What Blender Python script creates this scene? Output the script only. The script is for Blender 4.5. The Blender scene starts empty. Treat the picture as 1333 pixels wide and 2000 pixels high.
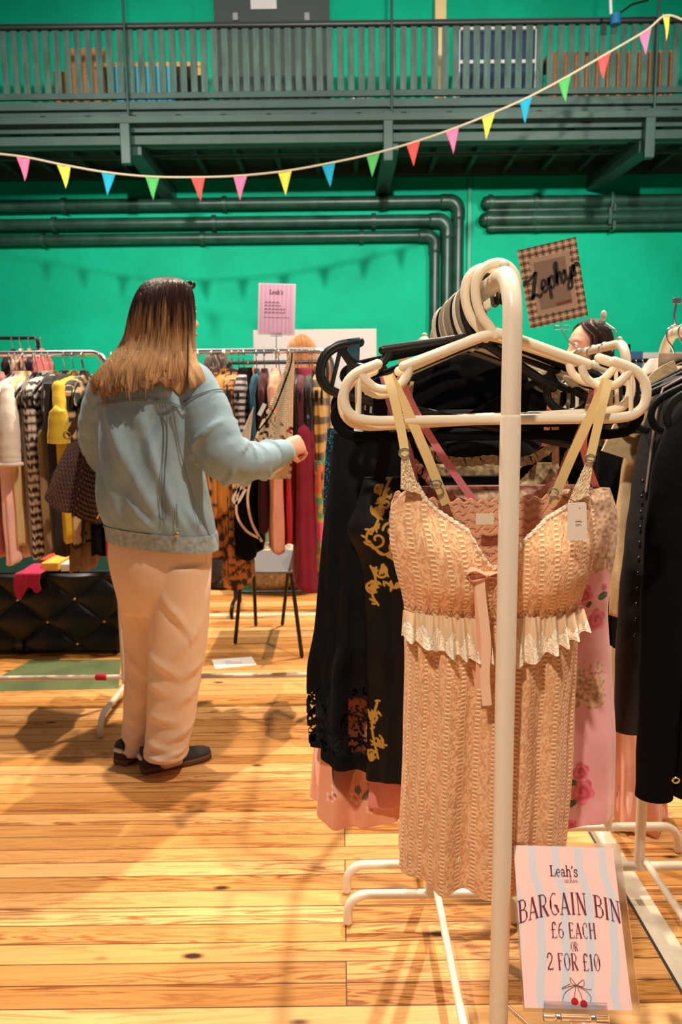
import bpy, math, random
import numpy as np
from mathutils import Vector, Matrix
PI = math.pi
sc = bpy.context.scene
COL = sc.collection
rng = np.random.default_rng(7)
random.seed(7)

# ---------------------------------------------------------------- camera
FPX, PITCH, ROLL, CAMH = 1450.0, math.radians(8), math.radians(.66), 1.33
fwd = np.array([0, math.cos(PITCH), -math.sin(PITCH)])
_r0 = np.array([1.0, 0, 0]); _u0 = np.array([0, math.sin(PITCH), math.cos(PITCH)])
c_up = _u0*math.cos(ROLL)+_r0*math.sin(ROLL)
c_rt = _r0*math.cos(ROLL)-_u0*math.sin(ROLL)
CAM = np.array([0, 0, CAMH])
cd = bpy.data.cameras.new('camera'); cam = bpy.data.objects.new('camera', cd); COL.objects.link(cam)
cd.sensor_fit = 'VERTICAL'; cd.sensor_height = 36.0; cd.lens = FPX/2000*36
cd.clip_start = .05; cd.clip_end = 100
mw = Matrix.Identity(4)
for i in range(3):
    mw[i][0] = c_rt[i]; mw[i][1] = c_up[i]; mw[i][2] = -fwd[i]; mw[i][3] = CAM[i]
cam.matrix_world = mw
cd.dof.use_dof = True; cd.dof.focus_distance = 1.1; cd.dof.aperture_fstop = 9.0
sc.camera = cam
def at(px, py, Y):
    v = fwd*FPX+c_rt*(px-666.5)-c_up*(py-1000)
    return CAM+v*Y/v[1]
def fl(px, py, Z=0.0):
    v = fwd*FPX+c_rt*(px-666.5)-c_up*(py-1000)
    return CAM+v*(Z-CAMH)/v[2]
def zz(py, Y, px=700): return at(px, py, Y)[2]

# ---------------------------------------------------------------- light
sc.view_settings.view_transform = 'Standard'; sc.view_settings.look = 'None'
sc.view_settings.gamma = 1; sc.view_settings.exposure = 0.0
sc.view_settings.use_curve_mapping = False
w = bpy.data.worlds.new('hall_ambient'); sc.world = w; w.use_nodes = True
bg = w.node_tree.nodes['Background']; bg.inputs[0].default_value = (.95, .97, 1, 1); bg.inputs[1].default_value = .11
def aim(o, tgt):
    o.rotation_euler = (Vector(tgt)-Vector(o.location)).to_track_quat('-Z', 'Y').to_euler()
def spot(name, loc, tgt, power, col, ang=70, size=.12, blend=.5):
    l = bpy.data.lights.new(name, 'SPOT'); l.energy = power; l.color = col; l.spot_size = math.radians(ang)
    l.spot_blend = blend; l.shadow_soft_size = size
    o = bpy.data.objects.new(name, l); COL.objects.link(o); o.location = loc; aim(o, tgt); return o
def area(name, loc, tgt, power, col, sx, sy):
    l = bpy.data.lights.new(name, 'AREA'); l.shape = 'RECTANGLE'; l.size = sx; l.size_y = sy; l.energy = power; l.color = col
    o = bpy.data.objects.new(name, l); COL.objects.link(o); o.location = loc; aim(o, tgt); return o
WARM = (1, .82, .62); NEUT = (1, .93, .84)
spot('spot_lamp', (1.5, 5.4, 6.8), (-.3, 2.6, 0), 2300, WARM, 70, .07)
spot('spot_lamp', (-2.6, 4.4, 6.8), (-.6, 2.6, 0), 1500, WARM, 70, .07)
spot('spot_lamp', (1.7, 1.3, 5.6), (.1, 1.5, 0), 860, WARM, 70, .06)
spot('spot_lamp', (-1.0, -1.5, 4.4), (.25, 1.02, .85), 560, (1, .88, .72), 26, .10)
spot('spot_lamp', (.3, -2.4, 4.9), (.3, 12.8, 3.1), 6300, NEUT, 50, .16, .9)
spot('spot_lamp', (4.4, 2.0, 5.7), (4.2, 12.8, 2.9), 2300, NEUT, 60, .16, .9)
spot('spot_lamp', (-4.4, 2.0, 5.7), (-4.0, 12.8, 2.9), 2300, NEUT, 60, .16, .9)  # unseen extra spot, added to brighten the left of the wall
area('overhead_fill', (0, 10.2, 9.0), (0, 12.2, 5.0), 70, NEUT, 9, 1.5)  # unseen fill, added to lift the gallery and upper wall
area('overhead_fill', (0, 4.5, 7.8), (0, 4.5, 0), 150, NEUT, 6, 6)  # wide unseen fill over the hall

# ---------------------------------------------------------------- helpers
def tag(o, label, cat, group=None, kind=None):
    if label: o['label'] = label
    if cat: o['category'] = cat
    if group: o['group'] = group
    if kind: o['kind'] = kind
    return o
def empty(name, loc, label, cat, group=None, rz=0):
    o = bpy.data.objects.new(name, None); COL.objects.link(o); o.location = loc; o.rotation_euler = (0, 0, rz)
    o.empty_display_size = .05
    return tag(o, label, cat, group)
class MB:
    def __init__(s): s.v = []; s.f = []
    def add(s, vs, fs):
        k = len(s.v); s.v += [tuple(map(float, p)) for p in vs]; s.f += [tuple(i+k for i in f) for f in fs]; return s
    def box(s, c, d, rot=None):
        vs = []
        for x in (-1, 1):
            for y in (-1, 1):
                for z in (-1, 1):
                    p = Vector((x*d[0]/2, y*d[1]/2, z*d[2]/2))
                    if rot is not None: p = rot @ p
                    vs.append((c[0]+p.x, c[1]+p.y, c[2]+p.z))
        return s.add(vs, [(0, 1, 3, 2), (4, 6, 7, 5), (0, 4, 5, 1), (2, 3, 7, 6), (0, 2, 6, 4), (1, 5, 7, 3)])
    def beam(s, a, b, w_, h_):
        a = Vector(a); b = Vector(b); d = b-a; q = d.to_track_quat('X', 'Z').to_matrix()
        return s.box((a+b)/2, (d.length, w_, h_), q)
    def tube(s, pts, r, n=10, closed=False, flat=None, up=None, mouth=False):
        P = [Vector(p) for p in pts]; m = len(P)
        R = [r]*m if not hasattr(r, '__len__') else list(r)
        T = []
        for i in range(m):
            a = P[(i-1) % m] if (closed or i > 0) else P[i]
            b = P[(i+1) % m] if (closed or i < m-1) else P[i]
            t = (b-a); T.append(t.normalized() if t.length > 1e-9 else Vector((0, 0, 1)))
        u = Vector(up) if up is not None else (Vector((0, 0, 1)) if abs(T[0].z) < .9 else Vector((1, 0, 0)))
        vs = []; fs = []; rings = 0
        def ring(c, t, rad):
            nonlocal u, rings
            u = (u-t*u.dot(t)); u = u.normalized() if u.length > 1e-6 else t.orthogonal().normalized()
            v = t.cross(u)
            for k in range(n):
                a = 2*PI*k/n
                vs.append(c+u*(math.cos(a)*rad)+v*(math.sin(a)*rad*(flat or 1)))
            rings += 1
        if not closed:
            for q in (80, 45, 15): ring(P[0]-T[0]*R[0]*math.sin(math.radians(q)), T[0], R[0]*math.cos(math.radians(q)))
        for i in range(m): ring(P[i], T[i], R[i])
        if not closed:
            if mouth:
                ring(P[-1], T[-1], R[-1]*.88); ring(P[-1]-T[-1]*.03, T[-1], R[-1]*.8); ring(P[-1]-T[-1]*.06, T[-1], R[-1]*.6)
            else:
                for q in (15, 45, 80): ring(P[-1]+T[-1]*R[-1]*math.sin(math.radians(q)), T[-1], R[-1]*math.cos(math.radians(q)))
        for i in range(rings if closed else rings-1):
            j = (i+1) % rings
            for k in range(n):
                l = (k+1) % n; fs.append((i*n+k, i*n+l, j*n+l, j*n+k))
        if not closed:
            fs.append(tuple(range(n-1, -1, -1))); fs.append(tuple((rings-1)*n+k for k in range(n)))
        return s.add(vs, fs)
    def ell(s, c, r, nu=20, nv=12, rot=None):
        vs = []; fs = []
        for i in range(nv+1):
            p = PI*i/nv
            for k in range(nu):
                a = 2*PI*k/nu
                q = Vector((math.sin(p)*math.cos(a)*r[0], math.sin(p)*math.sin(a)*r[1], math.cos(p)*r[2]))
                if rot is not None: q = rot @ q
                vs.append((c[0]+q.x, c[1]+q.y, c[2]+q.z))
        for i in range(nv):
            for k in range(nu):
                l = (k+1) % nu
                fs.append((i*nu+k, (i+1)*nu+k, (i+1)*nu+l, i*nu+l))
        return s.add(vs, fs)
    def cyl(s, a, b, r, n=20):
        a = Vector(a); b = Vector(b); t = (b-a).normalized(); u = t.orthogonal().normalized(); v = t.cross(u)
        vs = [c+u*(math.cos(2*PI*k/n)*r)+v*(math.sin(2*PI*k/n)*r) for c in (a, b) for k in range(n)]
        fs = [(k, (k+1) % n, n+(k+1) % n, n+k) for k in range(n)]+[tuple(range(n-1, -1, -1)), tuple(range(n, 2*n))]
        return s.add(vs, fs)
    def loft(s, rings, capa=True, capb=True):
        n = len(rings[0]); vs = [p for r in rings for p in r]; fs = []
        for i in range(len(rings)-1):
            for k in range(n):
                l = (k+1) % n; fs.append((i*n+k, i*n+l, (i+1)*n+l, (i+1)*n+k))
        if capa: fs.append(tuple(range(n-1, -1, -1)))
        if capb: fs.append(tuple((len(rings)-1)*n+k for k in range(n)))
        return s.add(vs, fs)
    def prism(s, poly, y0, y1):
        n = len(poly); vs = [(x, y0, z) for x, z in poly]+[(x, y1, z) for x, z in poly]
        fs = [tuple(range(n)), tuple(range(2*n-1, n-1, -1))]+[(k, n+k, n+(k+1) % n, (k+1) % n) for k in range(n)]
        return s.add(vs, fs)
    def obj(s, name, m, parent=None, loc=None, smooth=True, bevel=0, auto=40, remesh=0, smooth_it=0, solid=0):
        L = np.array(loc if loc is not None else (0, 0, 0), float)
        me = bpy.data.meshes.new(name)
        me.from_pydata([tuple(np.array(p)-L) for p in s.v], [], s.f); me.update()
        if m: me.materials.append(m)
        o = bpy.data.objects.new(name, me); COL.objects.link(o); o.location = L
        if smooth:
            me.polygons.foreach_set('use_smooth', [True]*len(me.polygons))
            if auto and not remesh: 
                try: me.set_sharp_from_angle(angle=math.radians(auto))
                except Exception: pass
        if solid:
            q = o.modifiers.new('thick', 'SOLIDIFY'); q.thickness = solid; q.offset = 0
        if bevel:
            q = o.modifiers.new('bevel', 'BEVEL'); q.width = bevel; q.segments = 2; q.limit_method = 'ANGLE'
        if remesh:
            q = o.modifiers.new('remesh', 'REMESH'); q.mode = 'VOXEL'; q.voxel_size = remesh; q.use_smooth_shade = True
            if smooth_it:
                q = o.modifiers.new('smooth', 'SMOOTH'); q.iterations = smooth_it; q.factor = .5
        if parent is not None:
            o.parent = parent
        return o
def grid(name, P, m, parent=None, loc=(0, 0, 0), closed=False, col=None, hgt=None, alpha=None, caps=False, solid=0, smooth=True):
    """P: (nv,nu,3) points; closed = wraps in u; optional point colours, height and alpha"""
    P = np.asarray(P, float); nv, nu, _ = P.shape
    V = (P-np.array(loc, float)).reshape(-1, 3)
    i = np.arange(nv-1)[:, None]; k = np.arange(nu if closed else nu-1)[None, :]; l = (k+1) % nu
    F = np.stack([i*nu+k, i*nu+l, (i+1)*nu+l, (i+1)*nu+k], -1).reshape(-1, 4).tolist()
    if caps: F += [list(range(nu-1, -1, -1)), [(nv-1)*nu+q for q in range(nu)]]
    me = bpy.data.meshes.new(name); me.from_pydata(V.tolist(), [], F); me.update()
    me.materials.append(m)
    def att(nm, typ, key, data):
        a = me.attributes.new(nm, typ, 'POINT'); a.data.foreach_set(key, np.asarray(data, np.float32).ravel())
    if col is not None:
        c = np.ones((nv*nu, 4), np.float32); c[:, :3] = np.asarray(col).reshape(-1, 3); att('Col', 'FLOAT_COLOR', 'color', c)
    if hgt is not None: att('Hgt', 'FLOAT', 'value', hgt)
    if alpha is not None: att('Alp', 'FLOAT', 'value', alpha)
    if smooth: me.polygons.foreach_set('use_smooth', [True]*len(me.polygons))
    o = bpy.data.objects.new(name, me); COL.objects.link(o); o.location = loc
    if solid:
        q = o.modifiers.new('thick', 'SOLIDIFY'); q.thickness = solid; q.offset = 0
    if parent is not None: o.parent = parent
    return o
def cat_rom(pts, n):
    p = np.array(pts, float); m = len(p); t = np.linspace(0, m-1, n); i = np.clip(t.astype(int), 0, m-2); f = (t-i)[:, None]
    g = lambda k: p[np.clip(k, 0, m-1)]
    a, b, c, d = g(i-1), g(i), g(i+1), g(i+2)
    return .5*(2*b+(c-a)*f+(2*a-5*b+4*c-d)*f**2+(3*b-a-3*c+d)*f**3)
def vnoise(x, y, seed=0):
    x = np.asarray(x, float); y = np.asarray(y, float)
    xi = np.floor(x).astype(np.int64); yi = np.floor(y).astype(np.int64); fx = x-xi; fy = y-yi
    fx = fx*fx*(3-2*fx); fy = fy*fy*(3-2*fy)
    def h(a, b):
        s_ = np.sin(a*127.1+b*311.7+seed*74.7)*43758.5453; return s_-np.floor(s_)
    return (h(xi, yi)*(1-fx)+h(xi+1, yi)*fx)*(1-fy)+(h(xi, yi+1)*(1-fx)+h(xi+1, yi+1)*fx)*fy
def dpoly(X, Z, pts):
    d = np.full(np.shape(X), 1e9)
    for (ax, az), (bx, bz) in zip(pts[:-1], pts[1:]):
        vx, vz = bx-ax, bz-az; L = vx*vx+vz*vz+1e-12
        t = np.clip(((X-ax)*vx+(Z-az)*vz)/L, 0, 1)
        d = np.minimum(d, np.hypot(X-ax-t*vx, Z-az-t*vz))
    return d
def mixc(a, b, t): t = np.asarray(t)[..., None]; return np.asarray(a)*(1-t)+np.asarray(b)*t
def lin(r, g, b):
    f = lambda c: (c/12.92 if c <= .04045 else ((c+.055)/1.055)**2.4)
    return tuple(f(c/255) for c in (r, g, b))

# ---------------------------------------------------------------- materials
def nd(nt, typ, **kw):
    n = nt.nodes.new(typ)
    for k, v in kw.items():
        if k.startswith('i_'):
            key = k[2:]; n.inputs[int(key) if key.isdigit() else key.replace('_', ' ')].default_value = v
        else: setattr(n, k, v)
    return n
MATS = {}
def mat(name, col=(.5, .5, .5), rough=.6, metal=0, var=None, bump=None, attr=False, hgt=0, alpha=False, sheen=0, spec=.5, trans=0, stretch=(1, 1, 1), coat=0, aniso_var=None, emit=None):
    if name in MATS: return MATS[name]
    m = bpy.data.materials.new(name); m.use_nodes = True; nt = m.node_tree; p = nt.nodes['Principled BSDF']
    MATS[name] = m; L = nt.links.new
    p.inputs['Base Color'].default_value = (*col[:3], 1); p.inputs['Roughness'].default_value = rough; p.inputs['Metallic'].default_value = metal
    p.inputs['Specular IOR Level'].default_value = spec
    if sheen: p.inputs['Sheen Weight'].default_value = sheen; p.inputs['Sheen Roughness'].default_value = .5
    if coat: p.inputs['Coat Weight'].default_value = coat
    if trans: p.inputs['Transmission Weight'].default_value = trans
    tc = nd(nt, 'ShaderNodeTexCoord'); mp = nd(nt, 'ShaderNodeMapping'); mp.inputs['Scale'].default_value = stretch
    L(tc.outputs['Object'], mp.inputs[0])
    cs = None
    if attr:
        a = nd(nt, 'ShaderNodeAttribute', attribute_name='Col'); cs = a.outputs['Color']
    if var:
        n = nd(nt, 'ShaderNodeTexNoise', i_Scale=var[0], i_Detail=4.0); L(mp.outputs[0], n.inputs['Vector'])
        mr = nd(nt, 'ShaderNodeMapRange'); mr.inputs[1].default_value = .3; mr.inputs[2].default_value = .7
        mr.inputs[3].default_value = 1-var[1]; mr.inputs[4].default_value = 1+var[1]; L(n.outputs[0], mr.inputs[0])
        mx = nd(nt, 'ShaderNodeMix', data_type='RGBA', blend_type='MULTIPLY'); mx.inputs[0].default_value = 1
        mx.inputs[6].default_value = (*col[:3], 1)
        if cs: L(cs, mx.inputs[6])
        cb = nd(nt, 'ShaderNodeCombineColor')
        for q in range(3): L(mr.outputs[0], cb.inputs[q])
        L(cb.outputs[0], mx.inputs[7]); cs = mx.outputs[2]
    if cs: L(cs, p.inputs['Base Color'])
    nrm = None
    if bump:
        n = nd(nt, 'ShaderNodeTexNoise', i_Scale=bump[0], i_Detail=3.0); L(mp.outputs[0], n.inputs['Vector'])
        b = nd(nt, 'ShaderNodeBump'); b.inputs['Strength'].default_value = bump[1]; b.inputs['Distance'].default_value = bump[2]
        L(n.outputs[0], b.inputs['Height']); nrm = b.outputs[0]
    if hgt:
        a = nd(nt, 'ShaderNodeAttribute', attribute_name='Hgt')
        b = nd(nt, 'ShaderNodeBump'); b.inputs['Strength'].default_value = 1; b.inputs['Distance'].default_value = hgt
        L(a.outputs['Fac'], b.inputs['Height'])
        if nrm: L(nrm, b.inputs['Normal'])
        nrm = b.outputs[0]
    if nrm: L(nrm, p.inputs['Normal'])
    if alpha:
        a = nd(nt, 'ShaderNodeAttribute', attribute_name='Alp'); L(a.outputs['Fac'], p.inputs['Alpha'])
    if emit:
        p.inputs['Emission Color'].default_value = (*emit[:3], 1); p.inputs['Emission Strength'].default_value = emit[3]
    return m
def cloth(name, col, rough=.8, sheen=.15, wr=.5, attr=False, **kw):
    return mat(name, col, rough, var=kw.pop('var', (9, .10)), bump=kw.pop('bump', (26, wr, .006)), sheen=sheen, attr=attr, spec=kw.pop('spec', .3), **kw)
M_white_tube = mat('white_enamel', lin(236, 224, 204), .32, bump=(60, .06, .002))
M_white_plastic = mat('cream_plastic', lin(238, 224, 198), .38)
M_black_plastic = mat('black_plastic', (.008, .008, .008), .36, spec=.4)
M_velvet = mat('black_velvet', (.003, .003, .003), .9, spec=.12)
M_chrome = mat('chrome', (.75, .75, .75), .18, 1)
M_black = cloth('black_cloth', (.003, .003, .004), .85, 0, spec=.12)
M_paper = mat('white_paper', (.83, .80, .78), .6)
M_wall = None
M_green_dk = mat('dark_green_paint', lin(40, 72, 62), .5, var=(3, .2), bump=(40, .1, .002))
M_pipe = mat('pipe_paint', lin(36, 76, 62), .35, var=(4, .35), bump=(25, .25, .004))
M_clear = mat('clear_acrylic', (.95, .95, .95), .06, trans=1.0)
# ================================================================ setting
def floor_mat():
    m = bpy.data.materials.new('pine_floorboards'); m.use_nodes = True; nt = m.node_tree; p = nt.nodes['Principled BSDF']; L = nt.links.new
    tc = nd(nt, 'ShaderNodeTexCoord')
    br = nd(nt, 'ShaderNodeTexBrick', offset=.43, offset_frequency=3, squash=1)
    br.inputs['Color1'].default_value = (.0, .0, .0, 1); br.inputs['Color2'].default_value = (1, 1, 1, 1); br.inputs['Mortar'].default_value = (.5, .5, .5, 1)
    br.inputs['Scale'].default_value = 1; br.inputs['Mortar Size'].default_value = .0019; br.inputs['Mortar Smooth'].default_value = .3
    br.inputs['Brick Width'].default_value = 4.7; br.inputs['Row Height'].default_value = .068
    L(tc.outputs['Object'], br.inputs['Vector'])
    # per-plank offset for the grain
    mp = nd(nt, 'ShaderNodeMapping'); mp.inputs['Scale'].default_value = (1.1, 16, 1); L(tc.outputs['Object'], mp.inputs[0])
    off = nd(nt, 'ShaderNodeVectorMath', operation='MULTIPLY_ADD'); off.inputs[1].default_value = (7, 23, 5)
    L(br.outputs['Color'], off.inputs[0]); L(mp.outputs[0], off.inputs[2])
    wv = nd(nt, 'ShaderNodeTexNoise', i_Scale=1.2, i_Detail=5.0, i_Distortion=1.6); L(off.outputs[0], wv.inputs['Vector'])
    sn = nd(nt, 'ShaderNodeMath', operation='MULTIPLY'); sn.inputs[1].default_value = 46; L(wv.outputs[0], sn.inputs[0])
    si = nd(nt, 'ShaderNodeMath', operation='SINE'); L(sn.outputs[0], si.inputs[0])
    gr = nd(nt, 'ShaderNodeMapRange'); gr.inputs[1].default_value = -1; gr.inputs[2].default_value = 1; L(si.outputs[0], gr.inputs[0])
    pw = nd(nt, 'ShaderNodeMath', operation='POWER'); pw.inputs[1].default_value = 2.5; L(gr.outputs[0], pw.inputs[0])
    # tone
    r1 = nd(nt, 'ShaderNodeValToRGB'); e = r1.color_ramp.elements
    e[0].position = 0; e[0].color = (.50, .215, .048, 1); e[1].position = 1; e[1].color = (.86, .49, .20, 1)
    x = r1.color_ramp.elements.new(.5); x.color = (.72, .36, .115, 1)
    L(br.outputs['Color'], r1.inputs[0])
    mx = nd(nt, 'ShaderNodeMix', data_type='RGBA', blend_type='MULTIPLY'); L(r1.outputs[0], mx.inputs[6]); mx.inputs[7].default_value = (.42, .20, .085, 1)
    gm = nd(nt, 'ShaderNodeMath', operation='MULTIPLY'); gm.inputs[1].default_value = .95; L(pw.outputs[0], gm.inputs[0])
    # only some planks strongly figured
    bn = nd(nt, 'ShaderNodeTexNoise', i_Scale=.6, i_Detail=1.0); L(off.outputs[0], bn.inputs['Vector'])
    bm_ = nd(nt, 'ShaderNodeMapRange'); bm_.inputs[1].default_value = .42; bm_.inputs[2].default_value = .62; bm_.inputs[3].default_value = .2; L(bn.outputs[0], bm_.inputs[0])
    g2 = nd(nt, 'ShaderNodeMath', operation='MULTIPLY'); L(gm.outputs[0], g2.inputs[0]); L(bm_.outputs[0], g2.inputs[1]); L(g2.outputs[0], mx.inputs[0])
    # knots
    kp = nd(nt, 'ShaderNodeMapping'); kp.inputs['Scale'].default_value = (3.6, 9.0, 1); L(tc.outputs['Object'], kp.inputs[0])
    vo = nd(nt, 'ShaderNodeTexVoronoi', i_Scale=1.0, i_Randomness=1.0); L(kp.outputs[0], vo.inputs['Vector'])
    kr = nd(nt, 'ShaderNodeMapRange'); kr.inputs[1].default_value = .06; kr.inputs[2].default_value = .125; kr.inputs[3].default_value = 1; kr.inputs[4].default_value = 0; L(vo.outputs['Distance'], kr.inputs[0])
    sep = nd(nt, 'ShaderNodeSeparateColor'); L(vo.outputs['Color'], sep.inputs[0])
    kg = nd(nt, 'ShaderNodeMath', operation='GREATER_THAN'); kg.inputs[1].default_value = .36; L(sep.outputs[0], kg.inputs[0])
    kk = nd(nt, 'ShaderNodeMath', operation='MULTIPLY'); L(kr.outputs[0], kk.inputs[0]); L(kg.outputs[0], kk.inputs[1])
    m2 = nd(nt, 'ShaderNodeMix', data_type='RGBA'); L(kk.outputs[0], m2.inputs[0]); L(mx.outputs[2], m2.inputs[6]); m2.inputs[7].default_value = (.045, .016, .006, 1)
    # gaps
    m3 = nd(nt, 'ShaderNodeMix', data_type='RGBA'); L(br.outputs['Fac'], m3.inputs[0]); L(m2.outputs[2], m3.inputs[6]); m3.inputs[7].default_value = (.10, .038, .010, 1)
    L(m3.outputs[2], p.inputs['Base Color'])
    p.inputs['Roughness'].default_value = .36; p.inputs['Specular IOR Level'].default_value = .35
    b = nd(nt, 'ShaderNodeBump', invert=True); b.inputs['Strength'].default_value = .35; b.inputs['Distance'].default_value = .002; L(br.outputs['Fac'], b.inputs['Height'])
    L(b.outputs[0], p.inputs['Normal'])
    return m
def wall_mat():
    m = bpy.data.materials.new('green_wall_paint'); m.use_nodes = True; nt = m.node_tree; p = nt.nodes['Principled BSDF']; L = nt.links.new
    tc = nd(nt, 'ShaderNodeTexCoord')
    n = nd(nt, 'ShaderNodeTexNoise', i_Scale=.9, i_Detail=6.0, i_Roughness=.6); L(tc.outputs['Object'], n.inputs['Vector'])
    r = nd(nt, 'ShaderNodeValToRGB'); e = r.color_ramp.elements; e[0].position = .3; e[0].color = (.0008, .40, .215, 1); e[1].position = .7; e[1].color = (.001, .54, .31, 1)
    L(n.outputs[0], r.inputs[0])
    v = nd(nt, 'ShaderNodeTexVoronoi', i_Scale=1.3); L(tc.outputs['Object'], v.inputs['Vector'])
    L(r.outputs[0], p.inputs['Base Color']); p.inputs['Roughness'].default_value = .6; p.inputs['Specular IOR Level'].default_value = .12
    b = nd(nt, 'ShaderNodeTexNoise', i_Scale=14.0, i_Detail=4.0); L(tc.outputs['Object'], b.inputs['Vector'])
    bb = nd(nt, 'ShaderNodeBump'); bb.inputs['Strength'].default_value = .12; bb.inputs['Distance'].default_value = .01; L(b.outputs[0], bb.inputs['Height']); L(bb.outputs[0], p.inputs['Normal'])
    return m
M_floor = floor_mat(); M_wall = wall_mat()
tag(MB().box((0, 5.4, -.05), (18, 15, .1)).obj('floor', M_floor, smooth=False), None, None, kind='structure')
WY = 12.8
tag(MB().box((0, WY+.1, 4.5), (18, .2, 9.0)).obj('wall_back', M_wall, smooth=False), None, None, kind='structure')
# painted court lines and a greenish shade on the floor, painted as a flat patch
def strip(name, poly, m, z=.0006):
    return tag(MB().add([(x, y, z) for x, y in poly]+[(x, y, -.001) for x, y in poly], [tuple(range(len(poly)))]+[(k, len(poly)+k, len(poly)+(k+1) % len(poly), (k+1) % len(poly)) for k in range(len(poly))]).obj(name, m, smooth=False), None, None, kind='structure')
M_line = mat('court_line_paint', lin(226, 214, 190), .5, var=(20, .12))
M_line_dk = mat('court_line_edge', (.03, .03, .03), .6)
strip('trim_1', [(-6, 4.68), (6, 4.68), (6, 4.73), (-6, 4.73)], M_line)
strip('trim_2', [(.755, -1), (.815, -1), (.855, 6), (.795, 6)], M_line)
strip('trim_3', [(.747, -1), (.755, -1), (.795, 6), (.787, 6)], M_line_dk)
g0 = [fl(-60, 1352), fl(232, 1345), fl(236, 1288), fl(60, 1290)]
strip('floor_shade', [(p[0], p[1]) for p in g0], mat('green_floor_shade', lin(92, 104, 66), .5, var=(5, .2)))

# ---------------------------------------------------------------- gallery
GY = 10.5
z_deck = zz(196, GY); z_rail = zz(47, GY)
gal = empty('gallery', (0, GY, z_deck), 'dark green iron gallery with slatted railing crossing the green wall high up', 'gallery')
def gp(mb, name, m=M_green_dk, **kw):
    o = mb.obj(name, m, None, (0, GY, z_deck), **kw); o.parent = gal; o.location = (0, 0, 0); return o
gp(MB().box((0, (GY+WY)/2, z_deck-.10), (13, WY-GY, .12)), 'deck', smooth=False)
zf = [zz(y, GY) for y in (198, 222, 226, 240, 258, 276)]
gp(MB().box((0, GY-.03, (zf[0]+zf[1])/2+.03), (13, .10, .10)).box((0, GY-.05, zf[3]+.03), (13, .16, .09)).box((0, GY+.05, (zf[1]+zf[3])/2), (13, .03, zf[0]-zf[3])), 'fascia_beam', smooth=False, bevel=.006)
gp(MB().box((0, GY+.10, (zf[4]+zf[5])/2), (13, .14, zf[4]-zf[5])), 'lower_beam', smooth=False, bevel=.006)
YB = 12.72
gp(MB().box((0, YB, zz(326, YB)), (13, .12, zz(308, YB)-zz(346, YB))), 'inner_beam', smooth=False, bevel=.006)
gp(MB().tube([(-6.5, 11.0, zz(284, 11.0)), (6.5, 11.0, zz(284, 11.0))], .035), 'conduit')
gp(MB().tube([(-6.5, 11.5, zz(303, 11.5)), (6.5, 11.5, zz(303, 11.5))], .03), 'conduit')
for i in range(18):
    x = -5.1+i*.6
    gp(MB().box((x, (GY+WY)/2, z_deck-.22), (.07, WY-GY, .14)), 'joist', smooth=False)
gp(MB().tube([(-6.5, GY, z_rail), (6.5, GY, z_rail)], .045, 12), 'handrail', mat('handrail_paint', lin(24, 34, 32), .4))
gp(MB().box((0, GY, z_deck+.08), (13, .05, .07)), 'bottom_rail', smooth=False)
M_bal = mat('baluster_paint', lin(70, 98, 88), .25, var=(5, .3), stretch=(3, 3, .6))
pitch_b = (at(1300, 120, GY)[0]-at(30, 120, GY)[0])/62
for i in range(72):
    x = at(30, 120, GY)[0]+(i-4)*pitch_b
    gp(MB().box((x, GY, (z_deck+z_rail)/2+.05), (.088, .026, z_rail-z_deck-.14)), 'baluster', M_bal, smooth=False, bevel=.005)
ML = mat('bracket_paint', lin(44, 78, 68), .4, var=(3, .2))
for (pxa, pya, pxb, pyb) in ((256, 268, 352, 395), (765, 258, 764, 385), (1272, 262, 1192, 372)):
    xa = at(pxa, pya, GY)[0]
    za, zb = zz(pya+15, GY, pxa), zz(pyb-12, WY, pxb)
    gp(MB().beam((xa, GY+.1, za), (xa, WY-.02, zb), .22, .20), 'bracket', ML, smooth=False, bevel=.01)
    gp(MB().box((xa-.05, GY-.07, zz(272, GY)), (.13, .10, .62)), 'hanger_plate', ML, smooth=False, bevel=.01)
    gp(MB().tube([(xa, GY-.08, zz(265, GY)), (xa, GY-.08, z_rail+3.2)], .019), 'tie_rod')

# things standing on the gallery
zd = z_deck-.04
dY = WY-.02
def gx(px, py, Y): return at(px, py, Y)[0]
d1 = MB().box(((gx(420, 60, dY)+gx(645, 60, dY))/2, dY-.03, (zd+zz(-30, dY))/2+.3), (gx(645, 60, dY)-gx(420, 60, dY), .06, zz(-30, dY)-zd+.6)).obj('door_1', mat('door_paint', lin(62, 72, 68), .5, var=(2, .1)), smooth=False)
tag(d1, None, None, kind='structure')
def gbox(name, x0, x1, y0, y1, Y, th, m, label, cat, group=None, bevel=.004):
    a = at(x0, y1, Y); b = at(x1, y0, Y)
    o = MB().box(((a[0]+b[0])/2, Y, (a[2]+b[2])/2), (abs(b[0]-a[0]), th, abs(b[2]-a[2]))).obj(name, m, None, ((a[0]+b[0])/2, Y, min(a[2], b[2])), smooth=False, bevel=bevel)
    return tag(o, label, cat, group)
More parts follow.
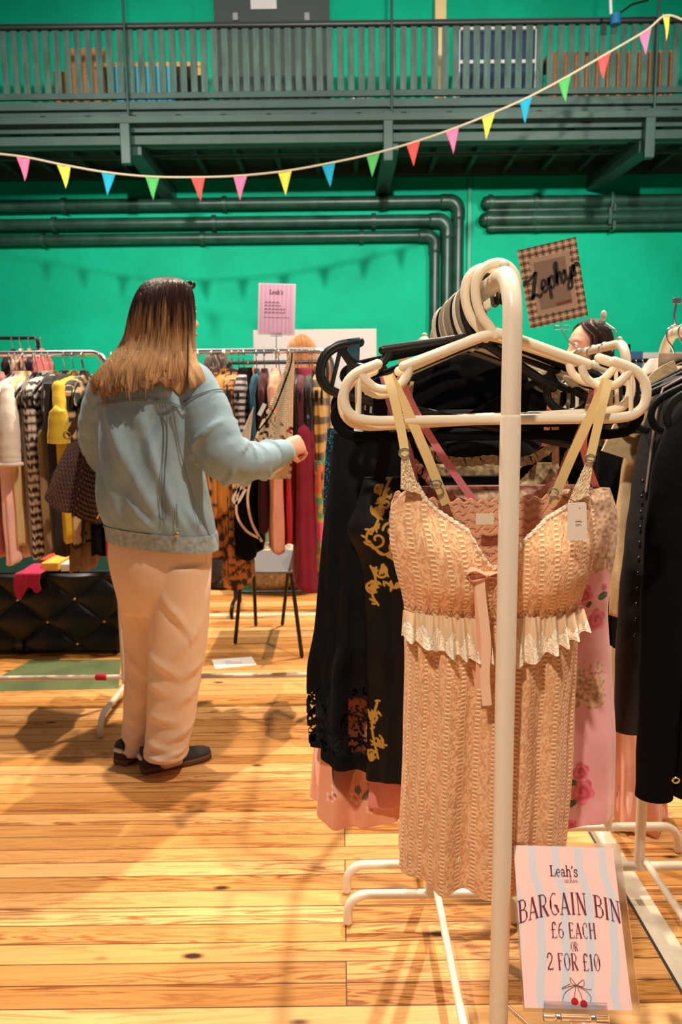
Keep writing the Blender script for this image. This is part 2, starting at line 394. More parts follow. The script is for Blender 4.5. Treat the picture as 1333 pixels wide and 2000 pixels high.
# door furniture
for px in (460, 600):
    o = gbox('door_hinge', px-5, px+5, 25, 40, dY-.08, .03, mat('grey_metal', (.3, .3, .3), .4, .8), None, None); 
    o.parent = d1; o.location = Vector(o.location)-Vector(d1.location)
gbox('notice', 490, 540, -18, 18, dY-.07, .006, M_paper, 'white paper notice on the dark door above the gallery rail', 'notice')
M_wood = mat('orange_wood', lin(176, 108, 52), .5, var=(6, .2), stretch=(1, 1, 6))
M_wood2 = mat('pale_wood', lin(222, 178, 110), .5, var=(6, .15), stretch=(1, 1, 6))
def on_deck(px0, px1, ytop, Y): # size of a thing standing on the deck
    a = at((px0+px1)/2, ytop, Y); return (at(px0, ytop, Y)[0]+at(px1, ytop, Y)[0])/2, at(px1, ytop, Y)[0]-at(px0, ytop, Y)[0], a[2]
def deckbox(name, px0, px1, ytop, Y, th, m, label, cat, group=None):
    cx, wd, zt = on_deck(px0, px1, ytop, Y)
    return tag(MB().box((cx, Y, (zd+zt)/2), (wd, th, zt-zd)).obj(name, m, None, (cx, Y, zd), smooth=False, bevel=.01), label, cat, group)
deckbox('wooden_board', 128, 204, 97, 11.6, .10, M_wood, 'tall orange wooden board standing behind the gallery railing at left', 'board')
deckbox('wooden_board', 106, 132, 142, 11.4, .10, M_wood, 'short orange wooden board beside the tall one behind the gallery railing', 'board')
def bench(px0, px1, ytop, Y, m, label, cat, name):
    cx, wd, zt = on_deck(px0, px1, ytop, Y)
    e = empty(name, (cx, Y, zd), label, cat)
    def prt(mb, nm, mm):
        o = mb.obj(nm, mm, e, None, smooth=False, bevel=.006); return o
    prt(MB().box((0, 0, zt-zd-.03), (wd, .6, .06)), 'tabletop' if name == 'table' else 'seat', m)
    for sx in (-1, 1):
        for sy in (-1, 1): prt(MB().box((sx*(wd/2-.05), sy*.25, (zt-zd-.06)/2), (.06, .06, zt-zd-.06)), 'leg', m)
    return e, cx, wd, zt
e, cx, wd, zt = bench(196, 402, 140, 11.7, M_wood2, 'pale wooden table under a blue cloth behind the gallery railing', 'table', 'table')
a0, a1 = gx(222, 160, 11.35), gx(340, 160, 11.35)
tag(MB().box(((a0+a1)/2, 11.36, (zd+zt-.08)/2), (a1-a0, .05, zt-zd-.08)).obj('tablecloth', mat('blue_cloth', lin(90, 190, 215), .8), None, ((a0+a1)/2, 11.36, zd), smooth=False), 'light blue cloth hanging at the front of the pale gallery table', 'tablecloth')
for k in range(2):
    px = 345+k*32
    deckbox('speaker_case', px, px+26, 152, 11.3, .2, M_black_plastic, ('left' if k == 0 else 'right')+' one of two small black cases beneath the end of the gallery table', 'case')
# blue door with white grid
bd = on_deck(893, 1052, 50, 12.6)
o = MB().box((bd[0], 12.7, (zd+bd[2])/2), (bd[1], .06, bd[2]-zd)).obj('door_2', mat('navy_paint', lin(22, 42, 84), .5), smooth=False); tag(o, None, None, kind='structure')
fr = MB()
for px in (893, 1052): fr.box((gx(px, 110, 12.62), 12.64, (zd+bd[2])/2), (.10, .06, bd[2]-zd))
fr.box((bd[0], 12.64, bd[2]), (bd[1], .06, .10)).box((bd[0], 12.64, zz(123, 12.62)), (bd[1], .04, .05))
f_ = fr.obj('door_frame', mat('white_gloss', (.75, .74, .7), .4), smooth=False); f_.parent = o; f_.location = -Vector(o.location)
for k in range(4):
    px = 905+k*26
    a = gbox('paper_stack', px, px+20, 165, 183, 12.3, .2, M_paper, ['leftmost', 'second', 'third', 'rightmost'][k]+' of four white stacks low in front of the navy gallery door', 'stack', None)
    a.location.z = zd; 
cx, wd, zt = on_deck(850, 872, -40, 11.9)
tag(MB().box((cx, 11.9, (zd+zt)/2), (wd, .12, zt-zd)).obj('post', mat('cream_paint', lin(226, 196, 134), .5), None, (cx, 11.9, zd), smooth=False, bevel=.01), 'cream painted post rising behind the gallery railing beside the navy door', 'post')
eb, cx, wd, zt = bench(1060, 1308, 119, 11.5, M_wood, 'long brown wooden bench with a slatted front behind the right end of the gallery railing', 'bench', 'bench')
for k in range(12):
    MB().box((-wd/2+.1+k*(wd-.2)/11, -.34, (zt-zd-.05)/2), (.10, .04, zt-zd-.05)).obj('slat', M_wood, eb, smooth=False, bevel=.005)
for (px0, px1, yt, m, lab) in ((682, 694, 158, M_paper, 'small white bottle standing behind the middle of the gallery railing'), (697, 712, 156, M_paper, 'wider white bottle next to the small one behind the gallery railing'), (716, 726, 143, M_paper, 'tall white bottle, rightmost behind the middle of the gallery railing')):
    cx, wd, zt = on_deck(px0, px1, yt, 11.4); h = zt-zd; r = wd/2
    tag(MB().loft([[(cx+rr*math.cos(a), 11.4+rr*math.sin(a), zd+zq) for a in np.linspace(0, 2*PI, 17)[:-1]] for rr, zq in ((r*.9, 0), (r, .03), (r, h*.6), (r*.45, h*.75), (r*.4, h*.95), (r*.42, h))]).obj('bottle', m, None, (cx, 11.4, zd)), lab, 'bottle')
# wall lamp at upper right
lp = at(1203, 34, 10.2)
e = empty('spotlight', lp, 'small blue spotlight on a white arm at the gallery top right', 'lamp')
a = MB().cyl((0, 0, -.09), (0, 0, .03), .065).obj('lamp_housing', mat('blue_paint', lin(20, 110, 160), .4), e)
MB().tube([(-.06, 0, .05), (-.08, 0, .3), (-.05, 0, .36)], .02).obj('arm', mat('white_gloss', (.75, .74, .7), .4), e)
MB().tube([(.05, 0, .05), (.24, .1, .2), (.5, .25, .32)], .014).obj('cable', M_black_plastic, e)

# ---------------------------------------------------------------- wall pipes
PYy = WY-.16
def pipe(px0, py0, px1, down_to, r, label, py1=None):
    z = zz((py0+(py1 or py0))/2, PYy, (px0+px1)/2); xa = at(px0, py0, PYy)[0]; xb = at(px1, py1 or py0, PYy)[0]
    pts = [(xa, PYy, z)]
    e = empty('wall_pipe', (xb, PYy, z), label, 'pipe')
    rb = r*1.6
    if down_to:
        arc = [(xb-rb+rb*math.sin(a), PYy, z-rb+rb*math.cos(a)) for a in np.linspace(0, PI/2, 7)]
        pts += arc; pts.append((xb, PYy, zz(down_to, PYy)))
    else: pts.append((xb, PYy, z))
    L = (xb, PYy, z)
    def prt(mb, nm, mm=M_pipe):
        o = mb.obj(nm, mm, None, L); o.parent = e; o.location = (0, 0, 0)
    prt(MB().tube(pts, r, 14), 'pipe')
    if down_to:
        prt(MB().tube([(xb-rb-.10, PYy, z), (xb-rb, PYy, z)]+[(xb-rb+rb*math.sin(a), PYy, z-rb+rb*math.cos(a)) for a in np.linspace(0, PI/2, 9)]+[(xb, PYy, z-rb-.10)], r*1.18, 14), 'elbow')
        k0 = xb-1.2
        while k0 > xa:
            prt(MB().cyl((k0-.035, PYy, z), (k0+.035, PYy, z), r*1.25).box((k0, PYy+r+.02, z), (.06, .2, .06)), 'bracket'); k0 -= 2.6
    else:
        for x in (xa+.02, xa+.75):
            prt(MB().cyl((x, PYy, z), (x+.07, PYy, z), r*1.2), 'collar')
        prt(MB().box((xa+2.0, PYy+.02, z), (.05, .3, r*2.6)), 'bracket')
pipe(-60, 402, 896, 900, .095, 'uppermost of three long dark green pipes on the wall, with an outer elbow', 394)
pipe(-60, 440, 874, 900, .095, 'middle of three long dark green pipes on the wall, with an elbow', 430)
pipe(-60, 470, 850, 900, .085, 'lowest of three long dark green pipes on the wall, with an inner elbow', 460)
pipe(952, 393, 1400, 0, .10, 'upper thick pipe of the bundle on the right wall')
pipe(956, 409, 1400, 0, .045, 'upper thin pipe of the bundle on the right wall')
pipe(948, 425, 1400, 0, .10, 'lower thick pipe of the bundle on the right wall')
pipe(956, 443, 1400, 0, .05, 'lower thin pipe of the bundle on the right wall')
xc = at(917, 420, WY)[0]
tag(MB().box((xc, WY-.03, 3.0), (.07, .06, 4.0)).obj('cable_trunking', mat('green_trunking', (.008, .36, .2), .45), None, (xc, WY-.03, 1.0), smooth=False, bevel=.01), 'thin vertical green cable cover on the wall between the pipe sets', 'conduit')

# ---------------------------------------------------------------- bunting
BY = 8.6
cordpx = [(-40, 297), (45, 306), (124, 322), (212, 337), (298, 345), (387, 346), (470, 343), (557, 334), (642, 319), (730, 300), (808, 278), (884, 252), (955, 224), (1028, 192), (1104, 152), (1182, 107), (1262, 60), (1302, 30), (1345, 44)]
bt = empty('bunting', at(387, 346, BY), 'string of small multicoloured triangular flags sagging across the hall below the gallery', 'bunting')
B0 = at(387, 346, BY)
cp = cat_rom([at(x, y, BY) for x, y in cordpx], 160)-B0
MB().tube([tuple(p) for p in cp], .011, 6).obj('cord', mat('twine', lin(196, 180, 150), .9), bt)
fc = dict(pink=lin(235, 110, 150), yellow=lin(232, 208, 70), blue=lin(0, 150, 180), green=lin(70, 165, 80), red=lin(240, 75, 70))
seq = ['pink', 'yellow', 'blue', 'green', 'red']
for i, (x, y) in enumerate(cordpx[1:18]):
    c = seq[i % 5]; p = np.array(at(x, y, BY))-B0
    q = np.array(at(x+10, np.interp(x+10, [u[0] for u in cordpx], [u[1] for u in cordpx]), BY))-B0
    dx = (q-p)/np.linalg.norm(q-p); wd = .078 if i < 16 else .04; ln = .25
    dn = np.array([.08*math.sin(i*2.1), 0, -1.0])*ln
    a, b = p-dx*wd, p+dx*wd
    n_ = 6; vs = []; fs = []
    rows = []
    for r_ in range(n_+1):
        t = r_/n_
        for s_ in range(3):
            u = s_/2; base = a*(1-u)+b*u
            pt = base*(1-t)+(p+dn)*t; pt = pt+np.array([0, .03*math.sin(3*t+i)*t+.012*math.sin(u*PI), 0]); vs.append(pt)
    for r_ in range(n_):
        for s_ in range(2): k = r_*3+s_; fs.append((k, k+1, k+4, k+3))
    o = MB().add(vs, fs).obj('flag', mat('felt_'+c, fc[c], .85, sheen=.2), bt, solid=.004); o['label'] = c+' felt flag'
# ================================================================ clothes racks
RACK_R = .0128
def arc_pts(c, r, a0, a1, n, ax, ay):
    c = np.array(c, float); ax = np.array(ax, float); ay = np.array(ay, float)
    return [tuple(c+ax*r*math.cos(a)+ay*r*math.sin(a)) for a in np.linspace(a0, a1, n)]
def white_rack(loc, length, height, label, group=None, m=M_white_tube, foot_w=.43, foot_h=.085, name='clothes_rack'):
    """rack running along +Y from loc"""
    e = empty(name, loc, label, 'clothes rack', group)
    r = RACK_R; zt = height-r; br = .065; zs = zt-.185
    pts = [(0, 0, zs), (0, 0, zt-br)]+arc_pts((0, br, zt-br), br, PI, PI/2, 9, (0, 1, 0), (0, 0, 1))[1:]
    pts += arc_pts((0, length-br, zt-br), br, PI/2, 0, 9, (0, 1, 0), (0, 0, 1))+[(0, length, zs)]
    MB().tube(pts, r, 16).obj('top_bar', m, e)
    for y in (0, length):
        MB().tube([(0, y, foot_h), (0, y, zs-.003)], r*1.06, 16).obj('upright', m, e)
        h = foot_w/2; rr = .05; q = foot_h
        p = [(-h, y, r*.9), (-h, y, q-rr)]+arc_pts((-h+rr, y, q-rr), rr, PI, PI/2, 8, (1, 0, 0), (0, 0, 1))[1:]
        p += arc_pts((h-rr, y, q-rr), rr, PI/2, 0, 8, (1, 0, 0), (0, 0, 1))+[(h, y, r*.9)]
        MB().tube(p, r*.95, 14).obj('foot', m, e)
    MB().tube([(.012, .01, foot_h+.022), (.012, length-.01, foot_h+.022)], r*.72, 12).obj('lower_rail', m, e)
    MB().ell((0, br-.01, height+.001), (.007, .007, .006), 12, 8).obj('peg', m, e)
    return e
XR = .221
white_rack((XR, .968, 0), .792, 1.515, 'white tubular clothes rack nearest the camera, carrying the peach dress')
white_rack((XR-.002, 1.886, 0), .775, 1.51, 'white tubular clothes rack standing end to end behind the nearest rack')
white_rack((.80, 1.09, 0), .775, 1.51, 'white tubular clothes rack at right carrying the black jacket')
white_rack((.782, 2.057, 0), .775, 1.51, 'white tubular clothes rack at far right, end to end behind the black jackets')

# ---------------------------------------------------------------- hangers
S_ = 1/1415
def hp(px, py): return ((px-968)*S_, 0.0, (532-py)*S_)
def tube_hanger(name, m, loc, label, group=None, rz=0, tilt=0, r=.0072, sc_=1.0):
    hook = cat_rom([hp(*q) for q in ((1006, 548), (1002, 525), (988, 508), (968, 502), (946, 509), (931, 526), (926, 550), (929, 576), (939, 602), (955, 622), (966, 640))], 28)
    mb = MB()
    for s in (1, -1):
        f = lambda pts: [(s*p[0], p[1], p[2]) for p in pts]
        mb.tube(f([hp(968, 634), hp(940, 641), hp(786, 697)]), r, 10, flat=.8)
        mb.tube(f(cat_rom([hp(798, 694), hp(795, 712), hp(784, 728), (hp(765, 738)), hp(745, 741), hp(726, 735), hp(708, 718), hp(700, 708)], 16)), r*.85, 10, flat=.8)
        mb.tube(f([hp(735, 692)]+[tuple(p) for p in cat_rom([hp(710, 701), hp(690, 711), hp(674, 729), hp(668, 752), hp(672, 777), hp(688, 794), hp(712, 801), hp(740, 803)], 22)]+[hp(968, 803)]), r, 10, flat=.8)
        mb.tube(f([hp(700, 708), hp(697, 800)]), r*.45, 8)
    e = empty(name, loc, label, 'clothes hanger', group, rz)
    e.rotation_euler = (0, tilt, rz); e.scale = (sc_,)*3
    b = mb.obj('hanger_body', m, e); h = MB().tube(hook, r*.95, 10, flat=.85).obj('hook', m, e)
    return e
def copy_tree(o, parent=None):
    c = o.copy(); COL.objects.link(c)
    if parent is not None: c.parent = parent
    for ch in list(o.children): copy_tree(ch, c)
    return c
HZ = 1.502-RACK_R   # bar centre height on the white racks is height - r
HZ = 1.515-RACK_R
H1 = tube_hanger('clothes_hanger', M_white_plastic, (XR-.003, 1.052, HZ), 'cream plastic hanger nearest the camera, holding the peach dress')
def hcopy(src, loc, label, group=None, rz=0, tilt=0):
    c = copy_tree(src); c.location = loc; c.rotation_euler = (0, tilt, rz); c['label'] = label
    if group: c['group'] = group
    return c
H2 = hcopy(H1, (XR-.013, 1.085, HZ), 'second cream plastic hanger, directly behind the one with the peach dress', None, .07, -.045)
HB = tube_hanger('clothes_hanger', M_black_plastic, (XR, 1.118, HZ), 'black plastic hanger just behind the two cream ones on the nearest rack', None, -.05, -.02)
HT = hcopy(HB, (XR+.0, 1.135, HZ), 'black plastic hanger sticking up tilted at the left, holding a teal strap', None, .06, .22)
HT.scale = (1.03, 1, 1.03)
H_GRP = 'hangers packed behind on the nearest rack'
M_grey_plastic = mat('grey_plastic', lin(150, 138, 120), .4)
tmpl_w = None
ys = [1.15, 1.18, 1.21, 1.262, 1.29, 1.318, 1.346, 1.374, 1.402, 1.43, 1.47, 1.51]
def flat_hanger(loc, label, group=None, rz=0, m=M_velvet, name='clothes_hanger', w_=.21, metal=M_chrome, drop=.10, tilt=0):
    e = empty(name, loc, label, 'clothes hanger', group, rz); e.rotation_euler = (0, tilt, rz)
    hk = cat_rom([(.020, 0, -.006), (.019, 0, .010), (0, 0, .0175), (-.019, 0, .008), (-.021, 0, -.012), (-.008, 0, -.034), (0, 0, -.055), (0, 0, -.075)], 24)
    MB().tube(hk, .0022, 7).obj('hook', metal, e)
    mb = MB()
    for s in (1, -1):
        q_ = cat_rom([(0, 0, -.074), (s*.03, 0, -.079), (s*w_*.6, 0, -.075-drop*.50), (s*w_*.92, 0, -.075-drop*.82), (s*w_, 0, -.075-drop*1.12), (s*w_*.94, 0, -.075-drop*1.38), (s*w_*.8, 0, -.075-drop*1.45)], 30)
        mb.tube([tuple(p) for p in q_]+[(0, 0, -.075-drop*1.45)], .0075, 8, flat=.6)
    mb.obj('hanger_body', m, e)
    return e
F0 = None
for i, y in enumerate(ys):
    col = [M_white_plastic, M_black_plastic, M_grey_plastic][[0, 1, 2, 0, 1, 2, 2, 0, 2, 0, 1, 0][i]]
    src = HB if col is M_black_plastic else H1
    if col is M_grey_plastic:
        if tmpl_w is None:
            c = tube_hanger('clothes_hanger', M_grey_plastic, (XR, y, HZ), 'greyish plastic hanger packed behind on the nearest rack', H_GRP); tmpl_w = c
        else: c = hcopy(tmpl_w, (XR, y, HZ), 'greyish plastic hanger packed behind on the nearest rack', H_GRP)
    else:
        c = hcopy(src, (XR, y, HZ), ('black' if col is M_black_plastic else 'cream')+' plastic hanger packed deep among the others on the nearest rack', H_GRP)
    c.location.z = HZ; c.rotation_euler = (0, random.uniform(-.02, .02), random.uniform(-.05, .05))
    if i in (1, 3, 4, 7, 9, 10): c.scale = (.92, 1, 1)

# ---------------------------------------------------------------- garment builder
def prof_interp(prof, nv):
    a = np.array([list(p)+[0]*(5-len(p)) for p in prof], float)
    q = cat_rom(a, nv); q[:, 1:3] = np.maximum(q[:, 1:3], .004); return q
def garment_pts(prof, nu, nv, fold, k, seed, n=2.3, hem=0, cup=None):
    r = np.random.default_rng(seed); ph = r.uniform(0, 6.28, 6)
    P = prof_interp(prof, nv); v = np.linspace(0, 1, nv)[:, None]
    th = np.linspace(0, 2*PI, nu, endpoint=False)[None, :]+PI/2
    z = P[:, 0][:, None]; hw = P[:, 1][:, None]; hd = P[:, 2][:, None]; xo = P[:, 3][:, None]; yo = P[:, 4][:, None]
    c, s = np.cos(th), np.sin(th)
    X = np.sign(c)*np.abs(c)**(2/n)*hw; Y = np.sign(s)*np.abs(s)**(2/n)*hd
    grow = np.clip((v-.12)/.6, 0, 1)
    f = fold*grow*(np.sin(k*th+ph[0]+1.2*np.sin(3*v+ph[1]))+.5*np.sin((2*k+1)*th+ph[2]-2*v)+.35*np.sin((k//2+1)*th+ph[3]+2.5*v))
    X = X+f*c*.6; Y = Y+f*s
    Z = np.broadcast_to(z, X.shape)+hem*v**6*np.sin(3*th+ph[4])
    # tiny crumples
    Y = Y+.25*fold*np.sin(14*v*6.28*.4+ph[5]+3*c)*grow*np.sign(s)
    return np.stack([X+xo, Y+yo, Z], -1), th, v
def garment(name, label, cat, group, loc, rz, prof, m, nu=72, nv=48, fold=.008, k=7, seed=0, n=2.3, hem=0, colf=None, alphaf=None, hgtf=None, parent=None, part=None):
    P, th, v = garment_pts(prof, nu, nv, fold, k, seed, n, hem)
    # inside lip so that the hem has thickness
    lip = P[-1].copy(); cx = lip.mean(0); lip[:, :2] = cx[:2]+(lip[:, :2]-cx[:2])*.9; lip[:, 2] += .004
    in2 = lip.copy(); in2[:, 2] += .12
    Q = np.concatenate([P, lip[None], in2[None]], 0)
    kw = {}
    if colf is not None: kw['col'] = colf(Q[..., 0], Q[..., 1], Q[..., 2])
    if alphaf is not None: kw['alpha'] = alphaf(Q[..., 0], Q[..., 1], Q[..., 2])
    if hgtf is not None: kw['hgt'] = hgtf(Q[..., 0], Q[..., 1], Q[..., 2])
    o = grid(part or name, Q, m, parent, (0, 0, 0), closed=True, caps=True, **kw)
    if parent is None:
        o.location = loc; o.rotation_euler = (0, 0, rz); tag(o, label, cat, group)
    return o
def sleeve(parent, pts, radii, m, name='sleeve', flat=.6, n=22, seed=0, crease=.05):
    p = cat_rom(pts, 26); r = cat_rom([(q,) for q in radii], 26)[:, 0]
    r = r*(1+crease*.5*np.sin(np.arange(26)*1.7+seed))
    mb = MB(); mb.tube([tuple(q) for q in p], list(r), n, flat=flat, up=(1, 0, 0), mouth=True)
    return mb.obj(name, m, parent)
def ribbon(mb, pts, w_, nrm=(0, -1, 0), n=24, th=.0012):
    p = cat_rom(pts, n); N = np.array(nrm, float)
    t = np.gradient(p, axis=0); t /= np.linalg.norm(t, axis=1)[:, None]
    s = np.cross(t, N); s /= np.linalg.norm(s, axis=1)[:, None]+1e-9
    nn = np.cross(s, t)
    W = np.broadcast_to(np.asarray(w_, float), (n,))[:, None]/2
    rings = [[tuple(p[i]-s[i]*W[i]-nn[i]*th/2), tuple(p[i]+s[i]*W[i]-nn[i]*th/2), tuple(p[i]+s[i]*W[i]+nn[i]*th/2), tuple(p[i]-s[i]*W[i]+nn[i]*th/2)] for i in range(n)]
    mb.loft(rings); return mb

# ================================================================ the peach dress
GYc = 1.066
D0 = np.array((XR-.003, GYc, 0))
dress = empty('slip_dress', (D0[0], D0[1], at(960, 1700, GYc)[2]), 'peach openwork slip dress with lace frill and ribbon bow, nearest the camera', 'dress')
DL = np.array(dress.location)
cP, cR_, cH = np.array(lin(238, 174, 124)), np.array(lin(254, 226, 178)), np.array(lin(172, 92, 48))
M_peach = mat('peach_openwork', attr=True, rough=.7, hgt=.0016, sheen=.25, var=(16, .05), spec=.3, bump=(30, .35, .005))
M_cream_lace = mat('cream_lace', attr=True, rough=.75, hgt=.001, alpha=True, sheen=.2, spec=.25)
M_strap = mat('cream_elastic', lin(238, 212, 150), .5, bump=(300, .3, .0008))
def openwork(sx, z, seed=0):
    """colour and height of the ladder lace; sx runs across the cloth in metres, z up"""
    per = .0262; q = (sx/per+.18) % 1
    lad = (q < .30); e_ = np.exp(-((q-.0)/.05)**2)+np.exp(-((q-.30)/.05)**2)+np.exp(-((q-1)/.05)**2)
    rung = .5+.5*np.sin(z/.0064*2*PI); rung = np.clip((rung-.35)*2.4, 0, 1)
    n1 = vnoise(sx*420, z*420, seed); n2 = vnoise(sx*190, z*170, seed+3)
    zig = .5+.5*np.sin(z/.016*2*PI+np.sin((q-.68)*22)*2.2)
    lace = np.clip(.05+1.25*n1*n2*1.6+.35*zig*(np.abs(q-.65) < .24), 0, 1)
    h = np.where(lad, .25+.75*rung*np.exp(-((q-.15)/.15)**4), lace*.7)+.35*np.clip(e_, 0, 1)
    c = np.where(lad[..., None], mixc(mixc(cP, cH, .35), cR_, np.clip(rung*.95, 0, 1)), mixc(mixc(cP, cH, .5), mixc(cP, cR_, .35), lace))
    c = mixc(c, cR_, .35*np.clip(e_, 0, 1)*(lad == 0))
    return c, h
# skirt: half widths measured from waist to hem
def dx(pxl, pxr, py):
    a, b = at(pxl, py, GYc), at(pxr, py, GYc); return (a[0], b[0], a[2])
sk = [dx(793, 1130, 1172)+(.040,), dx(790, 1128, 1215)+(.048,), dx(793, 1122, 1300)+(.056,), dx(792, 1114, 1400)+(.060,), dx(789, 1110, 1500)+(.064,), dx(783, 1102, 1600)+(.066,), dx(780, 1099, 1640)+(.067,), dx(779, 1098, 1664)+(.067,)]
NU, NV = 720, 560
q = cat_rom(sk, NV); v = np.linspace(0, 1, NV)[:, None]
th = np.linspace(0, 2*PI, NU, endpoint=False)[None, :]+PI/2
c_, s_ = np.cos(th), np.sin(th)
hw = (q[:, 1]-q[:, 0])[:, None]/2; xm = (q[:, 1]+q[:, 0])[:, None]/2; zb = q[:, 2][:, None]; hd = q[:, 3][:, None]
n_ = 2.2
X = np.sign(c_)*np.abs(c_)**(2/n_)*hw; Y = np.sign(s_)*np.abs(s_)**(2/n_)*hd
gr_ = np.clip(v*2.2, .25, 1)
fold = .0078*gr_*(np.sin(9*th+.8+.8*np.sin(2*v))+.55*np.sin(15*th+2.2-1.4*v)+.4*np.sin(5*th+v*2))
gath = .0022*np.clip(1-v*4, 0, 1)*np.sin(70*th)
Xs = X+(fold+gath)*c_*.5+xm; Ys = Y+(fold+gath)*s_
Z = zb-np.zeros_like(th)-.030*np.clip(v-.5, 0, 1)**2*4*np.clip(-s_, 0, 1)-.004*v**8*np.sin(11*th)
arc = (np.pi-(th-PI/2))*1.0   # across coordinate: 0 at front centre
sx = arc*(.145)*np.ones_like(v)+.002*np.sin(v*9)
col, hgt = openwork(sx, Z)
edge = np.exp(-((1-v)/.008)**2)
P = np.stack([Xs, Ys+GYc, Z], -1)
lip = P[-1].copy(); lip[:, 1] = GYc+(lip[:, 1]-GYc)*.90; lip[:, 0] = xm[-1]+(lip[:, 0]-xm[-1])*.93; lip[:, 2] += .003; in2 = lip.copy(); in2[:, 2] += .05; in2[:, 0] = xm[-1]+(in2[:, 0]-xm[-1])*.9
P = np.concatenate([P, lip[None], in2[None]]); col = np.concatenate([col, col[-1:], col[-1:]*.9]); hgt = np.concatenate([hgt, hgt[-1:], hgt[-1:]])
def dpart(o): o.parent = dress; o.location = (0, 0, 0); return o
dpart(grid('skirt', P, M_peach, None, DL, closed=True, caps=True, col=col, hgt=hgt))

# bodice front: two padded cups between the waist and the lace neckline
NU, NV = 420, 260
bl = [(1180, 792, 1130), (1150, 786, 1137), (1110, 775, 1149), (1060, 764, 1158), (1010, 763, 1158), (980, 768, 1156), (950, 780, 1146), (925, 790, 1138)]
zs_ = np.array([at(960, y, GYc)[2] for y, a, b in bl]); xl = np.array([at(a, y, GYc)[0] for y, a, b in bl]); xr = np.array([at(b, y, GYc)[0] for y, a, b in bl])
# neckline height as a function of px across (in pixels of the photograph)
nx = [760, 784, 800, 825, 850, 902, 931, 945, 975, 1005, 1050, 1085, 1108, 1135, 1150, 1165]
ny = [1000, 946, 938, 965, 986, 1018, 1072, 1088, 1080, 1036, 1000, 985, 975, 962, 968, 1000]
u = np.linspace(0, 1, NU)[None, :]; v = np.linspace(0, 1, NV)[:, None]
pxs = 768+u*(1156-768)
ztop = np.interp(pxs, nx, [at(960, y, GYc)[2] for y in ny]); zbot = at(960, 1186, GYc)[2]
Z = zbot+(ztop-zbot)*v
XL = np.interp(Z, zs_, xl); XR_ = np.interp(Z, zs_, xr); Xb = XL+(XR_-XL)*u
yq = -.052*np.sin(np.clip(u, 0, 1)*PI)**.55
h_ = (Z-zbot)/(at(960, 1000, GYc)[2]-zbot)
cup = lambda cx, cw: np.exp(-np.abs((u-cx)/cw)**2.6)*np.exp(-np.abs((h_-.52)/.44)**2.8)
bulge = .042*(cup(.245, .20)+cup(.755, .20))
gath = .0022*np.clip(1-h_*4.0, 0, 1)*np.sin(u*110)+.0012*np.sin(u*47+h_*3)*np.clip(1-h_, 0, 1)
Yb = GYc+yq*np.clip(.75+.35*(1-h_), .4, 1)-bulge+gath
Yb = np.maximum(Yb, .9845-.055*np.clip((np.abs(u-.54)-.065)/.12, 0, 1)**1.2)  # keeps clear of the upright in front
sx = (u-.5)*.37+bulge*.3*np.sign(u-.5)
col, hgt = openwork(sx, Z)
waist = np.clip(np.exp(-((h_-.06)/.035)**2), 0, 1)
zigz = np.clip(1-np.abs((h_-.06)/.05-np.abs(((u*34) % 1)*2-1)*1.2+.6)*3, 0, 1)
hgt = hgt*(1-waist)+waist*.5+zigz*1.1; col = mixc(col, np.array(lin(214, 140, 95)), np.clip(zigz*.8, 0, 1))
trim = np.clip((Z-(ztop-.007))/.003, 0, 1)
tn = vnoise(u*300, v*120, 5)
hgt = hgt*(1-trim)+trim*(.6+.8*tn); col = mixc(col, np.array(lin(248, 228, 196))*(.75+.25*tn)[..., None], trim)
Yb = Yb-.002*trim-.0015*trim*np.sin(u*260)
# sides of the cups round backwards
dpart(grid('bodice', np.stack([Xb, Yb, Z], -1), M_peach, None, DL, col=col, hgt=hgt, solid=.004))
# smocked back panel
u = np.linspace(0, 1, 300)[None, :]; v = np.linspace(0, 1, 120)[:, None]
zt = np.array([at(960, y, GYc+.03)[2] for y in (958, 976, 978, 974, 955)]); ztop = np.interp(u, [0, .25, .5, .75, 1], zt)+.003*np.sin(u*95)
Z = zbot+(ztop-zbot)*v; XL = np.interp(Z, zs_, xl); XR_ = np.interp(Z, zs_, xr); Xb = XL+(XR_-XL)*u
row = .5+.5*np.cos((ztop-Z)/.0125*2*PI)
pk = np.sin(u*170+6*np.sin(v*40))
Yb = GYc+.022+.014*np.sin(u*PI)+.0016*pk*(1-row)
col = mixc(np.array(lin(226, 160, 122)), np.array(lin(240, 190, 152)), np.clip(.5+.5*pk, 0, 1)*(1-.4*row))
dpart(grid('back_panel', np.stack([Xb, Yb+0*v, Z], -1), M_peach, None, DL, col=col, hgt=(.5+.5*pk)*(1-row)+row*.6, solid=.003))
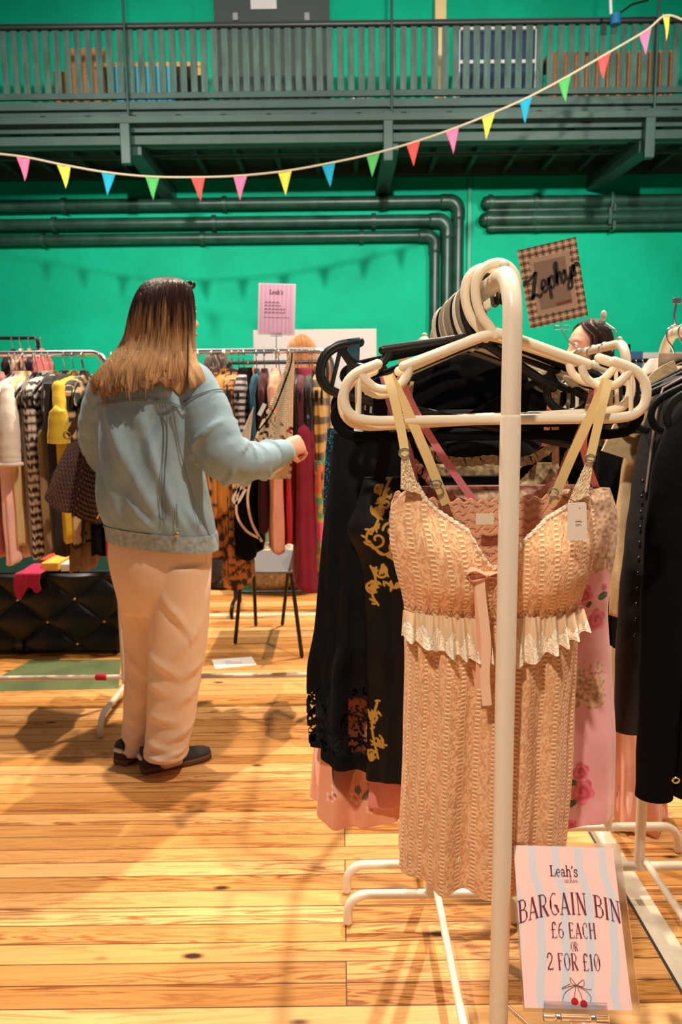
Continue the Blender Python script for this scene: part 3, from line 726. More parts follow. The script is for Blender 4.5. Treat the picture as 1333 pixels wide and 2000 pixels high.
# lace frill
def frill(p0, p1, yb0, yb1, phase):
    NU, NV = 260, 110
    u = np.linspace(0, 1, NU)[None, :]; v = np.linspace(0, 1, NV)[:, None]
    px = p0+(p1-p0)*u
    x0 = np.interp(px, [p0, p1], [at(p0, 1190, GYc)[0], at(p1, 1190, GYc)[0]])
    zt = at(960, 1184, GYc)[2]; sc_n = .004*np.abs(np.sin(u*PI*6+phase))
    zb_ = np.interp(u, [0, .5, 1], [at(960, yb0, GYc-.05)[2], at(960, (yb0+yb1)/2+6, GYc-.06)[2], at(960, yb1, GYc-.06)[2]])-sc_n
    Z = zt+(zb_-zt)*v
    uu = (px-785)/(1135-785)
    x = x0+.006*v*(u-.5)
    y = GYc-.054*np.sin(np.clip(uu, .015, .985)*PI)**.6-.010-.016*v+(.002+.010*v)*np.sin(u*34+phase+1.5*np.sin(u*9))+.0015*np.sin(u*90)*(1-v)
    y = np.maximum(y, .9842-.03*np.clip((np.abs(px-978)-26)/40, 0, 1))
    # embroidery towards the hem
    n1 = vnoise(u*70, v*30, 9)
    Uc = (u*6+phase/PI) % 1-.5
    fan = np.abs(Uc) < .5*np.clip((v-.34)/.42, 0, 1)**.6*(.8+.4*n1)
    flow = .5+.5*np.cos(np.hypot(Uc*22, (v-.80)*19))*np.cos(np.arctan2((v-.80)*.8, Uc)*5)
    emb = np.clip(np.where(fan, .35+.9*flow*n1*1.5, 0)+np.exp(-((v-.985)/.03)**2)*1.0, 0, 1)
    alpha = np.clip(.78+.4*emb, 0, 1)
    hole = (v > .93) & (vnoise(u*190, v*40, 4) > .72); alpha = np.where(hole, .1, alpha)
    c = mixc(np.array(lin(244, 210, 168)), np.array(lin(254, 244, 224)), emb)
    dpart(grid('lace_frill', np.stack([x+0*v, y+0*v, Z], -1), M_cream_lace, None, DL, col=c, hgt=emb*1.5, alpha=alpha, solid=.0008))
frill(786, 940, 1246, 1286, .4)
frill(985, 1133, 1290, 1240, 1.1)
# straps: from the hanger notch to the cup points and back panel
def P3(px, py, Y): return tuple(at(px, py, Y)-DL)
st = [((757, 733), (768, 770), (784, 840), (792, 888)), ((1189, 741), (1178, 790), (1164, 850), (1153, 898))]
for k, s in enumerate(st):
    mb = MB(); ribbon(mb, [P3(*s[0], 1.036)]+[P3(*p, 1.030) for p in s[1:]], .0125); mb.obj('strap', M_strap, dress)
for k, s in enumerate([((760, 733), (790, 790), (830, 880), (872, 985)), ((1186, 741), (1160, 800), (1118, 890), (1078, 985))]):
    mb = MB(); ribbon(mb, [P3(*s[0], 1.04), P3(*s[1], 1.045), P3(*s[2], 1.055), P3(*s[3], 1.075)], .014); b = mb.obj('strap', M_strap, dress)
    cx, cy = ((852, 946) if k == 0 else (1080, 962)); p = np.array(P3(cx, cy, 1.062))
    MB().tube([tuple(p+np.array((math.cos(a)*.0075, -.002, math.sin(a)*.006))) for a in np.linspace(0, 2*PI, 17)[:-1]], .0014, 6, closed=True).obj('ring_slider', M_chrome, b)
    cx, cy = ((790, 884) if k == 0 else (1152, 896)); p = np.array(P3(cx, cy, 1.03))
    MB().tube([tuple(p+np.array((math.cos(a)*.007, -.002, math.sin(a)*.006))) for a in np.linspace(0, 2*PI, 17)[:-1]], .0014, 6, closed=True).obj('ring_slider', M_chrome, dress)
for k, (t0, t1, b0, b1) in enumerate([((784, 888), (797, 888), (783, 955), (822, 965)), ((1146, 900), (1159, 900), (1108, 985), (1150, 968))]):
    a, b, c, d = [np.array(at(*p, 1.033)) for p in (t0, t1, b0, b1)]
    u = np.linspace(0, 1, 40)[None, :, None]; v = np.linspace(0, 1, 60)[:, None, None]
    G = (a*(1-u)+b*u)*(1-v)+(c*(1-u)+d*u)*v
    n1 = vnoise(u[..., 0]*16, v[..., 0]*22, k); G[..., 1] -= .002*n1
    dpart(grid('lace_tab', G, M_cream_lace, None, DL, col=mixc(np.array(lin(222, 190, 140)), np.array(lin(250, 236, 205)), n1), hgt=n1*2, alpha=np.where(n1 > .12, 1, .3), solid=.001))
# ribbon bow
M_rib = mat('peach_satin_ribbon', lin(240, 176, 140), .32, sheen=.3)
M_rib2 = mat('pale_satin_ribbon', lin(246, 206, 176), .35, sheen=.3)
FY = .983
def bow_tail(pts, w_, m, nm='ribbon_tail', nr=(0, -1, .0)):
    mb = MB(); ribbon(mb, [P3(*p) for p in pts], w_, nr, 30); mb.obj(nm, m, dress)
bow_tail([(938, 1122, FY), (940, 1160, FY), (950, 1250, FY-.0), (948, 1320, FY), (952, 1378, FY)], .013, M_rib2)
bow_tail([(936, 1120, FY+.001), (936, 1170, FY+.001), (939, 1260, FY+.001), (937, 1345, FY)], .012, M_rib)
bow_tail([(1002, 1122, FY), (1003, 1140, FY), (1001, 1190, FY+.002)], .010, M_rib)
mb = MB(); ribbon(mb, [P3(950, 1122, FY), P3(925, 1112, FY-.006), P3(914, 1120, FY-.004), P3(922, 1132, FY), P3(950, 1124, FY+.002)], .012, (0, -.3, 1), 30); mb.obj('bow', M_rib, dress)
mb = MB(); ribbon(mb, [P3(950, 1122, FY), P3(985, 1112, FY+.03), P3(1000, 1120, FY+.008), P3(985, 1130, FY+.03), P3(950, 1124, FY+.002)], .012, (0, -.3, 1), 30); mb.obj('bow', M_rib, dress)
# sewn label inside the back
a = at(930, 1003, 1.07); b = at(965, 1024, 1.07)
MB().box(tuple((a+b)/2-DL), (b[0]-a[0], .001, a[2]-b[2])).obj('care_label', mat('cream_label', lin(236, 222, 190), .6), dress, smooth=False)
# price tag on the right strap
TY = .972
tg = empty('price_tag', at(1128, 1018, TY), 'small white price tag hanging on the right cup of the peach dress', 'tag')
TL = np.array(tg.location)
pc = [(1110, 983), (1146, 981), (1147, 1055), (1108, 1056)]
cs = [np.array(at(*p, TY))-TL for p in pc]
rc = []
for i in range(4):
    p, a, b = cs[i], cs[i-1], cs[(i+1) % 4]
    da = (a-p)/np.linalg.norm(a-p)*.003; db = (b-p)/np.linalg.norm(b-p)*.003
    for t in np.linspace(0, 1, 4): rc.append(p+da*(1-t)**2+db*t**2)
MB().prism([(p[0], p[2]) for p in rc], -.0006, .0006).obj('card', mat('tag_card', lin(240, 226, 212), .6), tg, smooth=False)
MB().tube([tuple(p) for p in cat_rom([np.array(at(1133, 992, TY-.002))-TL, np.array(at(1120, 978, 1.01))-TL, np.array(at(1084, 962, 1.05))-TL], 14)], .0005, 5).obj('string', M_black_plastic, tg)
# ================================================================ lettering
def arcp(cx, cy, rx, ry, a0, a1, n=14):
    return [(cx+rx*math.cos(math.radians(a)), cy+ry*math.sin(math.radians(a))) for a in np.linspace(a0, a1, n)]
K, T = .105, .045      # thick and thin strokes of a tall condensed face with little serifs
def srf(x, y, w=.09): return ([(x-w, y), (x+w, y)], .035)
GL = {
 'A': (.50, [([(.06, 0), (.25, 1)], T), ([(.25, 1), (.44, 0)], K), ([(.12, .30), (.37, .30)], T), srf(.06, 0), srf(.44, 0)]),
 'B': (.46, [([(.10, 0), (.10, 1)], K), ([(.10, 1)]+arcp(.22, .77, .17, .23, 90, -90)+[(.10, .54)], T), ([(.10, .54)]+arcp(.24, .27, .19, .27, 90, -90)+[(.10, 0)], T), srf(.08, 0), srf(.08, 1), ([(.385, .65), (.385, .88)], .07), ([(.425, .14), (.425, .40)], .08)]),
 'R': (.50, [([(.10, 0), (.10, 1)], K), ([(.10, 1)]+arcp(.22, .74, .18, .26, 90, -90)+[(.10, .48)], T), ([(.24, .48), (.45, 0)], K), srf(.10, 0), srf(.08, 1), srf(.45, 0, .07), ([(.39, .62), (.39, .86)], .07)]),
 'G': (.50, [(arcp(.27, .5, .20, .5, 60, 300, 24), T), ([(.08, .3), (.08, .7)], .085), ([(.46, 0.10), (.40, .30), (.30, .44)], K*.9), ([(.25, .46), (.44, .40)], T)]),
 'I': (.24, [([(.12, 0), (.12, 1)], K), srf(.12, 0), srf(.12, 1)]),
 'N': (.54, [([(.10, 0), (.10, 1)], T), ([(.10, 1), (.44, 0)], K), ([(.44, 0), (.44, 1)], T), srf(.10, 0), srf(.08, 1), srf(.44, 1)]),
 'E': (.44, [([(.10, 0), (.10, 1)], K), ([(.06, 1), (.38, 1)], T), ([(.10, .52), (.30, .52)], T), ([(.06, 0), (.40, 0)], T), ([(.38, 1), (.38, .86)], T), ([(.40, 0), (.40, .16)], T), ([(.30, .44), (.30, .60)], T)]),
 'C': (.46, [(arcp(.26, .5, .19, .5, 50, 310, 24), T), ([(.075, .25), (.075, .75)], .09), ([(.39, .88), (.39, .72)], .06)]),
 'H': (.54, [([(.10, 0), (.10, 1)], K), ([(.44, 0), (.44, 1)], K), ([(.10, .55), (.44, .55)], T), srf(.10, 0), srf(.10, 1), srf(.44, 0), srf(.44, 1)]),
 'O': (.50, [(arcp(.25, .5, .19, .5, 0, 360, 30), T), ([(.065, .28), (.065, .72)], .085), ([(.435, .28), (.435, .72)], .085)]),
 'F': (.42, [([(.10, 0), (.10, 1)], K), ([(.06, 1), (.38, 1)], T), ([(.10, .55), (.30, .55)], T), ([(.38, 1), (.38, .86)], T), srf(.10, 0)]),
 '6': (.46, [(arcp(.24, .28, .17, .28, 0, 360, 24), T), ([(.075, .28), (.10, .62), (.20, .88), (.36, 1)], .075), ([(.41, .18), (.41, .38)], .075)]),
 '2': (.46, [(arcp(.23, .76, .17, .24, 190, -20, 14)+[(.36, .56), (.12, .18), (.06, 0)], .075), ([(.04, .03), (.42, .03)], .07), ([(.42, 0), (.42, .14)], T), ([(.07, .70), (.07, .80)], .09)]),
 '1': (.28, [([(.14, 0), (.14, 1)], K), ([(.14, 1), (.04, .86)], T), srf(.14, 0)]),
 '0': (.50, [(arcp(.25, .5, .19, .5, 0, 360, 30), T), ([(.065, .28), (.065, .72)], .085), ([(.435, .28), (.435, .72)], .085), ([(.12, .12), (.38, .88)], .03)]),
 '\u00a3': (.48, [([(.40, .84)]+arcp(.27, .80, .13, .20, 40, 180, 10)+[(.14, .5), (.14, .10), (.06, 0)], .08), ([(.04, 0), (.42, 0)], T), ([(.02, .52), (.34, .52)], T), ([(.42, 0), (.44, .14)], T)]),
 'L': (.74, [([(.20, 0), (.20, 1)], .15), ([(.02, 1), (.40, 1)], .07), ([(.02, 0), (.66, 0)], .07), ([(.66, 0), (.68, .30)], .08)]),
 'e': (.58, [(arcp(.30, .33, .22, .33, 0, 300, 24), .08), ([(.08, .35), (.52, .35)], .07), ([(.09, .2), (.09, .48)], .12)]),
 'a': (.62, [([(.12, .55)]+arcp(.28, .45, .17, .21, 120, 0, 10)+[(.45, .08), (.56, .02), (.62, .05)], .10), (arcp(.28, .18, .19, .18, 0, 360, 20), .08)]),
 'h': (.70, [([(.16, 0), (.16, 1.04)], .13), ([(.02, 1.04), (.16, 1.04)], .07), ([(.16, .45), (.30, .64), (.44, .62), (.53, .46), (.53, 0)], .11), ([(.0, 0), (.30, 0)], .07), ([(.40, 0), (.68, 0)], .07)]),
 "'": (.26, [([(.12, 1.02), (.14, .88), (.06, .76)], .12)]),
 's': (.52, [([(.44, .54), (.38, .64), (.22, .66), (.10, .56), (.12, .42), (.28, .35), (.42, .26), (.43, .10), (.30, 0), (.14, .02), (.07, .14)], .095), ([(.45, .46), (.45, .66)], .06), ([(.06, 0), (.06, .2)], .06)]),
 ' ': (.26, []),
 # thin handwriting
 'r_': (.34, [([(.0, .05), (.10, .42), (.14, .50), (.22, .44), (.30, .46)], .05), ([(.12, .42), (.08, 0), (.16, 0), (.34, .1)], .05)]),
 'a_': (.44, [(arcp(.18, .22, .16, .22, 60, 400, 18)+[(.32, .05), (.44, .08)], .05)]),
 'c_': (.38, [(arcp(.20, .22, .17, .22, 50, 320, 16)+[(.38, .12)], .05)]),
 'h_': (.46, [([(.0, .1), (.18, .6), (.22, .95), (.14, .9), (.08, .3), (.06, 0)], .05), ([(.06, .05), (.18, .40), (.28, .40), (.28, .05), (.34, 0), (.46, .1)], .05)]),
 'i_': (.24, [([(.0, .1), (.10, .45), (.08, .05), (.14, 0), (.24, .1)], .05), ([(.12, .66), (.14, .68)], .07)]),
 'v_': (.38, [([(.02, .42), (.10, .44), (.14, 0), (.28, .44), (.38, .40)], .05)]),
 'e_': (.36, [([(.02, .14), (.22, .24), (.24, .42), (.12, .44), (.06, .2), (.14, .02), (.36, .12)], .05)]),
 # heavy slanted script
 'Z*': (.86, [([(.02, .70), (.06, .92), (.30, .84), (.86, 1.10)], .10), ([(.86, 1.10), (.66, .78), (.30, .12), (.16, -.06)], .16), ([(.10, -.04), (.40, .08), (.66, -.10), (.80, .02)], .11)]),
 'e*': (.50, [([(.04, .18), (.34, .30), (.40, .50), (.26, .56), (.12, .36), (.12, .10), (.24, .0), (.46, .14)], .10)]),
 'p*': (.56, [([(.04, .20), (.20, .56), (.04, -.20), (.0, -.46)], .12), ([(.14, .34), (.36, .56), (.48, .40), (.40, .10), (.22, .02), (.14, .12)], .10)]),
 'h*': (.60, [([(.04, .1), (.36, .92), (.30, 1.06), (.20, .84), (.06, 0)], .11), ([(.12, .26), (.34, .54), (.42, .46), (.36, .12), (.44, 0), (.58, .14)], .11)]),
 'y*': (.58, [([(.02, .36), (.14, .54), (.12, .16), (.24, .04), (.44, .30)], .11), ([(.52, .56), (.40, .0), (.26, -.40), (.06, -.40), (.14, -.16), (.56, .14)], .10)]),
 'r*': (.48, [([(.02, .22), (.18, .58), (.10, .02)], .12), ([(.14, .36), (.30, .56), (.44, .54), (.44, .44)], .11)]),
}
CURVY = set('Gs236\u00a3Oeah') | {k for k in GL if k.endswith(('_', '*'))}
def text_mesh(mb, glyphs, x, y, h, warp, track=.06, wscale=1.0, slant=0, bold=1.0):
    """flat strokes of height h from (x, y); warp maps the flat (x, y) onto the thing"""
    for g in glyphs:
        adv, strokes = GL[g]
        for pts, w_ in strokes:
            p = np.array(pts, float)
            if len(p) > 2:
                p = cat_rom(p, max(12, 4*len(p)))
            else: p = np.array([p[0]*(1-t)+p[1]*t for t in np.linspace(0, 1, 6)])
            p[:, 0] = (p[:, 0]+slant*p[:, 1])*wscale
            p = p*h+np.array((x, y)); t = np.gradient(p, axis=0); t /= np.linalg.norm(t, axis=1)[:, None]+1e-9
            nrm = np.stack([-t[:, 1], t[:, 0]], 1)*w_*h*bold/2
            L = [warp(*q) for q in p+nrm]; R = [warp(*q) for q in p-nrm]; n = len(p)
            mb.add(L+R, [(i, n+i, n+i+1, i+1) for i in range(n-1)])
        x += (adv*wscale+track)*h
    return x
def text_w(glyphs, h, track=.06, wscale=1.0): return sum((GL[g][0]*wscale+track)*h for g in glyphs)-track*h
def centre(mb, glyphs, cx, y, h, warp, **kw):
    tw = text_w(glyphs, h, kw.get('track', .06), kw.get('wscale', 1.0))
    text_mesh(mb, glyphs, cx-tw/2, y, h, warp, **kw)
M_ink = mat('burgundy_ink', lin(112, 28, 42), .6); M_ink2 = mat('dark_brown_ink', lin(78, 34, 40), .6)
M_inkblk = mat('black_ink', (.02, .018, .016), .6); M_cherry = mat('cherry_red', lin(196, 18, 40), .4)

# tag text
mb = MB(); ax = np.array((0, -.0008, 0))
tw = lambda x, y: tuple(np.array((y, -.0008, -x))+np.array((0, 0, 0)))
text_mesh(mb, ['\u00a3', '6'], -.003, -.003, .0075, lambda x, y: (y+.001, -.0008, -x-.002), bold=1.2, track=.1); mb.obj('lettering', M_inkblk, tg, smooth=False)

# ---------------------------------------------------------------- bargain sign
Yt, Yb_ = .990, .882
pTL, pTR = at(1009, 1652, Yt), at(1203, 1655, Yt); pBL = at(1025, 1967, Yb_); pBR = at(1236, 1975, Yb_)
sgn = empty('price_sign', (pBL+pBR)/2, 'pink and white striped bargain price sign at the bottom right, beside the white upright', 'sign')
SL = np.array(sgn.location)
ex = (pTR-pTL+pBR-pBL)/2; SW = np.linalg.norm(ex); ex /= SW
ez = (pTL+pTR)/2-(pBL+pBR)/2; ez -= ex*ez.dot(ex); SH = np.linalg.norm(ez); ez /= SH
en = np.cross(ex, ez); en = en if en[1] < 0 else -en
def SP(x, y, o=0.0): return tuple(ex*x*SW+ez*y*SH+en*o)   # x -.5..5, y 0..1
def sheet_uv(name, x0, x1, y0, y1, nx, ny, o, m, colf=None, alpha=None, parent=sgn, S=SP, solid=0):
    u = np.linspace(x0, x1, nx); v = np.linspace(y0, y1, ny); U, V = np.meshgrid(u, v)
    P = np.array([[S(a, b, o) for a in u] for b in v])
    ob = grid(name, P, m, parent, (0, 0, 0), col=colf(U, V) if colf else None, smooth=False, solid=solid); ob.location = (0, 0, 0); return ob
def stripes(U, V):
    w_ = .03*np.sin(V*6.5+1)+.012*np.sin(V*17)
    q = ((U+.5+w_)*4.3+.33) % 1
    c = mixc(np.array(lin(240, 198, 190)), np.array(lin(206, 203, 212)), (q < .36).astype(float))
    return c
M_sign = mat('sign_paper', attr=True, rough=.45)
sheet_uv('paper', -.5, .5, 0, 1, 150, 40, 0, M_sign, stripes, solid=.0008)
M_lam = mat('laminate_film', (.9, .9, .9), .12, trans=1.0)
fr = MB()
for x0, x1, y0, y1 in ((-.515, -.5, -.02, 1.02), (.5, .575, -.03, 1.03), (-.5, .5, 1.0, 1.028), (-.5, .5, -.025, 0)):
    vs = [SP(x, y, o) for o in (-.0004, .0004) for x, y in ((x0, y0), (x1, y0), (x1, y1), (x0, y1))]
    fr.add(vs, [(0, 1, 2, 3), (7, 6, 5, 4), (0, 4, 5, 1), (1, 5, 6, 2), (2, 6, 7, 3), (3, 7, 4, 0)])
fr.obj('laminate_edge', M_lam, sgn, smooth=False)
asp = SH/SW
flat = lambda x, y: SP(x, y/asp, .0012)          # x, y in sheet widths
mb = MB(); centre(mb, list("Leah's"), -.02, .805*asp, .092, flat, track=.015, wscale=.86); mb.obj('lettering', M_ink2, sgn, smooth=False)
mb = MB(); centre(mb, ['a_', 'r_', 'c_', 'h_', 'i_', 'v_', 'e_'], .045, .765*asp, .052, flat, track=.0); mb.obj('lettering', M_ink, sgn, smooth=False)
def bend(x, y): return SP(x, (y-.32*(x-.03)**2)/asp, .0012)
mb = MB(); centre(mb, list('BARGAIN BIN'), .0, .565*asp, .185, bend, track=.055, wscale=1.02); mb.obj('lettering', M_ink, sgn, smooth=False)
mb = MB(); centre(mb, list('\u00a36 EACH'), .02, .418*asp, .128, flat, track=.06, wscale=.96); mb.obj('lettering', M_ink, sgn, smooth=False)
mb = MB(); centre(mb, list('OR'), .015, .340*asp, .074, flat, track=.03, wscale=.9); mb.obj('lettering', M_ink, sgn, smooth=False)
mb = MB(); centre(mb, list('2 FOR \u00a310'), -.005, .226*asp, .134, flat, track=.05, wscale=.92); mb.obj('lettering', M_ink, sgn, smooth=False)
# cherries under a bow
mb = MB()
def stroke2(pts, w_, S=flat, n=18):
    p = cat_rom(pts, n); t = np.gradient(p, axis=0); t /= np.linalg.norm(t, axis=1)[:, None]; nr = np.stack([-t[:, 1], t[:, 0]], 1)*w_/2
    mb.add([S(*q) for q in p+nr]+[S(*q) for q in p-nr], [(i, n+i, n+i+1, i+1) for i in range(n-1)])
by = .115*asp+.03
for pts in ([(0, by), (-.05, by+.06), (-.045, by+.015), (0, by)], [(0, by), (.07, by+.045), (.065, by-.005), (0, by)], [(0, by), (-.07, by-.01), (-.13, by-.03), (-.13, by-.02), (-.06, by+.01)], [(0, by), (.08, by-.025), (.14, by-.03)], [(0, by), (-.1, by-.05), (-.135, by-.10), (-.14, by-.13)], [(0, by), (.09, by-.045), (.125, by-.09), (.115, by-.13)], [(-.005, by), (-.02, by-.06), (-.03, by-.10)], [(.0, by), (.03, by-.06), (.045, by-.11)]):
    stroke2(pts, .005)
mb.obj('motif', M_ink, sgn, smooth=False)
mb = MB()
for cx, cy in ((-.030, by-.125), (.052, by-.142)):
    ps = [(cx+.034*math.cos(a), cy+.030*math.sin(a)-.004*abs(math.cos(a))) for a in np.linspace(0, 2*PI, 25)[:-1]]
    mb.add([SP(x, y/asp, .0011) for x, y in ps], [tuple(range(24))])
mb.obj('motif', M_cherry, sgn, smooth=False)
# acrylic clip that holds the sign
cl = empty('sign_clip', SL, 'clear acrylic clip gripping the lower edge of the bargain sign', 'clip')
def CP(x, y, o): return SP(x, y, o)
def obox(mb, x0, x1, y0, y1, o0, o1):
    vs = [CP(x, y, o) for o in (o0, o1) for x, y in ((x0, y0), (x1, y0), (x1, y1), (x0, y1))]
    return mb.add(vs, [(3, 2, 1, 0), (4, 5, 6, 7), (0, 1, 5, 4), (1, 2, 6, 5), (2, 3, 7, 6), (3, 0, 4, 7)])
obox(MB(), -.32, .26, -.035, .045, .0025, .004).obj('jaw', M_clear, cl, smooth=False)
obox(MB(), -.32, .26, -.035, .03, -.005, -.003).obj('jaw', M_clear, cl, smooth=False)
for x0, x1 in ((-.33, -.22), (-.17, .10), (.15, .27)):
    MB().cyl(CP(x0, -.05, 0), CP(x1, -.05, 0), .0048, 16).obj('barrel', M_clear, cl)
for x0, x1 in ((-.215, -.18), (.105, .14)):
    MB().cyl(CP(x0, -.05, 0), CP(x1, -.05, 0), .0044, 16).obj('spring', M_chrome, cl)
MB().add([CP(-.10, -.06, .003), CP(.06, -.06, .003), CP(-.02, -.14, .003), CP(-.10, -.06, -.003), CP(.06, -.06, -.003), CP(-.02, -.14, -.003)], [(0, 1, 2), (5, 4, 3), (0, 3, 4, 1), (1, 4, 5, 2), (2, 5, 3, 0)]).obj('fork', M_clear, cl, smooth=False)
pf = np.array(CP(-.02, -.12, 0)); pb = np.array((XR+.013, .962, .47))-SL
MB().tube([tuple(pf), tuple(pf+np.array((0, 0, -.05))), (pf[0]-.01, pf[1]+.0, pb[2]), tuple(pb)], .003, 10).obj('stem', M_clear, cl)

# ---------------------------------------------------------------- small striped sign on the far rail
LY = 3.24
def flat_sign(name, px4, Y, label, group=None):
    c = [at(x, y, Y) for x, y in px4]
    o = empty(name, (c[2]+c[3])/2, label, 'sign', group); L = np.array(o.location)
    ex = ((c[1]-c[0])+(c[2]-c[3]))/2; w_ = np.linalg.norm(ex); ex = ex/w_
    ez = (c[0]+c[1])/2-(c[2]+c[3])/2; h_ = np.linalg.norm(ez); ez = ez/h_
    en = np.cross(ex, ez); en = en if en[1] < 0 else -en
    return o, (lambda x, y, o_=0.0: tuple(ex*x*w_+ez*y*h_+en*o_)), w_, h_
ls, LP, lw, lh = flat_sign('price_sign', [(506, 553), (578, 554), (576, 656), (503, 653)], LY, 'small pink striped sign clipped above the rail beyond the woman')
def lst(U, V):
    q = ((U+.5)*9) % 1; c = mixc(np.array(lin(236, 170, 200)), np.array(lin(226, 196, 228)), (q < .5).astype(float))
    edge = (np.abs(U) > .455) | (V < .03) | (V > .97); return mixc(c, np.array(lin(230, 214, 224)), edge.astype(float))
sheet_uv('paper', -.5, .5, 0, 1, 90, 60, 0, M_sign, lst, parent=ls, S=LP, solid=.001)
la = lh/lw; lf = lambda x, y: LP(x, y/la, .0015)
mb = MB(); centre(mb, list("Leah's"), -.02, .79*la, .115, lf, track=.015, wscale=.9, bold=1.4); mb.obj('lettering', M_ink, ls, smooth=False)
mb = MB()
for r, (y, n, x0) in enumerate(((.615, 13, -.34), (.555, 14, -.34), (.485, 18, -.34), (.42, 18, -.34))):
    for k in range(n):
        x = x0+k*.032+.01*(k % 3 == 0); hh = .025+.015*((k*7+r*3) % 3)
        stroke2([(x, y*la), (x+.014, y*la+hh), (x+.022, y*la)], .008, lf, 6)
for k in range(14): stroke2([(-.34+k*.05, .33*la), (-.325+k*.05, .33*la+.03), (-.31+k*.05, .33*la)], .009, lf, 6)
mb.obj('lettering', M_ink, ls, smooth=False)
def rail_clip(loc, top, label, m=M_clear, w_=.05):
    e = empty('sign_clip', loc, label, 'clip'); t = np.array(top)-np.array(loc)
    MB().tube([(0, -.016, .0), (0, -.02, .02), tuple(t*.6), tuple(t)], .003, 8).obj('stem', m, e)
    MB().tube([(.0, .017*math.cos(a), .017*math.sin(a)) for a in np.linspace(.4, 5.6, 18)], .003, 8).obj('rail_grip', m, e)
    MB().box((t[0], t[1], t[2]+.005), (w_, .008, .014)).obj('jaw', m, e, smooth=False, bevel=.002)
    return e
# ================================================================ other garments on the white racks
def garment_px(name, label, cat, Y, rows, m, group=None, rz=0, top=None, **kw):
    """rows: (left px, right px, py, half depth) of the outline where the thing hangs, at distance Y"""
    R = [(at(a, y, Y)[0], at(b, y, Y)[0], at((a+b)/2, y, Y)[2], d) for a, b, y, d in rows]
    x0 = (R[0][0]+R[0][1])/2; z0 = R[0][2]
    prof = [(z-z0, (b-a)/2, d, (a+b)/2-x0) for a, b, z, d in R]
    return garment(name, label, cat, group, (x0, Y, z0), rz, prof, m, **kw), np.array((x0, Y, z0))
def lp2(L, px, py, Y): p = at(px, py, Y); return (p[0]-L[0], p[2]-L[2])
def strap_px(parent, L, pts, w_, m, name='strap'):
    mb = MB(); ribbon(mb, [tuple(at(x, y, Y)-L) for x, y, Y in pts], w_); return mb.obj(name, m, parent)

# pink floral slip with tan lace
Y2 = 1.195
L2 = at((820+1192)/2, 955, Y2)
roses = [(1168, 1212, .016), (1140, 1160, .014), (1130, 1502, .0145), (1134, 1540, .019), (1110, 1602, .010), (1125, 1130, .013), (1185, 1150, .006)]
leaves = [(1182, 1166, .010, .3), (1112, 1520, .010, -.3), (1112, 1560, .010, .2), (1105, 1535, .008, .6), (1120, 1618, .008, .0), (1150, 1180, .006, 1.0)]
def pink_col(x, y, z):
    c = np.ones(x.shape+(3,))*np.array(lin(234, 168, 172))
    fr = y < .03
    for px, py, r in roses:
        cx, cz = lp2(L2, px, py, Y2-.04); d = np.hypot(x-cx, (z-cz)*.9); a = np.arctan2(z-cz, x-cx)
        msk = (d < r*(1+.13*np.sin(5*a+px))) & fr
        pet = .5+.5*np.sin(d/r*10+a*1.0+1.2*np.sin(a*3)*(d/r))
        cc = mixc(np.array(lin(168, 22, 62)), np.array(lin(244, 128, 150)), np.clip(pet*.45+.5*d/r, 0, 1)); c = np.where(msk[..., None], cc, c)
    for px, py, r, t in leaves:
        cx, cz = lp2(L2, px, py, Y2-.04); X_ = (x-cx)*math.cos(t)+(z-cz)*math.sin(t); Z_ = -(x-cx)*math.sin(t)+(z-cz)*math.cos(t)
        msk = ((X_/r)**2+(Z_/(r*.62))**2 < 1) & fr
        c = np.where(msk[..., None], mixc(np.array(lin(30, 62, 40)), np.array(lin(88, 118, 84)), (np.abs(Z_) < r*.08).astype(float)), c)
    # tan lace at the top and on the inset panel
    zt = lp2(L2, 1170, 1100, Y2)[1]
    scal = .012*np.abs(np.sin(x*90)); n1 = vnoise(x*260, z*260, 2); n2 = vnoise(x*170+5, z*170, 3)
    lace = (z > zt-scal+.25*(.14-np.abs(x)))
    zp0, zp1 = lp2(L2, 1140, 1358, Y2)[1], lp2(L2, 1140, 1275, Y2)[1]; xp = lp2(L2, 1166, 1300, Y2)[0]
    pan = (z > zp0-.5*scal) & (z < zp1) & (x < xp+.004*np.sin(z*500)) & fr & (n2+.9*(zp1-z)/(zp1-zp0) > .55)
    lc = mixc(np.array(lin(150, 112, 84)), np.array(lin(226, 190, 158)), np.clip((n1*1.2+n2*.5)-.3, 0, 1))
    return np.where((lace | pan)[..., None], lc, c)
M_pinkf = mat('pink_floral_satin', attr=True, rough=.42, sheen=.3, bump=(18, .3, .006), spec=.4)
o2, L2 = garment_px('slip_dress', 'pink satin slip with red roses and tan lace, just behind the peach dress', 'dress', Y2,
    [(820, 1192, 955, .02), (800, 1206, 1010, .05), (800, 1202, 1070, .06), (815, 1188, 1150, .055), (815, 1186, 1230, .055), (805, 1196, 1360, .06), (800, 1200, 1480, .065), (800, 1196, 1585, .067)], M_pinkf,
    nu=420, nv=420, fold=.005, k=6, seed=4, colf=pink_col, hem=.006)
M_pinkst = mat('pink_strap', lin(222, 130, 140), .5)
strap_px(o2, L2, [(1172, 745, 1.09), (1160, 800, 1.10), (1140, 870, 1.12), (1166, 955, Y2)], .011, M_pinkst)
strap_px(o2, L2, [(782, 735, 1.08), (810, 800, 1.09), (858, 880, 1.10), (925, 978, 1.12)], .011, M_pinkst)
strap_px(o2, L2, [(748, 735, 1.09), (765, 800, 1.10), (800, 880, 1.11), (815, 960, Y2)], .009, mat('mauve_strap', lin(170, 110, 130), .5))

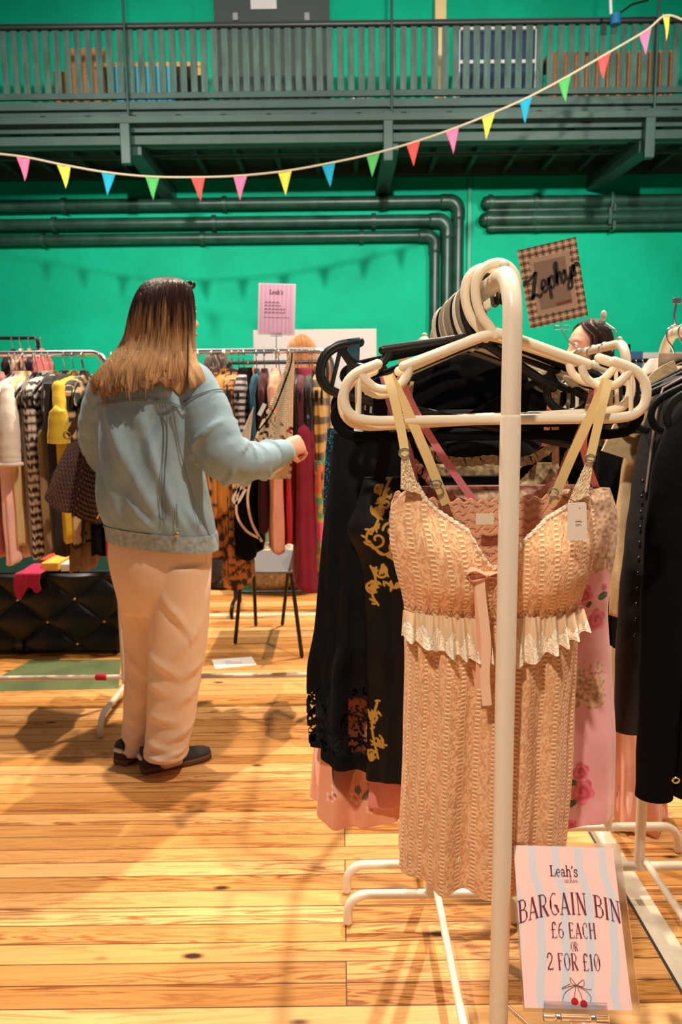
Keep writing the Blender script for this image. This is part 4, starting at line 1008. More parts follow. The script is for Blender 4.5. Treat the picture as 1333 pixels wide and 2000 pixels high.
# black dress with gold embroidery
Y3 = 1.225
L3 = at((712+1010)/2, 930, Y3)
def spiral(cx, cz, r, turns, a0, s=1):
    return [(cx+s*r*(1-t*.85)*math.cos(a0+t*turns*6.28), cz+r*(1-t*.85)*math.sin(a0+t*turns*6.28)) for t in np.linspace(0, 1, 22)]
goldp = []
for px, py, r, a, s in ((737, 1055, .020, 1.8, 1), (765, 1035, .014, 0, -1), (748, 1120, .012, 2.5, 1), (728, 1155, .012, .8, 1), (755, 985, .011, 1.2, 1), (738, 1000, .010, 3, -1), (775, 1085, .012, 2, 1), (742, 960, .008, 1, 1), (732, 1410, .010, 1, 1), (738, 1455, .011, 2, -1), (727, 1485, .009, .5, 1), (760, 930, .008, .5, -1)):
    cx, cz = lp2(L3, px, py, Y3-.045); goldp.append(spiral(cx, cz, r, 1.25, a, s))
for pts in ([(725, 1110), (735, 1135), (728, 1165), (740, 1185)], [(770, 930), (752, 965), (742, 1010), (728, 1040)], [(727, 1065), (745, 1085), (762, 1080), (772, 1062)], [(738, 1380), (728, 1430), (740, 1490)], [(755, 1140), (770, 1150), (780, 1140)]):
    q = cat_rom(pts, 12); goldp.append([lp2(L3, *p, Y3-.045) for p in q])
leafs = []
for k in range(120):
    g = goldp[k % len(goldp)]; i = (k*5) % (len(g)-1); leafs.append((g[i][0]+.004*math.cos(k*2.4), g[i][1]+.004*math.sin(k*2.4), k*1.1))
def gold_col(x, y, z):
    d = np.full(x.shape, 1e9); fr = y < .01
    for g in goldp: d = np.minimum(d, dpoly(x, z, g))
    t = np.clip((.0023-d)/.0007, 0, 1)
    for cx, cz, a in leafs:
        X_ = (x-cx)*math.cos(a)+(z-cz)*math.sin(a); Z_ = -(x-cx)*math.sin(a)+(z-cz)*math.cos(a)
        t = np.maximum(t, np.clip((1-(X_/.0058)**2-(Z_/.0023)**2)*3, 0, 1))
    t = t*fr*(.75+.25*np.sin(x*3000+z*3000))
    return mixc(np.array((.0035, .003, .0035)), np.array(lin(212, 160, 72)), t)
M_gold = mat('black_gold_embroidery', attr=True, rough=.55, spec=.2, bump=(20, .3, .004))
o3, L3 = garment_px('dress', 'black dress with gold scroll embroidery, half hidden behind the left of the peach dress', 'dress', Y3,
    [(712, 1010, 930, .02), (696, 1020, 985, .045), (680, 1025, 1035, .055), (705, 1010, 1095, .05), (715, 1008, 1200, .055), (718, 1010, 1300, .06), (722, 1010, 1400, .062), (718, 1012, 1505, .064)], M_gold,
    nu=620, nv=520, fold=.006, k=6, seed=11, colf=gold_col, hem=.006)
strap_px(o3, L3, [(742, 760, 1.10), (745, 830, 1.13), (752, 880, 1.16), (742, 935, Y3-.02)], .020, M_black)
strap_px(o3, L3, [(1030, 760, 1.2), (1010, 850, 1.2), (985, 935, Y3)], .016, M_black)

# long black slip with lace hem at left
Y4 = 1.28
L4 = at(760, 845, Y4)
def lace_alpha(x, y, z):
    z0 = lp2(L4, 660, 1375, Y4-.05)[1]; n1 = vnoise(x*260, z*260, 6); n2 = vnoise(x*110+3, z*110, 8)
    inl = z < z0+.035*np.sin(x*38+y*50)
    open_ = inl & (n1*.6+n2*.5 > .52)
    z1 = lp2(L4, 660, 1468, Y4-.05)[1]
    return np.where(open_ & (z > z1), .0, 1.0)
M_blace = mat('black_lace_jersey', (.003, .003, .004), .8, alpha=True, spec=.15, bump=(16, .4, .006), var=(30, .3))
o4, _ = garment_px('slip_dress', 'long black slip with see-through lace hem at the left of the nearest rack', 'dress', Y4,
    [(652, 868, 845, .02), (642, 880, 950, .05), (634, 880, 1040, .06), (630, 880, 1120, .06), (624, 880, 1225, .062), (612, 885, 1300, .066), (608, 890, 1400, .07), (610, 892, 1462, .07)], M_blace,
    nu=420, nv=420, fold=.012, k=7, seed=21, alphaf=lace_alpha, hem=.012)
strap_px(o4, L4, [(690, 740, 1.2), (688, 790, 1.23), (684, 850, Y4)], .012, M_black)
strap_px(o4, L4, [(1060, 740, 1.28), (960, 790, 1.28), (850, 850, Y4)], .012, M_black)
# peach floral dress below it
Y5 = 1.36
L5 = at(740, 900, Y5)
def peach_col(x, y, z):
    c = np.ones(x.shape+(3,))*np.array(lin(236, 162, 128)); fr = y < .03
    for px, py, r, t in ((632, 1510, .011, .6), (640, 1500, .008, -.4), (675, 1470, .009, .3), (665, 1545, .011, 1.2), (622, 1548, .010, -.7), (682, 1545, .013, 1.0), (690, 1525, .006, .2), (617, 1488, .006, 1.2), (628, 1530, .012, 1.8)):
        cx, cz = lp2(L5, px, py, Y5-.06); X_ = (x-cx)*math.cos(t)+(z-cz)*math.sin(t); Z_ = -(x-cx)*math.sin(t)+(z-cz)*math.cos(t)
        c = np.where((((X_/r)**2+(Z_/(r*.42))**2 < 1) & fr)[..., None], np.array(lin(112, 92, 84)), c)
    for px, py, r in ((624, 1540, .012), (612, 1556, .009), (660, 1562, .010), (690, 1572, .010)):
        cx, cz = lp2(L5, px, py, Y5-.06); d = np.hypot(x-cx, z-cz); a = np.arctan2(z-cz, x-cx)
        msk = (d < r*(.55+.45*np.abs(np.cos(2.5*a)))) & fr
        c = np.where(msk[..., None], mixc(np.array(lin(226, 84, 50)), np.array(lin(248, 224, 200)), np.clip(d/r*1.3-.2, 0, 1)), c)
    return c
M_peachf = mat('peach_floral', attr=True, rough=.6, sheen=.2, bump=(18, .3, .005))
o5, _ = garment_px('dress', 'peach dress with grey leaves and orange lilies showing below the black lace hem', 'dress', Y5,
    [(690, 860, 900, .02), (668, 870, 1000, .05), (652, 868, 1150, .06), (636, 862, 1300, .065), (622, 855, 1420, .07), (608, 850, 1565, .074)], M_peachf, nu=360, nv=360, fold=.012, k=7, seed=31, colf=peach_col, hem=.02)
strap_px(o5, L5, [(720, 740, 1.3), (722, 820, 1.33), (725, 905, Y5)], .01, mat('peach_strap', lin(226, 150, 120), .6))
M_psat = cloth('pink_satin', lin(226, 140, 132), .4, .3)
o6, L6 = garment_px('slip_dress', 'plain pink satin slip, its hem showing under the gold-embroidered black dress', 'dress', 1.30,
    [(760, 1000, 900, .02), (740, 1010, 1000, .05), (735, 1005, 1200, .055), (728, 1000, 1400, .06), (722, 1000, 1552, .062)], M_psat, nu=96, nv=60, fold=.010, k=6, seed=5, hem=.012)
strap_px(o6, L6, [(790, 745, 1.28), (800, 820, 1.29), (810, 905, 1.3)], .01, M_psat)
# tan lace camisole in the middle
Y7 = 1.17
def lacefn(c0, c1, sc_=180, seed=0):
    def f(x, y, z):
        n1 = vnoise(x*sc_, z*sc_, seed); n2 = vnoise(x*sc_*2.3, z*sc_*2.3, seed+1); return mixc(np.array(c0), np.array(c1), np.clip(n1*1.3+n2*.4-.35, 0, 1))
    return f
M_lacec = mat('lace_cloth', attr=True, rough=.7, sheen=.2, bump=(90, .5, .004))
def neckline(o, L, Y, pts, m_hi, w_=.012):
    mb = MB(); p = cat_rom([tuple(at(x, y, Y)-L) for x, y in pts], 70); p[:, 2] += .003*np.abs(np.sin(np.arange(70)*.9)); ribbon(mb, p, w_, n=140); return mb.obj('lace_trim', m_hi, o)
M_tanl = mat('tan_lace_trim', lin(196, 168, 124), .7, bump=(220, .8, .003), var=(200, .4))
o7, L7 = garment_px('camisole', 'tan lace camisole showing between the cups of the peach dress', 'top', Y7+.08,
    [(838, 1092, 905, .012), (832, 1096, 960, .03), (835, 1090, 1060, .04), (840, 1085, 1250, .045)], M_lacec, nu=260, nv=200, fold=.004, k=6, seed=8, colf=lacefn(lin(120, 96, 60), lin(206, 178, 132), 160, 3))
neckline(o7, L7, Y7+.045, [(818, 868), (835, 880), (870, 900), (915, 905), (960, 900), (1010, 905), (1050, 895), (1088, 865)], M_tanl, .014)
strap_px(o7, L7, [(800, 745, 1.16), (800, 810, 1.17), (838, 905, Y7+.07)], .014, M_tanl)
strap_px(o7, L7, [(1090, 745, 1.2), (1085, 810, 1.2), (1086, 905, Y7+.07)], .012, M_tanl)
o8, L8 = garment_px('camisole', 'dusty pink lace camisole behind the right cup of the peach dress', 'top', Y7+.02,
    [(815, 1125, 948, .01), (805, 1140, 1000, .025), (810, 1130, 1100, .03), (815, 1120, 1240, .03)], M_lacec, nu=260, nv=160, fold=.004, k=6, seed=9, colf=lacefn(lin(120, 72, 62), lin(206, 140, 122), 150, 7))
M_dust = mat('dusty_lace_trim', lin(186, 122, 104), .7, bump=(220, .8, .003), var=(200, .4))
neckline(o8, L8, Y7-.008, [(808, 905), (828, 925), (850, 950), (880, 975), (930, 990), (1000, 985), (1060, 965), (1095, 930), (1112, 888)], M_dust, .013)
strap_px(o8, L8, [(1165, 745, 1.12), (1140, 830, 1.12), (1108, 895, Y7)], .012, M_dust)
o9, L9 = garment_px('camisole', 'rust lace camisole deep in the nearest rack, right of the white upright', 'top', 1.26,
    [(960, 1110, 940, .015), (955, 1112, 1000, .04), (955, 1110, 1250, .045)], M_lacec, nu=160, nv=120, fold=.004, k=6, seed=10, colf=lacefn(lin(110, 50, 34), lin(196, 104, 76), 140, 9))
M_rust = mat('rust_lace_trim', lin(196, 100, 74), .7, bump=(220, .8, .003), var=(160, .5))
neckline(o9, L9, 1.22, [(985, 945), (1010, 935), (1035, 910), (1062, 880)], M_rust, .014)
strap_px(o9, L9, [(1085, 700, 1.26), (1075, 790, 1.25), (1062, 885, 1.22)], .010, M_rust)
# black things that fill the middle of the rack
M_blk2 = cloth('black_satin', (.004, .004, .005), .6, 0, spec=.2)
BG = 'black clothes packed in the middle of the nearest rack'
for k, (Y, a, b, yt, hem, lab) in enumerate(((1.40, 742, 1150, 650, 1300, 'black jacket with raised shoulders in the middle of the nearest rack'), (1.34, 690, 1080, 800, 1330, 'plain black dress behind the peach floral one on the nearest rack'), (1.47, 735, 1100, 690, 1280, 'black blouse deep in the nearest rack, behind the raised-shoulder jacket'), (1.54, 740, 1080, 700, 1250, 'black top at the far end of the nearest rack'))):
    mid = (a+b)/2+12
    garment_px('jacket' if k == 0 else 'top', lab, 'clothes', Y, [(mid-35, mid+35, yt, .015), (mid-110, mid+110, yt+35, .03), (a+5, b-5, yt+85, .05), (a-8, b+8, yt+170, .055), (a, b, yt+350, .055), (a-5, b+5, hem, .06)], [M_black, M_blk2, M_blk2, M_black][k], nu=96, nv=60, fold=.008, k=7, seed=40+k)
def seq_col(x, y, z):
    n1 = vnoise(x*500, z*500, 1); return mixc(np.array((.008, .012, .02)), np.array(lin(30, 150, 170)), np.clip((n1-.55)*3, 0, 1)*(x < -.09))
o, L = garment_px('sequin_top', 'dark teal sequinned top, a glitter edge at the far left of the nearest rack', 'top', 1.33,
    [(640, 860, 835, .015), (636, 872, 900, .04), (632, 870, 1000, .05), (640, 860, 1110, .05)], mat('teal_sequins', attr=True, rough=.25, spec=.8), nu=300, nv=260, fold=.006, k=6, seed=17, colf=seq_col)
strap_px(o, L, [(692, 662, 1.118), (690, 715, 1.13), (685, 775, 1.2), (680, 835, 1.31)], .018, mat('teal_satin', lin(20, 70, 90), .4))
fh = flat_hanger((XR+.004, 1.135, HZ), 'wide black velvet hanger hanging low behind the cream ones', None, .02, M_velvet, w_=.232, drop=.098)
flat_hanger((XR-.003, 1.165, HZ), 'second wide black velvet hanger hanging low on the nearest rack', None, -.03, M_velvet, w_=.225, drop=.085)
flat_hanger((XR+.01, 1.45, HZ+.02), 'black hanger with a raised curved shoulder at the far right of the nearest rack', None, -.2, M_velvet, w_=.22, drop=.06, tilt=.06)

# ---------------------------------------------------------------- right rack: jackets, shirt, blouse
RX, RZ = .80, 1.497
def rx_hanger(y, label, rz=0, m=M_black_plastic, grp=None, x=RX): return flat_hanger((x, y, RZ), label, grp, rz, m)
M_char = cloth('charcoal_cloth', lin(48, 42, 42), .85, 0, spec=.2)
M_bei = cloth('beige_linen', lin(214, 184, 140), .85, .1, wr=.9)
M_wht = cloth('white_cotton', lin(232, 220, 208), .8, .1)
M_jet = cloth('jet_black_wool', (.0025, .0025, .003), .9, 0, spec=.1)
o, L = garment_px('jacket', 'long black jacket nearest the camera on the right rack', 'jacket', 1.36,
    [(1440, 1600, 735, .03), (1365, 1700, 800, .06), (1318, 1750, 880, .07), (1310, 1760, 1000, .075), (1310, 1760, 1250, .08), (1310, 1770, 1543, .085)], M_jet, nu=120, nv=70, fold=.008, k=5, seed=51)
def P2(px, py, Y): return tuple(at(px, py, Y)-L)
sleeve(o, [P2(1385, 800, 1.36), P2(1332, 900, 1.34), P2(1304, 1100, 1.32), P2(1290, 1350, 1.31), P2(1278, 1555, 1.31)], [.05, .046, .042, .038, .034], M_jet, flat=.8, seed=2)
p = np.array(P2(1321, 1524, 1.275))
MB().tube([tuple(p+np.array((math.cos(a)*.006, 0, math.sin(a)*.005))) for a in np.linspace(0, 2*PI, 15)[:-1]], .0018, 6, closed=True).obj('eyelet', M_chrome, o)
o, L = garment_px('jacket', 'charcoal jacket with pale seam lines, second on the right rack', 'jacket', 1.56,
    [(1360, 1460, 720, .03), (1315, 1510, 752, .05), (1295, 1540, 830, .06), (1285, 1550, 950, .065), (1275, 1555, 1150, .07), (1270, 1560, 1400, .07)], M_char, nu=110, nv=70, fold=.008, k=5, seed=52)
sleeve(o, [P2(1325, 775, 1.54), P2(1293, 870, 1.53), P2(1268, 1010, 1.51), P2(1246, 1200, 1.5), P2(1232, 1425, 1.5)], [.045, .046, .042, .040, .036], M_char, flat=.8, seed=4)
mb = MB(); mb.tube([P2(1333, 738, 1.50), P2(1296, 758, 1.50), P2(1285, 790, 1.485), P2(1272, 880, 1.475), P2(1262, 960, 1.47)], .0022, 6); mb.obj('seam', mat('grey_thread', lin(150, 132, 130), .6), o)
mb = MB()
for py in range(940, 1260, 30): mb.ell(P2(1256-(py-940)*.05, py, 1.47), (.003, .002, .004), 8, 6)
mb.obj('button_loop', mat('dark_metal', (.12, .12, .12), .3, 1), o)
o, L = garment_px('blouse', 'crinkled beige blouse with open collar, third on the right rack', 'blouse', 1.68,
    [(1300, 1420, 715, .03), (1270, 1450, 748, .05), (1232, 1480, 840, .055), (1214, 1490, 930, .06), (1206, 1490, 1050, .06), (1200, 1490, 1200, .065)], M_bei, nu=110, nv=70, fold=.012, k=6, seed=53)
mb = MB(); ribbon(mb, [P2(1315, 738, 1.63), P2(1268, 775, 1.61), P2(1236, 830, 1.60), P2(1212, 892, 1.60)], np.linspace(.05, .085, 24), n=24, th=.008); mb.obj('sleeve', M_bei, o)
mb = MB(); ribbon(mb, [P2(1325, 725, 1.62), P2(1290, 745, 1.61), P2(1262, 790, 1.60), P2(1240, 860, 1.60)], .05, n=20, th=.004); mb.obj('collar', M_bei, o)
o, L = garment_px('shirt', 'white shirt with a stiff collar, at the far end of the right rack', 'shirt', 1.80,
    [(1270, 1400, 700, .03), (1245, 1420, 735, .045), (1205, 1440, 790, .05), (1196, 1450, 900, .055), (1192, 1450, 1060, .055)], M_wht, nu=96, nv=60, fold=.010, k=6, seed=54)
mb = MB(); ribbon(mb, [P2(1286, 712, 1.76), P2(1320, 712, 1.75), P2(1380, 715, 1.76)], .05, n=16, th=.004); mb.obj('collar', M_wht, o)
o, L = garment_px('camisole', 'black lace camisole peeping out between the white shirt and the rose slip', 'top', 1.74, [(1170, 1290, 870, .02), (1168, 1300, 960, .04), (1186, 1300, 1080, .04), (1188, 1300, 1260, .04)], M_black, nu=80, nv=50, seed=55)
strap_px(o, L, [(1290, 720, 1.76), (1230, 800, 1.74), (1195, 872, 1.73)], .01, M_black)
for k, y in enumerate((1.36, 1.56, 1.68, 1.74, 1.80)):
    rx_hanger(y, ['black hanger under the long black jacket on the right rack', 'black hanger under the charcoal jacket on the right rack', 'black hanger under the beige blouse on the right rack', 'black hanger under the black lace camisole on the right rack', 'black hanger under the white shirt on the right rack'][k], (.05, -.04, .06, .02, -.05)[k])
for k, y in enumerate((1.44, 1.50, 1.62)):
    rx_hanger(y, 'spare black hanger among the jackets on the right rack', (.1, -.1, .15)[k], grp='spare hangers on the right rack')
RC = rail_clip((.80, 1.83, RZ), at(1322, 592, 1.83), 'clear clip with a chrome hook standing on the right rack, above the hangers', M_chrome, .02)
# second rack at right: pink skirt
M_pskirt = cloth('pale_pink_tulle', lin(238, 176, 156), .7, .3)
o, L = garment_px('skirt', 'pale pink skirt hanging behind the charcoal jacket on the far right rack', 'skirt', 2.22,
    [(1210, 1270, 1000, .03), (1200, 1275, 1150, .05), (1192, 1282, 1300, .06), (1186, 1290, 1450, .07), (1180, 1298, 1598, .08)], M_pskirt, nu=96, nv=50, fold=.014, k=7, seed=61, hem=.015)
strap_px(o, L, [(1230, 672, 2.22), (1235, 800, 2.22), (1240, 1005, 2.22)], .006, M_black)
flat_hanger((.782, 2.22, RZ-.005), 'black hanger carrying the pale pink skirt on the far right rack', None, .05)
o, L = garment_px('top', 'orange and black patterned top behind the charcoal jacket on the far right rack', 'top', 2.32,
    [(1225, 1280, 720, .02), (1180, 1330, 770, .04), (1178, 1330, 1000, .05), (1190, 1320, 1250, .055), (1200, 1310, 1438, .06)], mat('orange_leopard', attr=True, rough=.7), nu=120, nv=140, fold=.01, k=6, seed=62,
    colf=lambda x, y, z: mixc(np.array(lin(214, 120, 60)), np.array((.02, .015, .015)), (vnoise(x*60+z*10, z*60, 4) > .55).astype(float)))
flat_hanger((.782, 2.32, RZ-.005), 'black hanger carrying the orange and black top on the far right rack', None, -.05)
flat_hanger((.782, 2.45, RZ-.005), 'empty black hanger on the far right rack', None, .1)
ZC = at(1098, 640, 2.5)
rail_clip((.782, 2.5, RZ-.005), (ZC[0], 2.5, ZC[2]-.004), 'clear clip holding the plaid sign on the far right rack')
# white clip on the near bend of that rack
wc = at(1180, 640, 2.09)
e = empty('sign_clip', (.782, 2.13, 1.507), 'small white clip standing on the bend of the far right rack', 'clip')
q = np.array((.782, 2.13, 1.507))
MB().tube([(0, 0, .0), (-.008, 0, .03), tuple(at(1184, 632, 2.13)-q)], .004, 8).obj('stem', M_clear, e)
MB().ell(tuple(at(1180, 616, 2.13)-q), (.009, .006, .014), 14, 10).obj('jaw', mat('white_gloss', (.75, .74, .7), .4), e)
# plaid sign
zs2, ZP, zw, zh = flat_sign('shop_sign', [(1011, 489), (1125, 463), (1150, 616), (1036, 643)], 2.5, 'tilted sign with a tartan border and black script, above the right-hand racks')
za = zh/zw
def plaid(U, V):
    X = U; Y_ = V*za
    c = np.ones(U.shape+(3,))*np.array(lin(186, 150, 118))
    def band(q, per, o, w_): t = (q/per+o) % 1; return (np.abs(t-.5) < w_).astype(float)
    for q in (X, Y_):
        c = mixc(c, np.array(lin(52, 44, 50)), .75*band(q, .115, .2, .13)); c = mixc(c, np.array(lin(236, 214, 186)), .55*band(q, .115, .72, .09)); c = mixc(c, np.array(lin(150, 70, 60)), .6*band(q, .115, .95, .03))
    n1 = .012*np.sin(U*60)+.012*np.sin(V*70)
    inner = (np.abs(U) < .335+n1) & (V > .135+n1*.7) & (V < .865+n1*.7)
    c = np.where(inner[..., None], np.array(lin(186, 160, 138)), c)
    pan = (np.abs(U) < .27) & (V > .20) & (V < .80)
    return np.where(pan[..., None], np.array(lin(148, 124, 108)), c)
sheet_uv('paper', -.5, .5, 0, 1, 200, 260, 0, M_sign, plaid, parent=zs2, S=ZP, solid=.0015)
t_ = math.radians(14)
def zflat(x, y):
    X = -.34+x*math.cos(t_)-y*math.sin(t_); Y_ = .40*za+x*math.sin(t_)+y*math.cos(t_); return ZP(X, Y_/za, .002)
mb = MB(); text_mesh(mb, ['Z*', 'e*', 'p*', 'h*', 'y*', 'r*'], -.10, -.02, .33, zflat, track=-.05, wscale=.88, slant=.08, bold=1.25); mb.obj('lettering', M_inkblk, zs2, smooth=False)
mb = MB(); stroke2([(0.0, .235*za), (.13, .238*za), (.27, .245*za)], .03, lambda x, y: ZP(x, y/za, .002)); mb.obj('motif', mat('red_brown_ink', lin(150, 60, 44), .6), zs2, smooth=False)

# ================================================================ far racks
def rail_rack(name, x0, x1, y, zt, label, m_top, m_leg, bend=.07, foot=.36, lowz=.125, group=None):
    e = empty(name, (x0, y, 0), label, 'clothes rack', group); Lx = x1-x0; r = .0125
    pts = [(0, 0, zt-.16), (0, 0, zt-bend)]+arc_pts((bend, 0, zt-bend), bend, PI, PI/2, 8, (1, 0, 0), (0, 0, 1))[1:]
    pts += arc_pts((Lx-bend, 0, zt-bend), bend, PI/2, 0, 8, (1, 0, 0), (0, 0, 1))+[(Lx, 0, zt-.16)]
    MB().tube(pts, r, 14).obj('top_bar', m_top, e)
    for x in (0, Lx):
        MB().tube([(x, 0, .08), (x, 0, zt-.155)], r*1.05, 14).obj('upright', m_leg, e)
        h = foot; rr = .06; q = .085
        p = [(x, -h, r), (x, -h, q-rr)]+arc_pts((x, -h+rr, q-rr), rr, PI, PI/2, 8, (0, 1, 0), (0, 0, 1))[1:]+arc_pts((x, h-rr, q-rr), rr, PI/2, 0, 8, (0, 1, 0), (0, 0, 1))+[(x, h, r)]
        MB().tube(p, r, 12).obj('foot', m_leg, e)
    MB().tube([(0, 0, lowz), (Lx, 0, lowz)], r*.95, 12).obj('lower_rail', m_leg, e)
    return e
RYA = 3.25; ZA = 1.575
xA = at(196, 700, RYA)[0]+.03; xB0 = at(330, 690, RYA)[0]; xB1 = at(648, 692, RYA)[0]
ra = rail_rack('clothes_rack', -2.3, xA, RYA, ZA, 'chrome topped clothes rack at the left, its end behind the woman', M_chrome, M_white_tube)
rail_rack('clothes_rack', xB0, xB1, RYA, ZA, 'chrome topped clothes rack beyond the woman, right of her', M_chrome, M_white_tube)
mb = MB(); lx = at(195, 1321, 3.23)[0]-(-2.3)
mb.tube([(lx-.018, 0, .125), (lx+.018, 0, .125)], .0150, 12).obj('tape_wrap', mat('red_tape', lin(190, 20, 50), .5), ra)
def dots_c(base, dot, sc_, th):
    return lambda x, y, z: mixc(np.array(base), np.array(dot), (vnoise((x+y)*sc_, z*sc_, 3) > th).astype(float))
def stripes_c(a, b, per, duty=.5):
    return lambda x, y, z: mixc(np.array(a), np.array(b), (((z/per) % 1) < duty).astype(float))
def zig_c(x, y, z): q = ((z+.012*np.abs(((x*22+y*22) % 1)*2-1))/.034) % 1; return mixc(np.array((.01, .01, .01)), np.array(lin(228, 214, 200)), (q < .48).astype(float))
def plaid_c(x, y, z):
    c = np.ones(x.shape+(3,))*np.array(lin(214, 170, 90)); b1 = ((z/.075) % 1) < .45; b2 = (((x+y)/.06) % 1) < .35
    c = mixc(c, np.array((.02, .016, .012)), .85*b1); return mixc(c, np.array((.02, .016, .012)), .45*b2)
def floral_c(x, y, z):
    n1 = vnoise(x*40+y*40, z*40, 3); n2 = vnoise(x*25+y*25+7, z*25, 9); c = mixc(np.array(lin(206, 180, 60)), np.array(lin(96, 150, 110)), (n1 > .55).astype(float)); c = mixc(c, np.array(lin(226, 110, 70)), (n2 > .66).astype(float)); return mixc(c, np.array(lin(226, 80, 120)), ((n2 < .3)).astype(float))
def leo_c(x, y, z):
    n1 = vnoise((x+y)*55, z*48, 2); return mixc(np.array(lin(196, 128, 60)), np.array(lin(56, 28, 14)), (np.abs(n1-.55) < .13).astype(float))
M_pat = mat('patterned_cloth', attr=True, rough=.75, sheen=.15, bump=(24, .4, .005))
M_wire = M_black_plastic
# wire-hook hangers for the far rails: one kind, copied
FH = flat_hanger((0, 0, 0), 'black hanger with thin hook', None, PI/2, M_black_plastic, w_=.20)
FHl = [FH]
fh_used = [False]
def far_hanger(x, y, z, rz, label, grp):
    if not fh_used[0]: c = FH; fh_used[0] = True
    else: c = copy_tree(FH)
    c.location = (x, y, z); c.rotation_euler = (0, 0, rz); c['label'] = label; c['group'] = grp
    return c
def side_garment(px, wpx, hem, m, name, label, cat, seed, Y=RYA, zr=ZA-.0125, top=-.13, hw=.205, flare=.0, dev=0.0, colf=None, sl=None, grp=None, y_off=0, hang='A', fold=.008, narrow=1.0, ypx=900):
    yf = Y-hw*math.cos(dev)
    x = at(px, ypx, yf)[0]+hw*math.sin(dev)
    hd = max(.02, wpx*yf/1450/2*.9)
    ze = zz(hem, yf, px)-zr
    prof = [(-.062, .02, hd*.5), (-.085, .05, hd*.6), (top+.02, hw*.72, hd*.7), (top-.015, hw*.94, hd*.85), (top-.06, hw, hd), (ze*.5, hw*(narrow+1)/2, hd), (ze*.8, hw*narrow+flare*.5, hd*1.02), (ze, hw*narrow+flare, hd*1.08)]
    dense = colf is not None
    o = garment(name, label, cat, grp, (x, Y+y_off, zr), PI/2+dev, prof, m, nu=150 if dense else 64, nv=150 if dense else 40, fold=fold, k=6, seed=seed, colf=colf, hem=.01)
    if sl:
        zl, r0, r1, mm = sl
        sleeve(o, [(-hw*.9, 0, top-.01), (-hw*1.08, -hd*.3, top-.12), (-hw*1.1, -hd*.2, (top+zl)/2), (-hw*1.06, 0, zl)], [r0, r0*1.05, (r0+r1)/2, r1], mm, flat=.85, seed=seed)
    if hang:
        far_hanger(x, Y, zr, PI/2+dev, 'black hanger with a thin hook on the chrome rail '+('left of the woman' if hang == 'A' else 'right of the woman' if hang == 'B' else 'farther back'), {'A': 'hangers on the left chrome rail', 'B': 'hangers on the right chrome rail'}.get(hang, 'hangers on the far rails'))
    return o
C = lambda n, *rgb, **k: cloth(n, lin(*rgb), **k)
# left rail, from left to right
side_garment(-34, 40, 1090, C('rose_cloth', 214, 150, 150), 'dress', 'dusty rose dress at the left edge of the picture', 'dress', 100)
side_garment(4, 40, 1102, C('pale_pink_cloth', 240, 196, 190), 'dress', 'pale pink dress, leftmost on the left rail', 'dress', 101)
side_garment(26, 44, 1070, C('cream_satin', 214, 186, 136, rough=.45), 'trousers', 'cream satin trousers hanging below the white blouse on the left rail', 'trousers', 102, hw=.18, y_off=-.01, hang=None)
o = side_garment(22, 40, 885, M_wht, 'blouse', 'white blouse with a rolled cuff on the left rail', 'blouse', 103, hw=.205, top=-.14, sl=None)
sleeve(o, [(-.19, 0, -.15), (-.225, -.012, -.28), (-.235, -.01, -.40), (-.235, -.01, -.44)], [.028, .042, .045, .045], M_wht, flat=.9, seed=3)
MB().tube([(-.235+.046*math.cos(a), -.01+.042*math.sin(a), -.445) for a in np.linspace(0, 2*PI, 21)[:-1]], .008, 8, closed=True).obj('cuff', M_wht, o)
side_garment(46, 26, 1085, C('grey_cloth', 128, 118, 112), 'cardigan', 'grey cardigan between the white blouse and the spotted dress', 'cardigan', 104, y_off=.02)
o = side_garment(60, 34, 1090, M_pat, 'dress', 'black dress with broken white zigzag print on the left rail', 'dress', 105, colf=zig_c, hw=.20)
o = side_garment(110, 56, 1085, M_pat, 'dress', 'black dress with small white spots on its shoulders, left rail', 'dress', 106, colf=lambda x, y, z: mixc(np.array((.008, .008, .009)), np.array(lin(220, 210, 200)), ((vnoise((x+y)*70, z*70, 3) > .80) & (z > -.24)).astype(float)), top=-.10, dev=-.06)
o = side_garment(84, 26, 1082, C('khaki_cloth', 140, 118, 84), 'trousers', 'khaki trousers beneath the spotted dress on the left rail', 'trousers', 107, hw=.195, top=-.30, hang=None, y_off=-.022)
o = side_garment(120, 44, 1058, C('yellow_cotton', 218, 186, 52), 'jacket', 'mustard yellow jacket with a wide sleeve on the left rail', 'jacket', 108, hw=.21, top=-.13, sl=(-.36, .030, .050, C('yellow_cotton', 0, 0, 0)))
side_garment(131, 34, 1120, C('taupe_cloth', 126, 98, 70), 'skirt', 'taupe skirt hanging lower than the yellow jacket', 'skirt', 109, hw=.16, hang=None, y_off=.0)
side_garment(152, 34, 1070, M_pat, 'top', 'leopard print top beside the woven bag', 'top', 110, colf=dots_c((.015, .012, .01), lin(206, 170, 120), 48, .56), dev=-.1)
side_garment(176, 34, 1088, M_black, 'dress', 'plain black dress partly behind the woven bag', 'dress', 111)
side_garment(203, 30, 1098, C('coral_cloth', 226, 44, 62), 'dress', 'coral red dress hanging just left of the woman', 'dress', 112, hw=.19)
side_garment(226, 34, 1110, C('dark_brown_cloth', 36, 28, 26), 'coat', 'dark brown coat at the end of the left rail, beside the woman', 'coat', 113, hw=.19)
